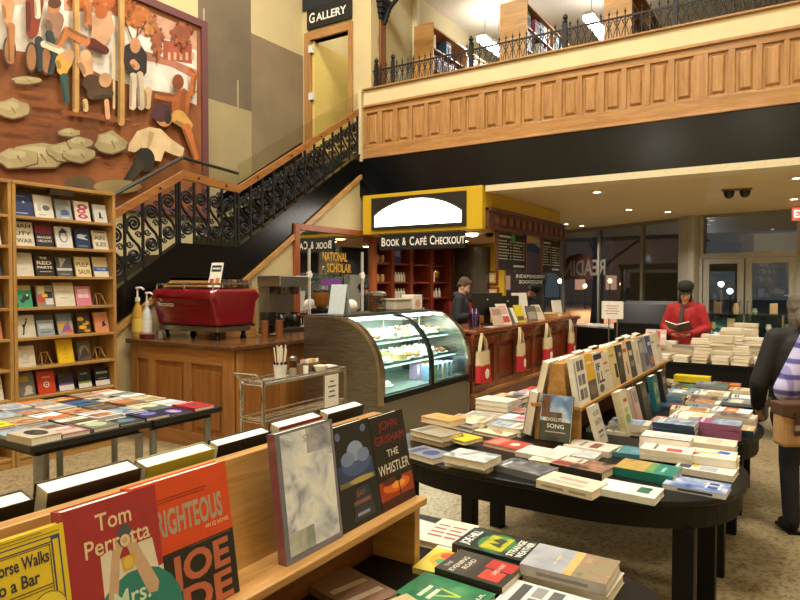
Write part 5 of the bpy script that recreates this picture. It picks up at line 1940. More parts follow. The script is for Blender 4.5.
MB().box(-.15, .15, -.15, .15, 0, .02, STEELD).build('base', ss)
for s_ in (-1, 1):
    MB().cyl((s_ * .055, 0, .02), (s_ * .055, 0, zc_), .008, STEEL, 8).build('pole', ss)
MB().box(-.15, .15, -.025, -.01, zc_ - .12, zc_ + .12, mat('e2ded6', .5), Matrix.Rotation(R(-8), 4, 'Z')).build('sign_board', ss)
l_ = MB()
for k, w_ in enumerate((.18, .14, .2, .16)):
    l_.box(-w_ / 2, w_ / 2, -.0265, -.0255, zc_ + .05 - k * .035, zc_ + .062 - k * .035, mat('b08a8a', .6), Matrix.Rotation(R(-8), 4, 'Z'))
l_.build('printed_lines', ss)
# glass shelving by the door
gs = thing('glass_shelving', 'glass shelf unit with gift wares left of the street door', 'shelving', (-.55, 11.0, 0))
for x in (-.75, -.25, .25, .75):
    MB().box(x - .012, x + .012, -.2, .2, 0, 1.12, STEEL).build('upright', gs)
for z in (.3, .6, .88, 1.12):
    MB().box(-.78, .78, -.22, .22, z - .006, z + .006, glass('shelf_glass', 'cfe6dd', .7, .9)).build('shelf', gs)
MB().box(-.78, .78, .2, .215, 0, 1.12, glass('green_glass', 'a9c8b8', .9, .8)).build('rear_pane', gs)
rnd = random.Random(77)
for i in range(22):
    z = (.3, .6, .88, 1.12)[i % 4]
    x = -.68 + (i // 4) * .25 + (.06 if i % 2 else 0)
    c_ = rnd.choice(['c9b48a', 'd8d4c4', '8a9a8a', 'b89a5a', '7a6a5a', 'd8c8a0'])
    if i % 3 == 0:
        m_ = MB().box(-.05, .05, -.05, .05, 0, rnd.uniform(.1, .18), mat(c_, .5)).box(-.055, .055, -.055, .055, .0, .02, mat('6a5a44', .5))
        o = m_.build('gift_box', None, org=(-.55 + x, 11.0 - .08, z + .0065), bevel=.004); cat_ = 'box'
    else:
        h_ = rnd.uniform(.08, .18)
        m_ = MB().lathe([(.03, 0), (.045, h_ * .4), (.03, h_ * .8), (.036, h_)], (0, 0, 0), mat(c_, .35), 12)
        o = m_.build('vase', None, org=(-.55 + x, 11.0 - .08, z + .0065), smooth=True); cat_ = 'vase'
    tag(o, 'small %s on the glass shelf unit, %s shelf, %s from the left' % (cat_, ['lowest', 'second', 'third', 'top'][i % 4], ORD[i // 4 + 1]), cat_, 'gift wares on the glass shelves')
# ================================================================== BOOKS
COVER = .0022


def art_on(mb, w, h, z, art, M=None):
    """printed cover art: r rectangle, e ellipse, p polygon, t lettering; positions as fractions of the cover"""
    for i, a in enumerate(art):
        zz = z + .0001 + .00007 * (i + 1)
        k = a[0]
        if k == 'r':
            x0, y0, x1, y1, c = a[1:6]
            mb.poly([(x0 * w, y0 * h, zz), (x1 * w, y0 * h, zz), (x1 * w, y1 * h, zz), (x0 * w, y1 * h, zz)], mat(c, .5))
        elif k == 'n':
            x0, y0, x1, y1, cols, sc_, sd = a[1:8]
            mb.poly([(x0 * w, y0 * h, zz), (x1 * w, y0 * h, zz), (x1 * w, y1 * h, zz), (x0 * w, y1 * h, zz)], printed(cols, sc_, sd))
        elif k == 'e':
            cx, cy, rx, ry, c = a[1:6]
            mb.poly([(cx * w + rx * w * math.cos(g * math.pi / 9), cy * h + ry * h * math.sin(g * math.pi / 9), zz) for g in range(18)], mat(c, .5))
        elif k == 'p':
            mb.poly([(x * w, y * h, zz) for x, y in a[1]], mat(a[2], .5))
        elif k == 't':
            s, cx, cy, hh, ww, c = a[1:7]
            b = a[7] if len(a) > 7 else .015
            mb.text(s, mat(c, .5), Matrix.Translation((cx * w, cy * h, zz)), hh * h, None if ww is None else ww * w, b)


def book(name, label, w, h, t, cover, M, art=(), spine=None, group=None, page=None, sart=(), rough=.4, parts=True, cat='book', back=None):
    """a book lying in its own frame: spine along y at x=0, front cover up (+z)"""
    c = COVER
    cm = mat(cover, rough)
    sm = mat(spine, rough) if spine else cm
    pm = mat(page, .8, var=.1, scale=260) if page else PAGE
    mb = MB()
    mb.box(0, w, 0, h, 0, c, mat(back, rough) if back else cm)
    mb.box(0, w, 0, h, t - c, t, cm)
    mb.box(0, c, 0, h, c, t - c, sm)
    art_on(mb, w, h, t, art)
    # spine art: x runs along the spine, y across it
    if sart:
        Ms = Matrix(((0, 0, -1, 0), (-1, 0, 0, h), (0, 1, 0, 0), (0, 0, 0, 1)))
        s = MB()
        art_on(s, h, t, 0, sart)
        for f, mi in zip(s.f, s.mi):
            mb.poly([Ms @ s.v[i] for i in f], s.mats[mi])
    pg = MB().box(c, w - .004, .003, h - .003, c, t - c, pm)
    if not parts:
        mb.box(c, w - .004, .003, h - .003, c, t - c, pm)
    o = mb.build(name, None)
    o.matrix_world = M
    tag(o, label, cat, group)
    if parts:
        pg.build('page_block', o)
    return o


def again(o, M, label, group=None):
    r = o.copy()
    col.objects.link(r)
    r.matrix_world = M
    r['label'] = label
    if group:
        r['group'] = group
    for ch in o.children:
        c = ch.copy()
        col.objects.link(c)
        c.parent = r
    return r


def flat(x, y, z, up, w, h, jitter=0):
    """frame of a book lying flat, centred at x, y; up = direction of the cover's top: 'W' (-X), 'E' (+X), 'N' (+Y), 'S' (-Y)"""
    g = {'N': 0, 'W': 90, 'S': 180, 'E': 270}[up] + jitter
    return Matrix.Translation((x, y, z)) @ Matrix.Rotation(R(g), 4, 'Z') @ Matrix.Translation((-w / 2, -h / 2, 0))


def lean_x(y0, z, w, t, lean, X):
    """face-out towards +X, leaning back: lower left corner of the front cover's plane at (X, y0, z)"""
    s, c = math.sin(R(lean)), math.cos(R(lean))
    U = Vector((-s, 0, c))
    N = Vector((0, 1, 0)).cross(U)
    O = Vector((X, y0, z)) - N * t
    return frame(O, (0, 1, 0), U)


CN = {'b5452f': 'rust red', 'c9c2b4': 'pale grey', 'e4dfd2': 'white', '2f4560': 'dark blue', '3f6a5c': 'green', 'd8b13c': 'yellow', '8a8f94': 'grey', '23262b': 'black', 'b9a27a': 'tan',
      '6d8aa6': 'light blue', '7c3440': 'maroon', 'd9c9a8': 'cream', '9a5f86': 'mauve', 'c8703a': 'orange', '5b4a3a': 'brown', 'dce4ea': 'icy white', '4a7f8c': 'teal', 'd6a0a0': 'pink'}
PAL = list(CN)


def rnd_art(rnd, c):
    dark = sum(lin(c)[:3]) < .7
    ink = rnd.choice(['ece6d8', 'd8c890', 'e8e2da']) if dark else rnd.choice(['2b2d33', '7a2a26', '35506e', '4a4a48'])
    a = []
    k = rnd.randrange(6)
    pic = rnd.choice([('3a3c40', '9a9a96', 'c8c4b8'), ('4a5a4a', 'a89a6a', 'd8d0b0'), ('2f3f58', '8aa0b8', 'd0d4d4'), ('5a3a30', 'b07a5a', 'd8c0a0'), ('25262a', '6a5a50', 'b8a898')])
    if k >= 3:
        x0, y0 = rnd.choice([(0, 0), (.08, .08), (.0, .15)])
        a.append(('n', x0, y0, 1 - x0, rnd.uniform(.5, .68) if k < 5 else 1, pic, rnd.choice([14.0, 22.0]), float(rnd.randrange(5))))
    if k == 0:
        a.append(('r', .08, .1, .92, .5, rnd.choice(PAL)))
    elif k == 1:
        a.append(('r', 0, .35, 1, .7, rnd.choice(PAL)))
        a.append(('e', .5, .5, .2, .12, rnd.choice(PAL)))
    elif k == 2:
        a.append(('p', [(0, 0), (1, 0), (1, .45), (.6, .3), (.3, .5), (0, .35)], rnd.choice(PAL)))
        a.append(('r', .1, .1, .6, .14, ink))
    y = .9
    for i in range(rnd.choice([1, 2, 2])):
        x0 = rnd.uniform(.08, .2)
        x = x0
        hh = rnd.uniform(.03, .06)
        while x < .86:
            l = rnd.uniform(.05, .13)
            a.append(('r', x, y - hh, min(.93, x + l), y, ink))
            x += l + .02
        y -= hh + .035
    return a


# ------------------------------------------------------------------ wall bookcase with face-out books
BZ = [2.185, 1.925, 1.66, 1.385, 1.12, .857, .595, .335, .09]
BXF = -5.745


def bookcase(y0, y1, label):
    b_ = thing('bookcase', label, 'bookcase', (-5.9, (y0 + y1) / 2, 0))
    xb = SX + .085
    for y in (y0, y1 - .03):
        MB().box(xb, BXF, y, y + .03, 0, 2.455, PINEZ).build('side_panel', b_, world=True, bevel=.003)
    MB().box(xb, BXF + .004, y0, y1, 2.455, 2.485, PINE).build('top_board', b_, world=True, bevel=.003)
    MB().box(xb, xb + .015, y0 + .03, y1 - .03, .05, 2.455, wood('6e4c26', '95703e', .5, 'Z')).build('back_panel', b_, world=True)
    MB().box(xb + .02, BXF - .01, y0 + .03, y1 - .03, 0, .065, PINE).build('plinth', b_, world=True)
    for z in BZ:
        MB().box(xb + .015, BXF, y0 + .03, y1 - .03, z - .025, z, PINE).build('shelf', b_, world=True, bevel=.003)
    return b_


bookcase(2.80, 3.765, 'pine bookcase of face-out books between the mural and the black table')
bookcase(1.83, 2.795, 'pine bookcase at the left edge of the picture, only its end showing')
MB().box(-5.80, BXF + .012, 3.12, 3.34, 2.40, 2.452, mat('2a1c14', .4)).build('shelf_tag', bpy.data.objects['bookcase'], world=True)


def fx(y, row, w, h, cover, art, label, lean=15, t=.018, X=None, sp=None):
    M = lean_x(y, BZ[row] + .001, w, t, lean, (BXF - .055) if X is None else X)
    return book('book', label, w, h, t, cover, M, art, spine=sp, group='face-out books in the pine bookcase')


def easel(y, row, label):
    e = thing('book_easel', label, 'easel', (BXF - .08, y, BZ[row] + .0005))
    for s_ in (-1, 1):
        MB().tube([(.0, s_ * .045, .004), (.03, s_ * .045, .004), (.0, s_ * .035, .06), (-.03, s_ * .03, .11)], .004, mat('b8905a', .5), 6).build('leg', e)
        MB().tube([(-.03, s_ * .03, .11), (-.07, s_ * .035, .004)], .004, mat('b8905a', .5), 6).build('prop', e)
    MB().tube([(-.03, -.03, .11), (-.03, .03, .11)], .004, mat('b8905a', .5), 6).build('crossbar', e)


Y5 = [2.845 + i * .181 for i in range(5)]
T = lambda s, x, y, h, w, c, b=.015: ('t', s, x, y, h, w, c, b)
ROW = ['top', 'second', 'third', 'fourth', 'fifth', 'sixth', 'seventh', 'eighth']
# (row, place, w, h, cover, art, description)
SHELF = [
 (0, 0, .165, .215, '2c3a66', [T('', 0, 0, 0, 0, 'fff'), ('r', .1, .12, .7, .16, 'aab0c8'), ('e', .55, .62, .06, .05, 'c8cce0'), ('r', .15, .85, .7, .88, '8088b0')], 'navy blue book'),
 (0, 1, .165, .215, 'dcdad2', [('e', .62, .45, .2, .12, '6a6e70'), ('r', .15, .3, .35, .6, 'b0b4b0'), ('r', .2, .12, .6, .15, '8a8a88')], 'white book with a grey drawing'),
 (0, 2, .15, .195, '9ba4ae', [('p', [(.3, .2), (.85, .25), (.8, .45), (.55, .5), (.3, .45)], '4a5f8a'), ('r', .35, .1, .8, .14, 'e0e0e0')], 'grey-blue book with a dark blue figure'),
 (0, 3, .15, .2, 'dcd2c8', [('e', .5, .25, .33, .12, 'b03a58'), ('e', .45, .5, .3, .12, 'b03a58'), ('e', .55, .72, .33, .14, 'b03a58'), ('e', .45, .5, .14, .05, 'dcd2c8'), ('e', .55, .72, .14, .06, 'dcd2c8'), ('e', .5, .25, .14, .05, 'dcd2c8')], 'white book with raspberry scrollwork'),
 (0, 4, .135, .185, 'c9c9c6', [('r', .4, .28, .56, .5, '22242a'), ('e', .48, .54, .07, .05, '22242a'), ('r', .35, .24, .66, .3, '22242a')], 'pale grey book with one small dark figure'),
 (1, 0, .175, .225, 'd8d2c0', [T('NAH', .5, .82, .15, .8, '25221e'), T('UTY', .5, .52, .15, .75, '25221e'), T('WAR', .52, .22, .17, .75, '25221e')], 'white book with three lines of tall black letters'),
 (1, 1, .15, .2, '2c2a2e', [('r', 0, .62, 1, 1, '7a2440'), T('MAGGIE', .5, .45, .1, .82, 'd8d0c8'), T('NELSON', .5, .28, .1, .82, 'd8d0c8')], 'black and maroon book with white author lettering'),
 (1, 2, .155, .205, 'dcdcda', [('e', .48, .55, .28, .3, '3f8fb4'), ('e', .5, .5, .18, .2, 'e0c8b8'), ('p', [(.2, .7), (.5, .95), (.8, .75), (.5, .7)], '24344c'), ('r', .25, .08, .75, .14, 'c8d0d4')], 'white book with a blue portrait'),
 (1, 3, .145, .195, '23355c', [('p', [(.1, .55), (.35, .75), (.9, .7), (.6, .6), (.9, .45), (.4, .5)], 'c8d4e6'), ('e', .3, .65, .15, .08, 'c8d4e6'), ('r', .15, .12, .8, .16, '8a98b8')], 'navy book with a white swirl'),
 (1, 4, .155, .19, 'd6d0be', [T('AIN', .45, .62, .2, .7, '2a2826'), T('ILES', .5, .28, .2, .7, '2a2826'), ('r', .1, .9, .9, .96, '3a3630')], 'cream book with black brushed capitals'),
 (2, 0, .155, .215, 'cfc9bb', [('r', .15, .7, .8, .71, '8a857c'), ('r', .2, .5, .7, .51, '8a857c'), ('r', .2, .3, .6, .31, '8a857c'), ('r', .1, .9, .5, .91, '8a857c')], 'plain off-white book'),
 (2, 1, .165, .205, '26221f', [T('THE', .47, .84, .1, .4, 'e6e0d4', .03), T('RED', .5, .62, .15, .8, 'e6e0d4', .03), T('PARTS', .5, .41, .1, .8, 'e6e0d4', .02), ('r', .2, .2, .85, .23, 'b8b0a4')], 'black book with large white THE RED PARTS lettering'),
 (2, 2, .145, .19, '4f5355', [('r', .0, .3, 1, .42, 'c4c6c4'), ('p', [(.25, .45), (.7, .9), (.2, .95)], 'a8aca8'), ('r', .2, .1, .8, .14, '9a9c9c')], 'slate grey book with a pale band'),
 (2, 3, .15, .195, 'd8cba0', [T('PULP', .5, .62, .22, .8, '5a4838'), T('SAUR', .55, .25, .22, .8, '5a4838')], 'cream book with tall brown letters'),
 (2, 4, .15, .2, 'cdbb92', [('r', 0, .28, 1, .5, '2f5a9a'), T('THE CLAIM', .5, .39, .06, .6, 'dfe4ea'), ('r', 0, 0, 1, .28, 'd4d4cc')], 'tan book with a blue band'),
 (3, 0, .125, .2, '3a9a72', [('r', 0, .8, 1, 1, 'c0a878'), ('e', .6, .45, .25, .14, '1e3a34'), ('e', .35, .3, .16, .1, '1e3a34'), ('e', .7, .55, .07, .05, 'e8e4d8')], 'green book with a dark bird'),
 (3, 1, .15, .2, '8a8378', [('r', .1, .6, .5, .95, 'd8c8a8'), ('r', .5, .4, .95, .7, '2a2a30'), ('r', .05, .2, .45, .55, 'b84a3a'), ('r', .5, .1, .95, .38, 'd0d4d8'), ('r', .35, .45, .65, .6, 'e0b83a')], 'book with a multicoloured collage cover'),
 (3, 2, .185, .225, 'd9d4c4', [('r', 0, .88, 1, 1, 'b8a27a'), ('r', .15, .58, .85, .66, 'c4beac'), ('r', .3, .35, .7, .37, 'a8a294')], 'large blank white book'),
 (3, 3, .15, .19, 'cf7f98', [('r', .15, .4, .85, .85, 'e6c0c8'), ('r', .48, .4, .52, .85, 'cf7f98'), ('r', .15, .62, .85, .64, 'cf7f98')], 'pink book with a pale window'),
 (4, 0, .175, .2, 'cdc8ba', [('p', [(.35, .1), (.42, .1), (.5, .45), (.65, .75), (.6, .78), (.42, .5)], '25252a'), ('e', .45, .52, .08, .06, '25252a'), ('e', .62, .82, .05, .04, '25252a')], 'off-white book with a leaping figure'),
 (4, 1, .15, .195, '8f9ba4', [('r', 0, .75, 1, 1, '3f4a58'), ('r', .1, .35, .9, .6, 'b8c0c4'), ('r', .15, .15, .8, .2, '5a6470')], 'grey-blue book with a darker top'),
 (4, 2, .14, .2, 'a8a090', [('r', 0, .65, 1, 1, '6a7a8c'), ('e', .4, .4, .3, .2, 'c8a040'), ('p', [(.2, .1), (.9, .2), (.7, .6), (.4, .4)], '8a5a9a'), ('r', .5, .05, .95, .2, 'd8604a')], 'book with a painted crowd cover'),
 (4, 3, .13, .2, '3a2f22', [('e', .3, .7, .25, .1, 'd8a828'), ('e', .65, .5, .28, .1, 'd8a828'), ('e', .4, .3, .3, .1, 'd8a828'), ('e', .7, .12, .25, .08, 'c88828'), ('e', .5, .55, .2, .08, '54503e')], 'dark book with golden petals'),
 (4, 4, .145, .2, 'd08a62', [('p', [(.5, .25), (.85, .35), (.7, .5), (.8, .6), (.55, .5)], '2a2422'), ('r', .1, .85, .9, .97, 'c8a888')], 'salmon book with a small dark dog'),
 (5, 0, .165, .19, 'd2c8b4', [('e', .5, .5, .25, .2, 'bcb4a6'), ('e', .5, .55, .12, .1, 'd8ccb8'), ('r', .3, .2, .7, .23, '8a8070')], 'cream book with a faint portrait'),
 (5, 2, .15, .225, 'e0bc18', [('r', .42, .2, .55, .22, '6a5a20'), ('r', .3, .35, .7, .37, '8a7418'), ('e', .5, .6, .04, .03, '8a7418'), ('e', .5, .72, .03, .02, '8a7418')], 'bright yellow book'),
 (5, 3, .13, .19, '5a4a3a', [('e', .5, .5, .35, .3, '8a8072'), ('p', [(.1, .1), (.9, .3), (.6, .7), (.3, .5)], '3a3028')], 'brown paperback with curling cover'),
 (6, 0, .15, .215, '6a665c', [('r', .2, .62, .7, .85, 'b8963a'), ('e', .65, .3, .22, .16, 'a8a69c'), ('p', [(.3, .05), (.9, .1), (.6, .4)], 'b8b4a8')], 'grey-brown book with a mustard label'),
 (6, 1, .155, .21, 'c23a22', [('e', .5, .4, .17, .13, 'e8dccc'), ('e', .5, .4, .11, .085, '2a2422'), ('e', .5, .4, .05, .04, 'e8dccc'), T('AMONG', .5, .72, .07, .5, 'e8dccc')], 'red book with a white ringed eye'),
 (6, 2, .14, .16, '2a2434', [('r', 0, .02, 1, .34, 'd4d4d2'), ('r', 0, .34, 1, .44, '6a4a9a')], 'dark book with white and purple stripes'),
 (6, 3, .13, .18, '1e2024', [('r', 0, .02, 1, .26, 'd4d4d2'), ('r', 0, .26, 1, .36, '7a8c3a'), T('KISS', .5, .78, .09, .5, 'b8bcc0')], 'black book with white and olive stripes'),
 (6, 4, .15, .18, '16161a', [('r', 0, .02, 1, .3, 'd4d4d2'), T('BEGAN', .5, .72, .1, .75, 'd0d0ce'), ('r', .2, .4, .8, .43, '8a8a88')], 'black book with a white stripe and pale title'),
 (7, 0, .16, .2, 'd6d2c6', [('r', .1, .4, .9, .6, '8a3a34'), ('r', .1, .15, .6, .25, '6a7a8a')], 'white book seen below the black table'),
 (7, 1, .16, .19, 'd0ccc2', [('r', .1, .2, .9, .5, '2e2e30'), ('r', .2, .65, .8, .75, '3a3a3a')], 'black and white photo book below the black table'),
 (7, 2, .17, .19, '3a3c40', [('e', .5, .5, .35, .3, '8a8c8e'), ('e', .35, .6, .12, .12, 'c0c2c2')], 'dark photo book below the black table'),
 (7, 3, .16, .2, 'dad6ca', [('r', .15, .6, .85, .64, '7a7872'), ('r', .15, .45, .7, .49, '7a7872'), ('r', .15, .3, .8, .34, '7a7872')], 'white text-covered book below the black table'),
 (7, 4, .15, .2, 'd8d4cc', [('r', .1, .1, .9, .4, 'b0b4b8'), ('r', .2, .7, .8, .8, '6a5a50')], 'white book at the right end below the black table'),
]
for (row, pl_, w, h, cov, art, desc) in SHELF:
    art = [a for a in art if not (a[0] == 't' and not a[1])]
    fx(Y5[pl_] + (.165 - w) / 2, row, w, h, cov, art, '%s, %s shelf of the pine bookcase' % (desc, ROW[row]))
easel(Y5[4] + .07, 3, 'empty wooden book easel on the fourth shelf of the pine bookcase')
easel(Y5[1] + .08, 5, 'empty wooden book easel on the sixth shelf, beside the yellow book')
easel(Y5[4] + .06, 5, 'empty wooden book easel on the sixth shelf, at the right end')
LEFTB = [('5f6a3c', 'b8a860'), ('d8d4c8', '2a2a2a'), ('2a3a5a', 'c8b890'), ('2a2e2a', '6a7a6a'), ('c07a5a', '5a3a2a'), ('8a7a5a', 'c8c0a0'), ('d8d2c4', '8a6a4a')]
for r_, (c1_, c2_) in enumerate(LEFTB):
    if r_ != 5:
        fx(2.575, r_, .16, .215, c1_, [('e', .5, .45, .3, .2, c2_), ('r', .2, .8, .8, .88, c2_)], 'book at the very left edge of the picture, %s shelf' % ROW[r_])
easel(2.66, 6 if False else 5, 'empty wooden book easel at the very left edge, sixth shelf')

# ------------------------------------------------------------------ magazine table with steel legs
for nm_, (ya, yb), lg_ in (('near', (1.72, 2.44), ((-3.45, 1.79), (-3.45, 2.40), (-4.52, 1.79), (-4.52, 2.40))), ('far', (2.46, 3.0), ((-3.45, 2.50), (-3.45, 2.93), (-4.52, 2.50), (-4.52, 2.93)))):
    mt_ = thing('display_table', 'black-topped table on round grey legs in front of the bookcase, %s half' % ('nearer' if nm_ == 'near' else 'farther'), 'table', (-4.0, (ya + yb) / 2, 0))
    MB().box(-4.62, -3.38, ya, yb, .715, .75, mat('1a1a1b', .4)).build('tabletop', mt_, world=True, bevel=.004)
    MB().box(-4.56, -3.44, ya + .05, yb - .05, .68, .715, BLACKP).build('apron', mt_, world=True)
    for x, y in lg_:
        MB().lathe([(.032, 0), (.032, .02), (.023, .025), (.023, .68)], (x, y, 0), mat('8c8f92', .35, .5), 14).build('leg', mt_, world=True, smooth=True)
rnd = random.Random(5)
mcols = [-3.51, -3.76, -4.01, -4.26, -4.49]
mrows = [1.805 + i * .176 for i in range(7)]
special = {(0, 0): ('b8ac98', [('e', .55, .5, .3, .35, '23262a'), ('e', .6, .45, .12, .15, '4a4038')], 'photo-covered book, nearest corner of the black display table'),
           (0, 1): ('8a5f66', [('r', .1, .1, .9, .5, 'b8a49a'), ('r', .1, .6, .8, .9, 'c8b8b0')], 'mauve book, second along the front of the black display table'),
           (0, 2): ('6a7466', [('e', .5, .5, .35, .3, 'a8b09a'), ('r', .1, .8, .9, .95, 'd8d4b0')], 'grey-green book, third along the front of the black display table'),
           (0, 3): ('2f3a44', [('p', [(.1, .3), (.5, .7), (.9, .4), (.7, .2)], '54788a'), ('r', .1, .8, .9, .9, 'c8d0c8')], 'dark slate book, fourth along the front of the black display table'),
           (0, 4): ('24264a', [('e', .5, .5, .3, .2, '6a6ab0'), ('r', .2, .8, .8, .88, 'b0b0c8')], 'midnight blue book, fifth along the front of the black display table'),
           (0, 5): ('23284e', [('e', .5, .4, .25, .3, '8a7ac0'), ('e', .5, .4, .12, .15, 'd0a870')], 'indigo book, sixth along the front of the black display table'),
           (0, 6): ('a8283a', [('e', .5, .5, .22, .12, '6a4a34'), ('r', .1, .85, .9, .93, 'd8a0a0')], 'crimson book at the far front corner of the black display table'),
           (2, 0): ('e0d828', [('r', .1, .2, .9, .4, '8a8a2a')], 'bright yellow-green book toward the left of the black display table'),
           (1, 6): ('c8ccd2', [('r', .1, .2, .9, .5, 'a8b0ba')], 'silver-white book at the far end of the black display table, second row'),
           (3, 4): ('2f5a8c', [('r', .1, .3, .9, .6, '1e3a5c')], 'blue book in the middle of the black display table, fourth row'),
           (4, 6): ('d8d0c8', [('r', .1, .6, .9, .9, 'c06a5a')], 'white and red book at the far back corner of the black display table')}
MCOL = ['e4dfd2', 'c9c2b4', '8a8f94', 'b9a27a', '5b4a3a', '23262b', 'c8703a', 'd9c9a8', '6d8aa6', 'dce4ea', '7a6a52']
CN['7a6a52'] = 'khaki'
for ci_, x in enumerate(mcols):
    for ri_, y in enumerate(mrows):
        w, h, t = rnd.uniform(.158, .172), rnd.uniform(.215, .24), rnd.uniform(.010, .024)
        if ci_ == 0 and ri_ == 0:
            t = .04
        c_ = rnd.choice(MCOL)
        if (ci_, ri_) in special:
            c_, art, lb = special[(ci_, ri_)]
        else:
            art = rnd_art(rnd, c_)
            lb = '%s book on the black display table, %s row, %s from near end' % (CN[c_], ORD[ci_ + 1], ORD[ri_ + 1])
        book('book', lb, w, h, t, c_, flat(x, y, .7505, 'W', w, h, rnd.uniform(-3, 3)), art, group='books on the black display table')

# ------------------------------------------------------------------ oval black book tables and their risers
TOPS = {}


def oval_pts(a, b, n=2.6, k=56):
    out = []
    for i in range(k):
        g = 2 * math.pi * i / k
        c, s = math.cos(g), math.sin(g)
        out.append((math.copysign(a * abs(c) ** (2 / n), c), math.copysign(b * abs(s) ** (2 / n), s)))
    return out


ot = None
TY = [.32, 1.45, 3.08, 4.19, 5.29]
TL = ['black oval book table below the camera, under the near end of the first riser', 'black oval book table under the foreground riser, beside the thriller paperbacks',
      'large black oval book table in the middle of the shop', 'second black oval book table, just beyond the large middle one', 'third black oval book table, before the far white-stacked table']
for y, lb in zip(TY, TL):
    if ot is None:
        ot = thing('oval_table', lb, 'table', (-1.05, y, 0), 0, 'black oval book tables')
        MB().prism(oval_pts(.85, .548), 'Z', .725, .75, TABLEB).build('tabletop', ot, bevel=.006)
        MB().prism(oval_pts(.825, .522), 'Z', .63, .725, BLACKP).build('apron', ot)
        for sx in (-.65, .65):
            for sy in (-.35, .35):
                MB().box(sx - .04, sx + .04, sy - .04, sy + .04, 0, .63, BLACKP).build('leg', ot, bevel=.004)
    else:
        dup(ot, (-1.05, y, 0), label=lb)


def riser(y0, y1, label, zt_, xc, hw, wb, wt, ztop):
    """a two-sided display ledge on supports, with a wedge-shaped back panel along its middle"""
    r_ = thing('book_riser', label, 'book stand', (xc, (y0 + y1) / 2, .7505))
    for s_ in (-1, 1):
        MB().box(xc + s_ * (wb - .01), xc + s_ * hw, y0, y1, zt_ - .022, zt_, OAK).build('ledge', r_, world=True, bevel=.004)
    MB().prism([(xc - wb, zt_ - .03), (xc + wb, zt_ - .03), (xc + wt, ztop), (xc - wt, ztop)], 'Y', y0 + .015, y1 - .01, OAK).build('back_panel', r_, world=True, bevel=.002)
    ns = 2 if y1 - y0 < 1.9 else 3
    for i in range(ns):
        y = y0 + .02 + (y1 - y0 - .07) * i / (ns - 1)
        MB().box(xc - hw + .015, xc + hw - .015, y, y + .03, .7515, zt_ - .024, OAKX).build('support', r_, world=True, bevel=.002)
    MB().box(xc - .01, xc + .01, y0 + .05, y1 - .05, .7515, zt_ - .032, wood('5a3216', '7a4a24', .5, 'Y')).build('centre_panel', r_, world=True)
    return r_


S = 1.12
ZN, ZF = .949, .955
riser(-.13, 1.657, 'long oak book riser in the foreground with thriller hardcovers', ZN, -1.142, .178, .073, .017, 1.191)
XC2 = -1.117
riser(3.27, 5.67, 'long oak book riser on the middle tables, lined with paperbacks', ZF, XC2, .14, .062, .034, 1.172)

# foreground face-out books on the near ledge
ZL = ZN + .0005
XL = -.893


def front(y0, w, h, t, cover, art, label, X=XL, lean=11, sp=None, rough=.35, sart=()):
    w, h, t = w * S, h * S, t * S
    return book('book', label, w, h, t, cover, lean_x(y0 * S, ZL, w, t, lean, X * S), art, spine=sp, rough=rough, sart=sart)


YB = 'd9c02a'
front(.348, .16, .235, .02, YB, [
    ('r', .0, .962, .96, .966, '2a2a22'), ('r', .0, .905, .935, .945, '34406a'), ('r', .05, .913, .9, .937, 'd9c02a'), ('r', .875, .2, .955, .945, '34406a'), ('r', .89, .2, .94, .92, 'd9c02a'),
    ('r', 0, .895, .86, .9, '2a2a22'), ('r', .855, .2, .862, .9, '2a2a22'), T('A Horse Walks', .555, .84, .070, .58, '34343c', .025), T('into a Bar', .52, .735, .070, .46, '34343c', .025),
    ('r', 0, .665, .86, .671, '2a2a22'), ('r', 0, .648, .86, .653, '2a2a22'), ('e', .80, .52, .16, .115, '8a7a20'), ('e', .80, .52, .148, .106, 'e0ca3c'), ('e', .76, .55, .012, .012, '2a2a22'), ('e', .84, .55, .012, .012, '2a2a22'),
    ('p', [(.50, .62), (.60, .64), (.5, .44), (.42, .3), (.35, .3), (.42, .46)], '3a3828'), ('r', .1, .98, .8, .986, '8a7a28')],
    'yellow paperback titled Horse Walks into a Bar, at the bottom left corner', X=-.868)
front(.512, .16, .244, .03, 'a02a34', [
    ('p', [(0, .0), (1, .0), (1, .46), (.78, .44), (.4, .40), (.2, .35), (0, .3)], 'd8d0c0'), ('p', [(.33, .38), (.95, .42), (.9, .66), (.74, .66), (.70, .58), (.52, .60), (.44, .68), (.33, .66)], 'ddd5c6'),
    ('e', .68, .14, .52, .36, '2a7f78'), ('p', [(.25, .0), (.38, .0), (.53, .62), (.60, .70), (.53, .74), (.45, .66)], 'c8a88c'), ('p', [(.60, .69), (.68, .74), (.74, .64), (.93, .36), (.90, .30), (.80, .31), (.68, .52)], 'c8a88c'),
    ('e', .60, .735, .085, .075, '4a5260'), ('e', .605, .70, .055, .04, 'c8a88c'), ('p', [(.53, .6), (.70, .61), (.66, .51), (.55, .51)], 'd0a83c'), ('e', .61, .56, .05, .04, 'e0c05a'),
    T('Tom', .50, .87, .105, .38, 'e2c9a6', .012), T('Perrotta', .53, .725, .105, .70, 'e2c9a6', .012), T('Mrs.', .62, .345, .115, .40, 'c8e0d0', .012), T('Fletcher', .62, .19, .11, .68, 'c8e0d0', .012)],
    'red hardcover with large cream author lettering above two hands and a teal globe', X=-.886, sp='a84a50', lean=9)
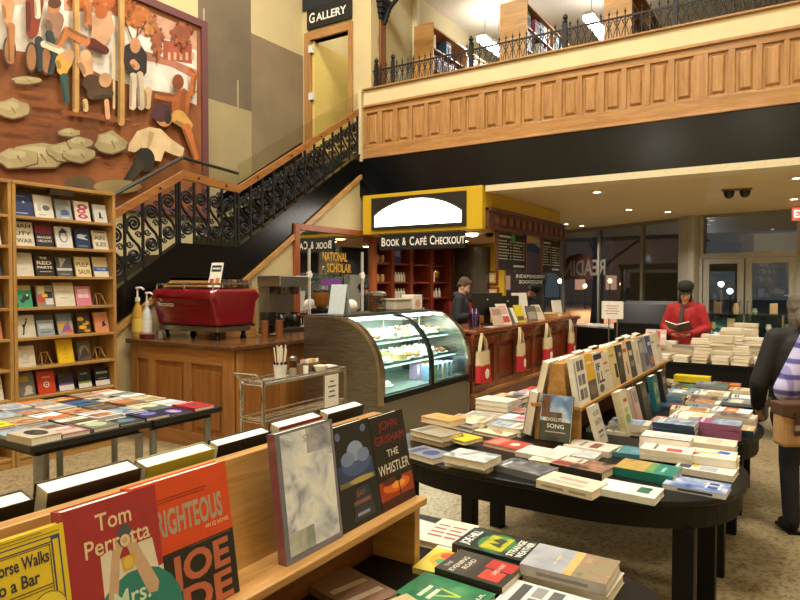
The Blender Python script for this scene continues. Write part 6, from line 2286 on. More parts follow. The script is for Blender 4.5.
front(.632, .2, .245, .03, 'd2481c', [
    ('r', 0, 0, 1, .49, '1c1a18'), ('n', .0, .0, 1, .0, ('a89c8c', 'a89c8c'), 9.0, 1.0), T('RIGHTEOUS', .55, .70, .17, .71, 'a89c8c', .03), T('AN IQ NOVEL', .83, .575, .028, .28, 'd8c8b0', .01), ('r', .2, .86, .75, .868, '8a3010'), ('r', .2, .84, .72, .848, '8a3010'),
    T('JOE', .60, .345, .19, .66, 'b8644a', .035), T('IDE', .60, .11, .19, .66, 'b8644a', .035), ('r', .5, .475, .97, .482, '6a5a4a')],
    'orange and black hardcover titled RIGHTEOUS on the near riser', lean=9)
o = front(.956, .186, .27, .024, '6a7088', [('n', .07, .05, .95, .98, ('8c98b8', 'ccd8ee', 'eef4ff', 'c0d0e4'), 11.0, 2.0), ('n', .5, .78, .95, .98, ('7a80a0', 'a0a8c0', 'b8c0d0'), 16.0, 1.0), ('n', .07, .05, .5, .22, ('6a7a80', 'a8b4b8', 'd0d8d8'), 14.0, 3.0),  # white glare is painted into the cover's pale blue-grey mottle
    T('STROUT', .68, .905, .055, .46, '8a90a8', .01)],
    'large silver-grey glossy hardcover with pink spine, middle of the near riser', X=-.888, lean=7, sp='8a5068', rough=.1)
for s_ in o.data.materials:
    b_ = s_.node_tree.nodes['Principled BSDF'] if s_ else None
for i in range(len(o.data.materials)):
    m_ = o.data.materials[i].copy()
    m_.node_tree.nodes['Principled BSDF'].inputs['Roughness'].default_value = .13
    m_.node_tree.nodes['Principled BSDF'].inputs['Coat Weight'].default_value = 1.0
    m_.node_tree.nodes['Principled BSDF'].inputs['Coat Roughness'].default_value = .06
    o.data.materials[i] = m_
front(1.146, .165, .242, .03, '14161e', [('r', .1, .42, .95, .62, '2c3e66'), ('e', .55, .6, .36, .12, '44588a'), ('e', .56, .72, .2, .1, '8a9cc0'), ('e', .36, .66, .16, .07, '7486b0'), ('e', .74, .66, .15, .07, '7486b0'),
    ('r', .1, .40, .95, .45, '6a6448'), ('e', .62, .43, .3, .03, 'a89a5a'), ('p', [(.3, .05), (.85, .05), (.75, .36), (.45, .36)], '2c3040'), ('e', .2, .9, .06, .04, '5a6a90'), ('e', .82, .92, .07, .04, '5a6a90'),
    T('SAY', .55, .30, .05, .2, '8a5a4a'), ('r', .35, .2, .75, .24, '7a5046'), ('r', .4, .09, .7, .12, '8a94a8')],
    'dark hardcover with a blue moonlit cloud and lake, second from the far end', rough=.25)
front(1.313, .158, .238, .026, '15110f', [
    T('JOHN', .5, .885, .09, .55, '8e2420', .0), T('GRISHAM', .5, .735, .09, .86, '8e2420', .0), T('THE', .52, .575, .075, .34, 'e0dcd2', .0), T('WHISTLER', .5, .42, .11, .9, 'e0dcd2', .0),
    ('r', 0, .04, 1, .3, '9a3412'), ('r', 0, .0, 1, .1, '3a1208'), ('e', .5, .22, .4, .07, 'd86a1e'), ('e', .55, .22, .2, .04, 'eda03c'), ('e', .3, .28, .2, .04, '5a1c0c'), ('r', .55, .1, .58, .27, '1a0a06'), ('e', .57, .28, .1, .03, '1a0a06')],
    'black hardcover titled THE WHISTLER above an orange sunset, at the riser end', rough=.3)

# hardcovers on the riser's far side, only their tops showing
BACKS = [(.20, .16, .24, .036, 'd8d2c8', 'white hardcover top at the far left, behind the yellow paperback', 'a83a2a'), (.375, .165, .245, .04, '1d1c1a', 'black hardcover showing its page tops behind the red cream-lettered book', '15130f'),
         (.56, .175, .25, .044, '33261f', 'dark brown hardcover showing its page tops behind the orange book', '2a1c18'), (.75, .165, .245, .04, '8f9a7c', 'sage and yellow hardcover behind the riser panel', 'a8a23c'),
         (.93, .16, .245, .034, '17171a', 'black-jacketed hardcover behind the silver book', '101012'), (1.115, .16, .25, .036, '3a2c26', 'brown hardcover with red jacket edge behind the moonlit book', '8a2a1e'), (1.30, .16, .25, .036, '1a1a1c', 'black hardcover with white pages behind THE WHISTLER', '15151a')]
for i, (y, w, h, t, c_, lb, bk) in enumerate(BACKS):
    ln = 13
    s, c = math.sin(R(ln)), math.cos(R(ln))
    U = Vector((s, 0, c))
    Rv = Vector((0, -1, 0))
    N = Rv.cross(U)
    y, w, h, t = y * S, w * S, h * S, t * S
    O = Vector((-1.148 * S, y + w, ZL)) - N * t
    book('book', lb, w, h, t, c_, frame(O, Rv, U), [], group=None, page='ebe6da', back=bk)

# flat books on the first table, beyond the riser's end
ZT0 = .7505


def tb(px, py, w, h, t, cover, up, art, label, z=ZT0, jit=0, sp=None, sart=(), rough=.35, group=None, n=1):
    """book lying where the photo shows its cover's centre"""
    p = at(px, py, Z=z + t * n)
    o = None
    for k in range(n):
        M = flat(p.x, p.y, z + k * (t + .0006), up, w, h, jit + (0 if k == n - 1 else random.uniform(-2, 2)))
        lb = label if k == n - 1 else '%s copy under the %s' % (ORD[n - 1 - k], label)
        lb = ' '.join(lb.split()[:16])
        o = book('book', lb, w, h, t, cover, M, art if k == n - 1 else [], spine=sp, sart=sart if k == n - 1 else (), rough=rough, group=group)
    return o


def tx(x, y, w, h, t, cover, up, art, label, z=ZT0, jit=0, sp=None, sart=(), rough=.35):
    return book('book', label, w, h, t, cover, flat(x, y, z, up, w, h, jit), art, spine=sp, sart=sart, rough=rough)


tx(-.797, 1.797, .155, .232, .045, '1c2b2a', 'W', [('n', 0, 0, 1, 1, ('14201f', '1c2b2a', '2f5a44'), 10.0, 1.0), ('e', .5, .5, .44, .25, '35703f'), ('n', .16, .34, .84, .66, ('4a8a3a', 'a8a82a', 'c8b82a'), 16.0, 2.0), ('p', [(.3, .4), (.42, .6), (.5, .46), (.6, .6), (.75, .5), (.7, .4), (.5, .42)], '2a3a2a'),
   T('JOE HILL', .5, .88, .12, .75, 'e6e8e4', .02), T('STRANGE', .5, .22, .085, .8, 'e0e4dc', .02), T('WEATHER', .5, .1, .085, .8, 'e0e4dc', .02)], 'dark green thick book with yellow storm picture and bold white lettering', jit=-1, sart=[T('JOE HILL', .22, .5, .45, .3, 'd8dcd8'), T('STRANGE', .72, .5, .34, .24, 'd8dcd8')])
tx(-.553, 1.752, .165, .238, .03, 'b0aeb0', 'W', [('n', 0, .45, 1, 1, ('8f95a0', 'a8acb6', 'b8b8bc'), 8.0, 2.0), ('n', 0, 0, 1, .45, ('5f6250', '8a8468', '96786a', 'a89a6a'), 16.0, 1.0), ('n', 0, .4, 1, .5, ('b89a58', 'd0b070', '9a8a68'), 20.0, 3.0), ('r', .3, .64, .42, .66, 'c8b878'), ('r', .46, .64, .7, .66, 'c8b878')],
   'top grey landscape paperback of the pile of two at the front right', z=ZT0 + .031, jit=1, sart=[('r', .2, .3, .8, .6, '8a8078')])
tx(-.545, 1.756, .165, .238, .03, 'c8c2b4', 'W', [], 'cream paperback under the grey landscape one at the front right', jit=-1)
tx(-.775, 1.628, .15, .21, .022, '34302a', 'W', [('r', .02, .55, 1, 1, '3a352c'), T('THE', .3, .9, .06, .25, 'd0c8b8', .01), T('EVENING', .42, .78, .075, .7, 'd8d0c0', .01), T('ROAD', .5, .66, .075, .45, 'd8d0c0', .01), ('r', .55, .05, .95, .45, 'a8281e'), ('r', .1, .1, .5, .4, 'b8382a'), T('LAIRD HUNT', .6, .25, .06, .5, 'e0c0b0', .01)],
   'brown and red paperback in front of the dark green storm book', z=ZT0 + .0185, jit=-2)
tx(-.80, 1.47, .15, .225, .024, '2f6a48', 'W', [('n', 0, 0, 1, 1, ('1f5a3c', '3a8058', '5a9a6a'), 12.0, 1.0), ('p', [(.5, .3), (.56, .32), (.3, .62), (.27, .6)], '9ab84a'), ('p', [(.5, .3), (.56, .3), (.62, .6), (.58, .62)], '9ab84a'), ('r', .15, .7, .6, .76, 'c8d8c0'), ('r', .15, .58, .55, .64, 'c8d8c0'), T('PAUL', .62, .12, .05, .5, 'd0dcc8', .01)],
   'green leafy paperback lying by the end of the near riser', jit=-3)
tx(-.905, 1.665, .13, .19, .018, 'cfc24a', 'N', [('e', .5, .5, .35, .3, 'd8a02a'), ('e', .5, .62, .2, .12, 'b8482a'), ('e', .5, .4, .2, .1, '5a9a6a'), ('r', 0, .85, 1, 1, 'd8d4c4')],
   'yellow paperback with round painted letters beside the riser end', jit=4)
tx(-.995, 1.845, .14, .205, .022, 'dccfbe', 'N', [('r', .1, .7, .4, .76, '9a5a6a'), ('r', .48, .7, .85, .76, '9a5a6a'), ('r', .1, .55, .4, .61, '9a5a6a'), ('r', .5, .55, .8, .61, '9a5a6a'), ('r', .1, .4, .45, .46, '9a5a6a'), ('r', .5, .4, .9, .46, '9a5a6a'), ('r', .12, .25, .5, .31, '9a5a6a'), ('r', .56, .25, .85, .31, '9a5a6a')],
   'cream paperback patterned with rows of rosy words, behind the storm book', jit=2)
tx(-1.15, 1.83, .14, .2, .02, 'c8c8c4', 'W', [('e', .7, .8, .5 - .1, .2, '55585a'), ('e', .7, .8, .28, .15, 'c8c8c4'), ('e', .7, .8, .16, .08, '55585a')], 'pale book with grey concentric rings at the back of the first table', jit=-6)
tx(-.56, 1.57, .16, .23, .022, 'd2d2d0', 'W', [('r', .08, .76, .92, .88, '4a4a4c'), ('r', .08, .56, .5, .7, '6a6a6c'), ('r', .55, .56, .92, .7, '8a8a8c'), ('r', .08, .36, .92, .5, '5a5a5c'), ('r', .08, .16, .7, .3, '7a7a7c')],
   'white paperback of black block letters at the bottom of the picture', jit=-1)
tx(-.80, 1.29, .16, .23, .03, 'cfbf94', 'W', [('e', .35, .55, .2, .14, '4a3a2a'), ('e', .42, .6, .1, .08, '8a7a5a')], 'cream book with rounded corners and a dark nest drawing, bottom edge', jit=-20, z=ZT0)
tx(-1.03, 1.36, .15, .22, .024, '8a6a5a', 'W', [('r', .1, .2, .9, .3, 'c8b8a4'), ('r', .1, .5, .9, .6, 'c8b8a4')], 'reddish paperback half hidden under the near ledge, bottom edge', jit=-14)

# ------------------------------------------------------------------ the middle table's flat books
Z1 = .7505
WH, CRm = 'dfdbd0', 'd9d0bc'
tb(697, 484, .155, .235, .022, 'a9b6d2', 'W', [('n', 0, 0, 1, 1, ('34508f', '6a84ba', 'a9b6d2', 'd8dce4'), 9.0, 1.0), ('r', .3, .12, .52, .36, 'd0d6e0'), ('r', .6, .12, .82, .36, 'd0d6e0'), ('r', .3, .16, .5, .32, '3a4a86'), ('r', .62, .16, .8, .32, '3a4a86')],
   'blue and white paperback with printed spine at the right front rim of the middle table', sart=[('r', .25, .25, .8, .7, '3a4458')], sp='c8ccd4', jit=-3)
tb(707, 467, .16, .235, .028, 'dad6cc', 'W', [('r', .1, .75, .95, .95, '35405c'), ('r', .1, .3, .55, .6, '9aa4b4'), ('e', .5, .68, .2, .06, 'c8b04a')], 'white book with navy heading, second row from the rim of the middle table', jit=-4)
tb(708, 453, .165, .235, .036, WH, 'W', [('p', [(.15, .7), (.4, .62), (.5, .8), (.25, .88)], 'c2502e'), ('p', [(.55, .15), (.85, .1), (.9, .3), (.62, .36)], '2e62b8'), ('r', .45, .3, .6, .7, 'd8b84a')], 'white book with red, yellow and blue patches at the right of the middle table', z=Z1 + .03, jit=2)
tb(712, 441, .15, .22, .03, 'd8d2c2', 'W', [('r', .2, .3, .8, .6, 'bfb8a2')], 'cream book behind the patch-covered one on the middle table', z=Z1, n=2)
tb(629, 488, .15, .235, .028, 'd4d8d8', 'W', [('r', .3, .15, .8, .35, '2f6a55'), ('r', .1, .5, .9, .9, 'dfe2e2'), ('e', .7, .2, .07, .06, '3a3a3a')], 'white book with green lower corner at the front rim of the middle table', jit=-3)
tb(648, 467, .17, .25, .038, '23766c', 'W', [('n', 0, .0, 1, .42, ('1f6a68', '2a8478', '4a9a86'), 10.0, 1.0), ('n', 0, .42, 1, 1, ('6a8a50', 'a89452', 'c49a58', '8a7a44'), 9.0, 2.0), ('n', 0, .36, 1, .5, ('4a8a60', '7a9a58', '2a8478'), 16.0, 3.0), ('r', .25, .2, .7, .25, '8ac0b0')], 'thick teal and gold landscape book on the middle table', jit=-4)
tb(668, 448, .155, .225, .024, WH, 'W', [('r', .1, .2, .5, .5, 'b0564a'), ('r', .15, .7, .8, .76, '6a6a72')], 'top white book with a red mark, pile behind the teal landscape book', z=Z1 + .025, n=2)
tb(667, 436, .155, .225, .03, 'e2ded6', 'W', [('r', .0, .0, .12, 1, '2a2a30'), ('r', .25, .2, .4, .75, 'b8a8b0'), ('r', .5, .2, .6, .6, 'b0a8b8')], 'white and black-edged book on the tall pile behind the teal book', z=Z1 + .04, n=2)
tb(572, 481, .155, .245, .034, 'd3cabb', 'W', [('r', .15, .2, .35, .8, 'b8a898'), ('r', .5, .25, .7, .75, 'b09a8a')], 'cream hardcover with printed spine at the front rim of the middle table', sart=[('r', .1, .3, .5, .6, '9a9084'), ('r', .6, .3, .9, .6, '9a9084')], jit=-9)
tb(583, 464, .165, .245, .036, '2e2a28', 'W', [('n', 0, 0, 1, 1, ('2a2426', '5a4438', 'a8806a', '3a2c2a'), 12.0, 4.0), ('r', .08, .68, .4, .95, '8a2f2c'), ('r', .5, .52, .95, .95, 'c8c0b0'), ('r', .55, .6, .9, .64, '5a4a44')], 'dark photo-covered hardcover behind the cream one on the middle table', jit=-8)
tb(526, 466, .16, .24, .03, '6a6d72', 'W', [('n', 0, 0, 1, 1, ('3a3c42', '6a6d72', 'b8bcc0'), 12.0, 0.0), ('r', .1, .82, .6, .88, 'c8ccce')], 'grey photo-covered book left of centre on the middle table', jit=-12)
tb(545, 452, .16, .24, .024, 'd8d4cc', 'W', [('r', .2, .3, .7, .5, 'c0bcb2')], 'plain white book in front of the Revolution Song hardcover', jit=-6)
tb(592, 445, .16, .235, .03, 'd6cfc2', 'W', [('r', .15, .3, .8, .5, '7a4a44'), ('r', .2, .65, .8, .72, '8a8078')], 'off-white book at the foot of the oak riser end', jit=-6)
tb(472, 455, .155, .22, .035, 'a2a8ae', 'E', [('n', 0, 0, 1, 1, ('2f3a58', 'a2a8ae', 'd8dcda', '8a8078'), 11.0, 3.0)], 'top grey-blue photo book of the pair at the left front of the middle table', z=Z1 + .03, jit=-4)
tb(473, 460, .155, .225, .028, 'b4ac98', 'E', [], 'lower book of the grey-blue pair at the left front of the middle table', jit=-2)
tb(428, 452, .15, .21, .028, '6a7080', 'E', [('r', .1, .1, .9, .3, '3a4260'), ('e', .5, .6, .3, .2, '2f3a66')], 'white-edged slate book at the left end of the middle table', jit=-14)
tb(436, 431, .165, .235, .03, '8f8672', 'E', [('r', .1, .1, .9, .3, '6a6a5c')], 'olive-brown book under the orange one', z=Z1 + .03, jit=-14, n=1)
tb(436, 436, .165, .235, .028, 'c07078', 'E', [], 'pinkish book below the olive-brown one at the left end', jit=-12)
tb(443, 417, .14, .215, .034, 'd08a2a', 'E', [('r', .2, .2, .4, .7, 'e0a85a'), ('r', .5, .3, .6, .6, 'c8702a')], 'orange hardcover on top of the left pile of the middle table', z=Z1 + .062, jit=-12)
tb(466, 419, .15, .22, .026, 'd0d4d6', 'E', [('r', .2, .3, .8, .5, '9ab0c0')], 'pale blue-white book behind the orange hardcover', z=Z1, jit=-14, n=2)
tb(460, 436, .14, .2, .02, 'd8c028', 'E', [('e', .5, .5, .2, .1, '5a5430'), ('r', .2, .2, .8, .28, '6a6430')], 'yellow book with a dark oval, left half of the middle table', z=Z1 + .02, jit=-16)
tb(484, 424, .155, .23, .02, 'd8d8d4', 'E', [('r', .6, 0, .95, 1, '3a3c42')], 'white and black book behind the yellow one', z=Z1, jit=-14)
tb(508, 443, .15, .22, .022, 'b04a42', 'E', [('r', .1, .1, .9, .4, 'c87a6a'), ('e', .5, .7, .2, .12, 'd8c8b0')], 'red patterned book before the grey standing hardcover', jit=-12)
tb(497, 431, .15, .22, .02, 'd4ccb6', 'E', [('p', [(.1, .2), (.6, .4), (.9, .8), (.5, .7)], 'a08a5a')], 'cream sketch-covered book left of the riser end', jit=-10)
tb(512, 409, .15, .22, .024, '9a8f9a', 'E', [('r', .1, .5, .9, .9, 'b0685a'), ('r', .1, .1, .9, .4, '8090b0')], 'mauve and red book behind the riser end', z=Z1, jit=-10, n=2)
tb(497, 399, .16, .23, .03, 'dedad0', 'E', [('r', .2, .3, .8, .5, 'c8c4ba')], 'white book on the far left pile beyond the grey standing hardcover', z=Z1 + .02, jit=-4, n=3)

tb(609, 428, .15, .22, .02, 'dcd8cc', 'W', [('r', .05, .1 + .0, .95, .16, '4a4a48'), ('r', .05, .3, .95, .36, '6a6a66'), ('r', .05, .5, .95, .56, '4a4a48'), ('r', .05, .7, .95, .76, '6a6a66'), ('r', .05, .88, .95, .93, '4a4a48')], 'white book with dark stripes at the foot of the white worded book')
tb(576, 452, .155, .225, .02, 'cfd2d2', 'W', [('n', 0, 0, 1, .5, ('8a9498', 'b8c0c0', 'd8dada'), 14.0, 2.0)], 'pale grey book just in front of the oak riser end')
tb(556, 459, .15, .22, .018, 'd9d2c4', 'E', [('r', .2, .3, .8, .5, 'a89a88')], 'cream book between the dark photo book and the riser end')
# upright books at the riser's near end
M = frame(Vector((-1.0, 2.775, Z1)) , (1, 0, 0), (0, .24, .97))
N_ = Vector((1, 0, 0)).cross(Vector((0, .24, .97)).normalized())
M = frame(Vector((-1.172, 3.185, Z1 + .031)), (1, 0, 0), (0, .24, .97))
book('book', 'REVOLUTION SONG hardcover with flag and sky cover leaning on the riser end', .165, .235, .026, '343a3a', M, [
    ('n', 0, .4, 1, 1, ('3f5f90', '6a8ab4', 'b8c4d0'), 10.0, 2.0), ('n', .03, .5, .3, .98, ('4a2a24', '6a4a3a', '3a2a28'), 22.0, 1.0), ('n', .2, .42, .7, .62, ('3a302c', '6a5a4c'), 24.0, 2.0),
    ('n', 0, 0, 1, .42, ('1c2622', '343c36', '4a4a40'), 14.0, 1.0), T('REVOLUTION', .52, .46, .075, .84, 'd8d4c8', .01), T('SONG', .52, .32, .09, .55, 'e0dcd0', .01), ('r', .2, .18, .85, .2, 'b8b0a0')])


def lean_w(y1, z, w, h, t, lean, X):
    """face-out towards -X on the riser's other side; spine at the far end y1"""
    s, c = math.sin(R(lean)), math.cos(R(lean))
    U = Vector((s, 0, c))
    Rv = Vector((0, -1, 0))
    N = Rv.cross(U)
    return frame(Vector((X, y1, z)) - N * t, Rv, U)


book('book', 'thick grey hardcover standing with white page edges showing, left of the riser end', .16, .245, .05, '8c8e92', lean_w(3.43, Z1 + .026, .16, .245, .05, 10, -1.305), [('r', .1, .5, .9, .8, 'b0b2b4')])

ZL = ZF + .0005
# books leaning on the riser's front ledge (towards the aisle), near to far
rnd = random.Random(21)
UP = [(.2, .235, .03, 'e0ddd4', [('r', .25, .7, .5, .92, '6a6a6c'), ('r', .55, .7, .82, .92, '55555a'), ('r', .25, .4, .5, .62, '7a7a7c'), ('r', .55, .4, .82, .62, '6a6a6c'), ('r', .25, .1, .5, .32, '5a5a5c'), ('r', .55, .1, .82, .32, '7a7a7c'), ('r', .05, .1, .12, .9, '6a86b0')], 'white book with six small photos, nearest on the riser'),
      (.15, .23, .024, '5a5046', [('r', 0, .42, 1, 1, 'd8a828'), ('e', .5, .2, .35, .14, '7a6a5c'), ('r', .2, .8, .8, .84, 'f0e0b0')], 'yellow-topped photo paperback, second on the riser'),
      (.16, .23, .026, 'd8d4ca', [('r', 0, .82, 1, .95, '2a2a2a'), T('IF', .4, .65, .16, .5, '1e1e1e', .03), T('ILL', .55, .4, .24, .85, '1e1e1e', .03), ('e', .5, .14, .3, .1, '6a6a6a')], 'white book with heavy black letters, third on the riser'),
      (.15, .21, .024, 'd5cbb8', [('r', .2, .7, .8, .76, 'c05a4a'), ('r', .2, .5, .8, .54, '8a7a6a')], 'cream book with a red line, fourth on the riser'),
      (.16, .235, .03, 'd6c690', [('r', .55, .2, .9, .55, '2e2a26'), ('r', .1, .75, .6, .8, '8a7a50')], 'straw-coloured book with a dark square, fifth on the riser'),
      (.14, .23, .024, '2e2a28', [('r', .2, .2, .8, .9, '4a4440'), ('r', .3, .7, .7, .8, 'b0a898')], 'dark brown book, sixth on the riser'),
      (.16, .23, .028, 'd8c6ac', [('p', [(.45, .15), (.62, .2), (.58, .5), (.48, .5)], '3a302a'), ('r', .2, .75, .8, .85, 'b85a3a')], 'cream book with a small dark figure, seventh on the riser'),
      (.15, .23, .026, '33332f', [('r', .15, .15, .85, .85, '45443e'), ('r', .2, .6, .8, .75, 'c0b8a8'), ('r', .2, .3, .8, .45, '8a8478')], 'charcoal book with pale title, eighth on the riser'),
      (.15, .225, .03, 'dcd6c8', [('r', .3, .3, .7, .7, 'b8b0a0')], 'off-white book, ninth on the riser'),
      (.14, .22, .024, '7a7a80', [('r', .1, .6, .9, .9, 'b0b0b4')], 'grey book, tenth on the riser'),
      (.15, .23, .026, '8a94a8', [('r', .1, .1, .9, .5, '4a5470')], 'slate blue book, eleventh on the riser'),
      (.14, .225, .024, '35507c', [('r', .2, .1, .8, .35, 'c86a3a'), ('r', .2, .7, .8, .8, 'c8d0dc')], 'blue and orange book, twelfth on the riser'),
      (.16, .23, .03, 'ddd8cc', [('r', .2, .7, .8, .76, '8a8a8c')], 'white book, last but one at the far end of the riser'),
      (.15, .23, .03, 'd8d2c4', [('r', .2, .5, .8, .6, 'a0a09c')], 'pale book at the very far end of the riser')]
y = 3.275
for (w, h, t, c_, art, lb) in UP:
    w *= 1.03
    h *= 1.07
    book('book', lb, w, h, t, c_, lean_x(y, ZL, w, t, rnd.uniform(9, 13), XC2 + .126), art, group='books leaning on the far riser')
    y += w + rnd.uniform(-.0, .012) if y < 4.6 else w + .003
# the riser's far side
y = 3.29
i = 0
while y < 5.45:
    w, h, t = rnd.uniform(.15, .17), rnd.uniform(.22, .25), rnd.uniform(.025, .045)
    c_ = rnd.choice(['e4dfd2', 'c9c2b4', 'd9c9a8', '23262b', 'b5452f', 'dce4ea'])
    i += 1
    book('book', '%s hardcover on the cafe side of the far riser, %s from its near end' % (CN[c_], ORD[i]), w, h, t, c_, lean_w(y + w, ZL, w, h, t, 12, XC2 - .128), rnd_art(rnd, c_), group='books on the cafe side of the far riser')
    y += w + .008
# books standing on the tables under the ledge, facing the aisle
LO = [(3.31, .15, .21, .022, 'cfc8bc', [T('BLOOD', .5, .8, .1, .7, '2a2a2a'), T('EARTH', .52, .58, .13, .8, '2a2a2a'), ('r', .2, .3, .8, .36, '5a5a58'), ('r', .2, .2, .7, .24, '7a7a78')], 'white book of black words standing under the ledge', 16),
      (3.62, .16, .25, .04, 'cfc8a4', [('r', .35, .72, .85, .8, 'b8502a'), ('e', .5, .35, .3, .12, '7a9a5a'), ('e', .5, .55, .25, .06, '9ab07a'), ('r', .3, .1, .7, .14, '6a6a50')], 'pale green-cream thick book standing in the middle under the ledge', 14),
      (3.86, .15, .23, .03, 'b8b0aa', [('r', 0, 0, .16, 1, 'b8461e'), ('r', .3, .6, .9, .9, '8a8a8e'), ('r', .3, .2, .8, .5, 'c8a090')], 'grey book with orange spine standing under the ledge', 14),
      (4.10, .15, .23, .03, '3a3734', [('r', .2, .6, .8, .85, '6a645c')], 'dark brown book standing beside the orange-spined one', 12),
      (4.42, .15, .235, .034, '1f6670', [('e', .5, .6, .28, .2, 'c8c04a'), ('e', .5, .3, .28, .12, '9ab04a'), ('p', [(.3, .3), (.7, .4), (.6, .8), (.4, .7)], '2a7a80')], 'teal book with yellow-green flourish standing under the ledge', 10),
      (4.72, .15, .235, .03, '1e1e22', [('r', .2, .6, .8, .8, '9a9488'), ('r', .3, .25, .7, .4, '5a5a5c')], 'black book standing beside the teal one', 10)]
for (y, w, h, t, c_, art, lb, ln) in LO:
    book('book', lb, w, h, t, c_, lean_x(y, Z1, w, t, ln, -.82 if y > 3.5 else -.89), art)

# rows of flat books and small piles on the right half of the tables
rnd = random.Random(99)
FILL = []
LIGHT = ['e4dfd2', 'd9c9a8', 'dce4ea', 'c9c2b4', 'e4dfd2', 'd9c9a8', 'b9a27a', '6d8aa6', 'b5452f', '8a8f94', '2f4560', 'c8703a', '5b4a3a', 'e4dfd2', 'dce4ea', 'c9c2b4', 'd9c9a8', 'e4dfd2']


def pile(x, y, n, c_, where_, z=Z1, up='W', grp=None, w=None, h=None):
    w = w or rnd.uniform(.145, .165)
    h = h or rnd.uniform(.205, .232)
    t = rnd.uniform(.018, .032)
    art = rnd_art(rnd, c_)
    proto = None
    for k in range(n):
        M = flat(x, y, z + k * (t + .0006), up, w, h, rnd.uniform(-4, 4))
        lb = '%s book, %s%s' % (CN[c_], 'top of ' if (k == n - 1 and n > 1) else ('' if n == 1 else '%s up, ' % ORD[k + 1]), where_ if n > 1 else 'lying flat ' + where_)
        if proto is None:
            proto = book('book', lb, w, h, t, c_, M, art, group=grp)
        else:
            again(proto, M, lb)


def nm(c_, r_, tname):
    return


ROWN = {0: 'rim', 1: 'inner', 2: 'ledge-side'}
# middle table, behind the named front books
jobs = []
jobs.append((-.50, 3.30, 2, 'e4dfd2', 'the middle table, between the teal book and its back rim'))
pile(-.36, 3.27, 2, 'd9c9a8', 'the pile on the right rear of the middle table')
pile(-.60, 3.42, 3, 'e4dfd2', 'the pile on the rear centre of the middle table')
pile(-.42, 3.46, 1, 'c8703a', 'at the back rim of the middle table')
pile(-.70, 3.25, 1, '4a7f8c', 'below the pale green-cream standing book')
for ti, (yc, tname) in enumerate(((4.19, 'second oval table'), (5.29, 'third oval table'))):
    for ri in range(6):
        y = yc - .46 + ri * .178
        edge = .85 * (max(0, 1 - (abs(y - yc) / .56) ** 2.6)) ** (1 / 2.6)
        xr_ = -1.05 + edge - .03
        for ci in range(3):
            x = xr_ - .115 - ci * .238
            if ci == 2:
                if y < 5.0:
                    continue
                x += .03
            n = 1 if ci == 2 else (rnd.choice([1, 2, 2, 3]) if ti == 0 else rnd.choice([1, 1, 2]))
            c_ = LIGHT[(ri * 5 + ci * 3 + ti * 4) % len(LIGHT)]
            if ti == 0 and ci == 0 and ri == 0:
                c_ = '2f4560'
            if ti == 0 and ci == 0 and ri == 1:
                c_ = '9a5f86'
            pile(x, y, n, c_, ('%s pile of the %s column, %s' if n > 1 else '%s in the %s column, %s') % (ORD[ri + 1], ROWN[ci], tname))
    for ri in range(5):
        y = yc - .40 + ri * .19
        for ci in range(2):
            x = -1.42 - ci * .24
            n = rnd.choice([1, 2, 3])
            c_ = LIGHT[(ri * 3 + ci * 7 + ti * 5 + 2) % len(LIGHT)]
            pile(x, y, n, c_, ('%s pile of the %s cafe-side column, %s' if n > 1 else '%s in the %s cafe-side column, %s') % (ORD[ri + 1], ['first', 'second'][ci], tname), up='E')
for ri in range(2):
    for ci in range(2):
        pile(-1.42 - ci * .24, 3.36 + ri * .18, 2, LIGHT[ri * 2 + ci], '%s rear pile, %s cafe-side column, middle table' % (ORD[ri + 1], ['first', 'second'][ci]), up='E')
yb_ = book('book', 'bright yellow thick book lying at the far end of the third oval table', .12, .27, .05, 'd8c020', flat(-.79, 5.70, Z1 + .035, 'W', .12, .27, 0), [])

# ------------------------------------------------------------------ far black-clothed table of stacked books
ft = thing('stacked_book_table', 'black-clothed rectangular table piled with white books before the person in red', 'table', (-.72, 7.84, 0))
MB().box(-1.42, -.02, 7.33, 8.33, .72, .75, BLACKP).build('tabletop', ft, world=True)
MB().box(-1.41, -.03, 7.34, 7.36, .45, .72, BLACKP).build('cloth_front', ft, world=True)
MB().box(-.05, -.03, 7.36, 8.3, .45, .72, BLACKP).build('cloth_side', ft, world=True)
for x in (-1.36, -.08):
    for y in (7.4, 8.26):
        MB().box(x - .03, x + .03, y - .03, y + .03, 0, .72, BLACKP).build('leg', ft, world=True)
protos = []
for i, (w, h, t, c_) in enumerate([(.15, .22, .03, 'd8d0bc'), (.16, .235, .036, 'c9bda6'), (.14, .21, .026, 'dcd6c8'), (.15, .22, .032, 'b8a890'), (.155, .23, .03, 'a04a3a'), (.15, .225, .028, '8a8478')]):
    protos.append((w, h, t, c_))
CNF = {'d8d0bc': 'cream', 'c9bda6': 'buff', 'dcd6c8': 'white', 'b8a890': 'tan', 'a04a3a': 'red-edged', '8a8478': 'grey'}
made = {}
rnd = random.Random(42)
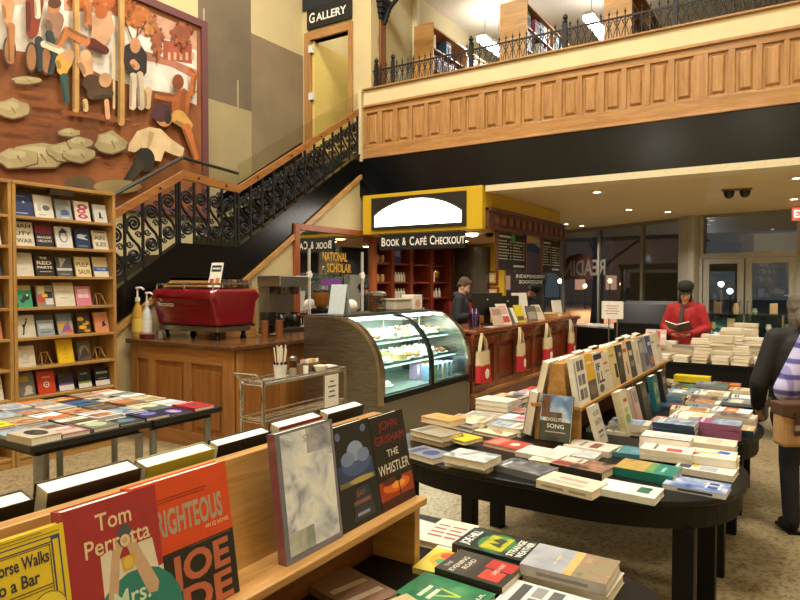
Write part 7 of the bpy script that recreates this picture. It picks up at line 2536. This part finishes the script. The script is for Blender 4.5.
# photo columns of the stacks: x, row (0 front), how many books
STK = [(-1.33, 0, 2), (-1.14, 0, 2), (-.95, 0, 3), (-.76, 0, 2), (-.57, 0, 2), (-.38, 0, 3), (-.19, 0, 2),
       (-1.34, 1, 7), (-1.16, 1, 5), (-.97, 1, 8), (-.78, 1, 8), (-.59, 1, 6), (-.40, 1, 7), (-.20, 1, 4),
       (-1.30, 2, 3), (-.90, 2, 9), (-.70, 2, 10), (-.50, 2, 9), (-.30, 2, 7),
       (-.8, 3, 9), (-.58, 3, 11), (-.36, 3, 8), (-.16, 3, 6)]
for (x, r_, n) in STK:
    y = 7.47 + r_ * .24
    z = .7505
    si = [s for s in STK if s[1] == r_].index((x, r_, n)) + 1
    for k in range(n):
        pi_ = rnd.choice([0, 0, 1, 2, 2, 3, 4, 5]) if rnd.random() < .5 else (si + r_) % 4
        w, h, t, c_ = protos[pi_]
        M = flat(x, y, z, rnd.choice(['W', 'W', 'E']), w, h, rnd.uniform(-5, 5)) if r_ else flat(x, y, z, 'N', w, h, rnd.uniform(-5, 5))
        lb = '%s book, %s up in the %s stack from left, %s row of the far table' % (CNF[c_], ORD[k + 1], ORD[si], ['front', 'second', 'third', 'rear'][r_])
        if pi_ not in made:
            made[pi_] = book('stacked_book', lb, w, h, t, c_, M, [], parts=False, group='books stacked on the far table', page='e2d8c2')
        else:
            again(made[pi_], M, lb, 'books stacked on the far table')
        z += t + .0008
for i, (px, py, c_, lb, art) in enumerate(((650.5, 331, 'd0b8b4', 'pink and white card standing on a pile before the person in red, left of two', [('r', .15, .1, .85, .35, 'b83a3a'), ('r', .2, .75, .8, .8, '8a3a3a')]), (661, 332, 'c8a8a4', 'red and white booklet standing right beside the pink card', [('r', .0, .1, .4, .9, 'c03a3a'), ('r', .5, .5, .9, .7, 'e0d8d0')]))):
    p = at(px, py + 9, Y=7.6)
    s, c = math.sin(R(12)), math.cos(R(12))
    M = frame((p.x - .055, 7.58, .9), (1, 0, 0), (0, s, c))
    o = MB().box(0, .11, 0, .18, -.004, 0, mat(c_, .5))
    art_on(o, .11, .18, 0, art)
    o = o.build('display_card', None)
    o.matrix_world = M
    tag(o, lb, 'card')
# ================================================================== PEOPLE
SKIN = mat('c08a6c', .55, var=.05)


def remeshed(mb, name, parent, voxel=.012, smooth=6):
    o = mb.build(name, parent)
    r = o.modifiers.new('skin', 'REMESH')
    r.mode = 'VOXEL'
    r.voxel_size = voxel
    r.use_smooth_shade = True
    s = o.modifiers.new('soft', 'SMOOTH')
    s.factor = .5
    s.iterations = smooth
    return o


def cap(mb, p, q, r0, r1, m):
    mb.tube([p, q], [r0, r1], m, 12)
    mb.ell(p, r0 * 1.0, m, 12)
    mb.ell(q, r1 * 1.0, m, 12)


def hand(mb, wrist, d, n, m, side=1, curl=.6, s=1.0):
    """palm, four unequal bent fingers and a thumb; d = direction of the fingers, n = out of the palm"""
    d, n = Vector(d).normalized(), Vector(n)
    n = (n - d * n.dot(d)).normalized()
    b = d.cross(n) * side
    W = Vector(wrist)
    for k in (-.024, -.008, .008, .024):
        cap(mb, W + d * .01 * s + b * k * .7 * s, W + d * .085 * s + b * k * s, .014 * s, .0125 * s, m)
    for k, l in ((-.027, .062), (-.009, .074), (.009, .07), (.027, .052)):
        base = W + d * .085 * s + b * k * s
        d1 = (d + n * curl * .6).normalized()
        d2 = (d + n * curl * 1.7).normalized()
        mid = base + d1 * l * .52 * s
        cap(mb, base, mid, .0102 * s, .0092 * s, m)
        cap(mb, mid, mid + d2 * l * .5 * s, .0092 * s, .0078 * s, m)
    tb_ = W + d * .025 * s - b * .03 * s
    tm = tb_ + (d * .7 - b * .75 + n * .25).normalized() * .04 * s
    cap(mb, tb_, tm, .0135 * s, .0115 * s, m)
    cap(mb, tm, tm + (d * .9 - b * .15 + n * .45).normalized() * .032 * s, .0115 * s, .009 * s, m)


def rotx(p, piv, a):
    p, piv = Vector(p), Vector(piv)
    return piv + Matrix.Rotation(a, 3, 'X') @ (p - piv)


def person(label, loc, rotz, H, lean=0, head=(0, 0), armL=None, armR=None, skin='c08a6c', top='8a1c22', trousers='1a1c22', coat_len=.0, bulk=1.0, hair=None, hat=None, handL=None, handR=None, group=None, stride=0.0, top_mat=None, hair_long=False, hood=False, curlv=.6):
    """figure facing local +Y. arms: (elbow, wrist) in local metres before scaling by H/1.7; head: (pitch forward, yaw) in degrees"""
    k = H / 1.7
    root = thing('person', label, 'person', loc, rotz, group)
    sm = mat(skin, .5, var=.05)
    tm = top_mat or mat(top, .75, var=.1, scale=12)
    jm = mat(trousers, .8, var=.12, scale=20)
    V = lambda x, y, z: Vector((x, y, z)) * k
    piv = V(0, 0, .95)
    a = -R(lean)

    def L(x, y, z):
        return rotx(V(x, y, z), piv, a)
    shL, shR = L(-.175, 0, 1.385), L(.175, 0, 1.385)
    eL, wL = armL if armL else ((-.22, .0, 1.10), (-.22, .08, .86))
    eR, wR = armR if armR else ((.22, .0, 1.10), (.22, .08, .86))
    eL, wL, eR, wR = V(*eL), V(*wL), V(*eR), V(*wR)
    nb, hc = L(0, .0, 1.43), L(0, .015, 1.56)
    hp, hy = head
    HM = Matrix.Translation(hc) @ Matrix.Rotation(R(hy), 4, 'Z') @ Matrix.Rotation(a - R(hp), 4, 'X')
    hl = lambda x, y, z: HM @ (Vector((x, y, z)) * k)
    body = MB()
    # head
    def el(c, r, m=sm, mb=body):
        mb.ell((0, 0, 0), tuple(q * k for q in r), m, 16, M=HM @ Matrix.Translation(Vector(c) * k))
    el((0, -.012, .06), (.074, .092, .088))
    el((0, .02, .0), (.06, .07, .09))
    el((0, .045, -.055), (.036, .034, .03))
    el((0, .085, -.005), (.012, .02, .026))
    el((0, .094, -.018), (.015, .014, .011))
    el((0, .072, -.048), (.024, .014, .007))
    el((0, .068, .03), (.05, .016, .008))
    for s_ in (-1, 1):
        el((s_ * .073, -.005, .0), (.01, .018, .03))
        el((s_ * .033, .06, -.012), (.02, .018, .02))
    cap(body, nb, hl(0, -.015, -.03), .052 * k, .05 * k, sm)
    # trunk and limbs
    cap(body, L(0, 0, 1.28), L(0, 0, 1.02), .125 * k, .115 * k, sm)
    for s_ in (-1, 1):
        cap(body, L(s_ * .07, 0, 1.3), L(s_ * .06, 0, 1.0), .09 * k, .09 * k, sm)
    cap(body, shL, shR, .05 * k, .05 * k, sm)
    for sh, e, w in ((shL, eL, wL), (shR, eR, wR)):
        cap(body, sh, e, .046 * k, .036 * k, sm)
        cap(body, e, w, .036 * k, .025 * k, sm)
    feet = []
    for s_ in (-1, 1):
        hip, kn, an = V(s_ * .085, 0, .9), V(s_ * .09, .03 + s_ * stride * .5, .48), V(s_ * .09, -.02 + s_ * stride, .08)
        cap(body, hip, kn, .075 * k, .05 * k, sm)
        cap(body, kn, an, .048 * k, .034 * k, sm)
        cap(body, an, an + V(0, .12, -.045), .034 * k, .028 * k, sm)
        feet.append((hip, kn, an))
    for w, e, hd, sd in ((wL, eL, handL, -1), (wR, eR, handR, 1)):
        d = (w - e).normalized()
        n = Vector((-sd, 0, 0)) if hd is None else Vector(hd[1])
        dd = d if hd is None else Vector(hd[0])
        hand(body, w, dd, n, sm, sd, curlv, k)
    remeshed(body, 'body', root, .0062, 3)
    # clothes
    c = MB()
    b = bulk
    cap(c, L(0, 0, 1.27), L(0, 0, .98), .145 * k * b, .135 * k * b, tm)
    for s_ in (-1, 1):
        cap(c, L(s_ * .075, .0, 1.31), L(s_ * .08, 0, .92), .108 * k * b, .112 * k * b, tm)
    cap(c, shL, shR, .066 * k * b, .066 * k * b, tm)
    cap(c, L(-.05, -.01, 1.42), L(.05, -.01, 1.42), .062 * k * b, .062 * k * b, tm)
    for sh, e, w in ((shL, eL, wL), (shR, eR, wR)):
        cap(c, sh, e, .068 * k * b, .056 * k * b, tm)
        cap(c, e, w + (e - w) * .08, .057 * k * b, .043 * k * b, tm)
    if coat_len:
        for s_ in (-1, 1):
            cap(c, V(s_ * .08, 0, .95), V(s_ * .085, 0, .95 - coat_len), .118 * k * b, .125 * k * b, tm)
    if hood:
        cap(c, L(-.06, -.07, 1.43), L(.06, -.07, 1.43), .06 * k, .06 * k, tm)
    remeshed(c, 'jacket', root, .011, 5)
    t_ = MB()
    for hip, kn, an in feet:
        cap(t_, hip, kn, .096 * k, .068 * k, jm)
        cap(t_, kn, an + V(0, 0, .0), .066 * k, .056 * k, jm)
    cap(t_, V(-.06, 0, .93), V(.06, 0, .93), .105 * k, .105 * k, jm)
    remeshed(t_, 'trousers', root, .012, 4)
    for hip, kn, an in feet:
        sh_ = MB()
        g0 = an
        sh_.ell((g0.x, g0.y + .06 * k, .035), (.045 * k, .125 * k, .035), BLACKP, 16)
        sh_.ell((g0.x, g0.y - .01 * k, .06), (.043 * k, .055 * k, .05), BLACKP, 14)
        sh_.box(g0.x - .04 * k, g0.x + .04 * k, g0.y - .05 * k, g0.y + .17 * k, 0, .018, BLACKP)
        sh_.build('shoe', root, smooth=True)
    # eyes and brows
    for s_ in (-1, 1):
        e_ = MB()
        e_.ell((0, 0, 0), (.012 * k, .007 * k, .006 * k), mat('e6e0d8', .3), 10, M=HM @ Matrix.Translation(Vector((s_ * .031, .078, .008)) * k))
        e_.ell((0, 0, 0), (.0055 * k, .004 * k, .0055 * k), mat('2a1c14', .2), 8, M=HM @ Matrix.Translation(Vector((s_ * .031, .0835, .008)) * k))
        e_.build('eye', root, smooth=True)
        MB().ell((0, 0, 0), (.02 * k, .006 * k, .004 * k), mat('3a2a1e', .8), 8, M=HM @ Matrix.Translation(Vector((s_ * .033, .08, .03)) * k)).build('eyebrow', root, smooth=True)
    MB().ell((0, 0, 0), (.024 * k, .006 * k, .006 * k), mat('9a5048', .5), 10, M=HM @ Matrix.Translation(Vector((0, .085, -.048)) * k)).build('lips', root, smooth=True)
    if hair:
        h = MB()
        hm = mat(hair, .7, var=.3, scale=60, bump=.4)
        el((0, -.022, .07), (.083, .096, .086), hm, h)
        el((0, .035, .108), (.062, .05, .034), hm, h)
        for s_ in (-1, 1):
            el((s_ * .066, -.028, .03), (.02, .05, .05 if hair_long else .04), hm, h)
        el((0, -.068, .015), (.066, .042, .06), hm, h)
        if hair_long:
            for s_ in (-1, 1):
                el((s_ * .062, -.01, -.06), (.03, .05, .10), hm, h)
            el((0, -.07, -.07), (.075, .045, .10), hm, h)
        remeshed(h, 'hair', root, .008, 3)
    if hat:
        h = MB()
        hm = mat(hat, .85, var=.2, scale=30)
        h.lathe([(r_ * k, z * k) for r_, z in ((.088, .06), (.1, .085), (.106, .12), (.1, .155), (.07, .182), (.03, .19), (.001, .191))], (0, 0, 0), hm, 24, M=HM @ Matrix.Translation((0, -.012 * k, 0)) @ Matrix.Scale(1.1, 4, (0, 1, 0)))
        h.build('hat_crown', root, smooth=True)
        br = MB()
        pts = [(.098 * math.cos(g * math.pi / 8) * k, (.05 * math.sin(g * math.pi / 8) + .07) * k) for g in range(9)]
        pts = pts + [(-.07 * k, .03 * k), (.07 * k, .03 * k)]
        br.prism(pts, 'Z', .06 * k, .068 * k, hm, M=HM @ Matrix.Rotation(R(-8), 4, 'X'))
        br.build('hat_brim', root, bevel=.003)
    return root, HM, k


# the reader in red behind the far table
pR = at(686, 300, Y=8.62)
fw_ = math.atan2(-8.62, -pR.x)            # towards the camera
rz = R(180 - 4)
pr, HM, k = person('person in a red coat and black cap reading an open book behind the far table', (pR.x, 8.66, 0), rz, 1.585, lean=5, head=(8, 14),
                   armL=((-.27, .05, 1.12), (-.10, .27, 1.04)), armR=((.27, .05, 1.12), (.10, .27, 1.04)), skin='cf9c7c', top='9c1a20', trousers='15161a', coat_len=.12, bulk=1.05,
                   hair='2a1f1a', hat='1e1d1b', handL=((.35, .75, -.1), (.3, -.1, .9)), handR=((-.35, .75, -.1), (-.3, -.1, .9)), hair_long=True, hood=True, curlv=.5)
sc_ = MB()
km = mat('4a3a34', .9, var=.2, scale=30)
sc_.tube([(.055 * k * math.cos(g * math.pi / 5), (.045 + .06 * math.sin(g * math.pi / 5)) * k, 1.40 * k) for g in range(10)], .026, km, 8, closed=True)
sc_.tube([(.02 * k, .135 * k, 1.385 * k), (.02 * k, .20 * k, 1.28 * k), (.025 * k, .20 * k, 1.14 * k)], [.026, .03, .026], km, 8)
sc_.build('scarf', pr, smooth=True)
# the book held open
Mp = Matrix.Translation((pR.x, 8.66, 0)) @ Matrix.Rotation(rz, 4, 'Z')
ob = thing('open_book', 'open book held by the person in the red coat', 'book', tuple(Mp @ Vector((0, .40, 1.05))), rz)
ob.rotation_euler = (R(26), 0, rz)
for s_ in (-1, 1):
    MB().box(0, s_ * .15, -.11, .11, -.004, 0, mat('5a4a44', .5), Matrix.Rotation(R(-s_ * 18), 4, 'Y')).build('cover', ob)
    MB().box(0, s_ * .143, -.105, .105, .0005, .012, PAGE, Matrix.Rotation(R(-s_ * 18), 4, 'Y')).build('pages', ob)

# young clerk behind the counter
pC = at(466, 300, Y=8.1)
person('young clerk in a dark hooded jacket looking down behind the counter', (-4.31, 8.30, 0), R(-75), 1.68, lean=6, head=(26, 0), armL=((-.24, .04, 1.12), (-.12, .23, 1.15)), armR=((.24, .04, 1.12), (.12, .23, 1.15)),
       skin='d6b09a', top='23252c', trousers='1c1e26', bulk=1.02, hair='54402e', hood=True)
person('clerk in a black cap bent over behind the far part of the counter', (-4.36, 11.0, 0), R(-95), 1.60, lean=14, head=(30, 0), armL=((-.24, .08, 1.1), (-.14, .32, 1.03)), armR=((.24, .08, 1.1), (.14, .32, 1.03)),
       skin='b98468', top='1b1b1e', trousers='1c1e26', hair='2a1f1a', hat='141416')
# two customers at the right edge
px1 = at(800, 330, Y=5.35)
person('grey-haired person in a black jacket standing by the oval tables at the right edge', (.0, 4.80, 0), R(24), 1.53, lean=8, head=(20, 0), armL=((-.29, .05, 1.06), (-.24, .2, .86)), armR=((.27, .08, 1.06), (.22, .26, .9)),
       skin='c08a6c', top='141416', trousers='14161c', bulk=1.16, hair='544a3e', hair_long=True, coat_len=.14)


def plaid():
    m, nt, b = base_mat('plaid_shirt')
    b.inputs['Roughness'].default_value = .85
    tc = nt.nodes.new('ShaderNodeTexCoord')
    prev = None
    for ax, sc, ph in (('X', 46, 0), ('Z', 46, 1.3)):
        w = nt.nodes.new('ShaderNodeTexWave')
        w.bands_direction = ax
        w.inputs['Scale'].default_value = 4.2
        w.inputs['Distortion'].default_value = .6
        w.inputs['Phase Offset'].default_value = ph
        r = nt.nodes.new('ShaderNodeValToRGB')
        r.color_ramp.interpolation = 'LINEAR'
        r.color_ramp.elements[0].position = .66
        r.color_ramp.elements[1].position = .86
        r.color_ramp.elements[0].color = lin('b2b0da') if ax == 'X' else (1, 1, 1, 1)
        r.color_ramp.elements[1].color = lin('8a84c0') if ax == 'X' else lin('5a54a0')
        nt.links.new(tc.outputs['Object'], w.inputs['Vector'])
        nt.links.new(w.outputs['Fac'], r.inputs['Fac'])
        if prev is None:
            prev = r
        else:
            mx = nt.nodes.new('ShaderNodeMix')
            mx.data_type = 'RGBA'
            mx.blend_type = 'MULTIPLY'
            mx.inputs['Factor'].default_value = .9
            nt.links.new(prev.outputs['Color'], mx.inputs['A'])
            nt.links.new(r.outputs['Color'], mx.inputs['B'])
            nt.links.new(mx.outputs['Result'], b.inputs['Base Color'])
    return m


pp, HM, k = person('person in a lilac plaid shirt with a tan shoulder bag at the right edge', (.20, 3.80, 0), R(34), 1.64, lean=4, head=(10, 0), armL=((-.335, .02, 1.115), (-.17, .2, 1.03)), armR=((.26, .06, 1.10), (.2, .28, .98)),
       skin='c08a6c', trousers='161a26', bulk=1.12, hair='5a4a3a', top_mat=plaid())
bag = thing('shoulder_bag', 'tan canvas shoulder bag with brown leather flap at the right edge', 'bag', (-.005, 3.55, .83), R(34))
bg_ = MB().box(-.13, .13, -.045, .045, 0, .19, mat('a8845c', .8, var=.08, scale=40))
bg_.build('pouch', bag, bevel=.02)
MB().prism([(-.14, .21), (.14, .21), (.135, .15), (.06, .13), (-.06, .13), (-.135, .15)], 'Y', -.055, .05, mat('4a2f22', .55)).build('leather_flap', bag, bevel=.008)
for s_ in (-1, 1):
    MB().box(s_ * .07 - .012, s_ * .07 + .012, -.062, -.054, .06, .17, mat('3a241a', .5)).build('buckle_strap', bag)
    MB().box(s_ * .07 - .016, s_ * .07 + .016, -.066, -.062, .085, .11, STEEL).build('buckle', bag)
MB().tube([(.10, 0, .2), (.14, .05, .42), (.2, .1, .6)], .012, mat('4a2f22', .6), 8).build('shoulder_strap', bag, smooth=True)
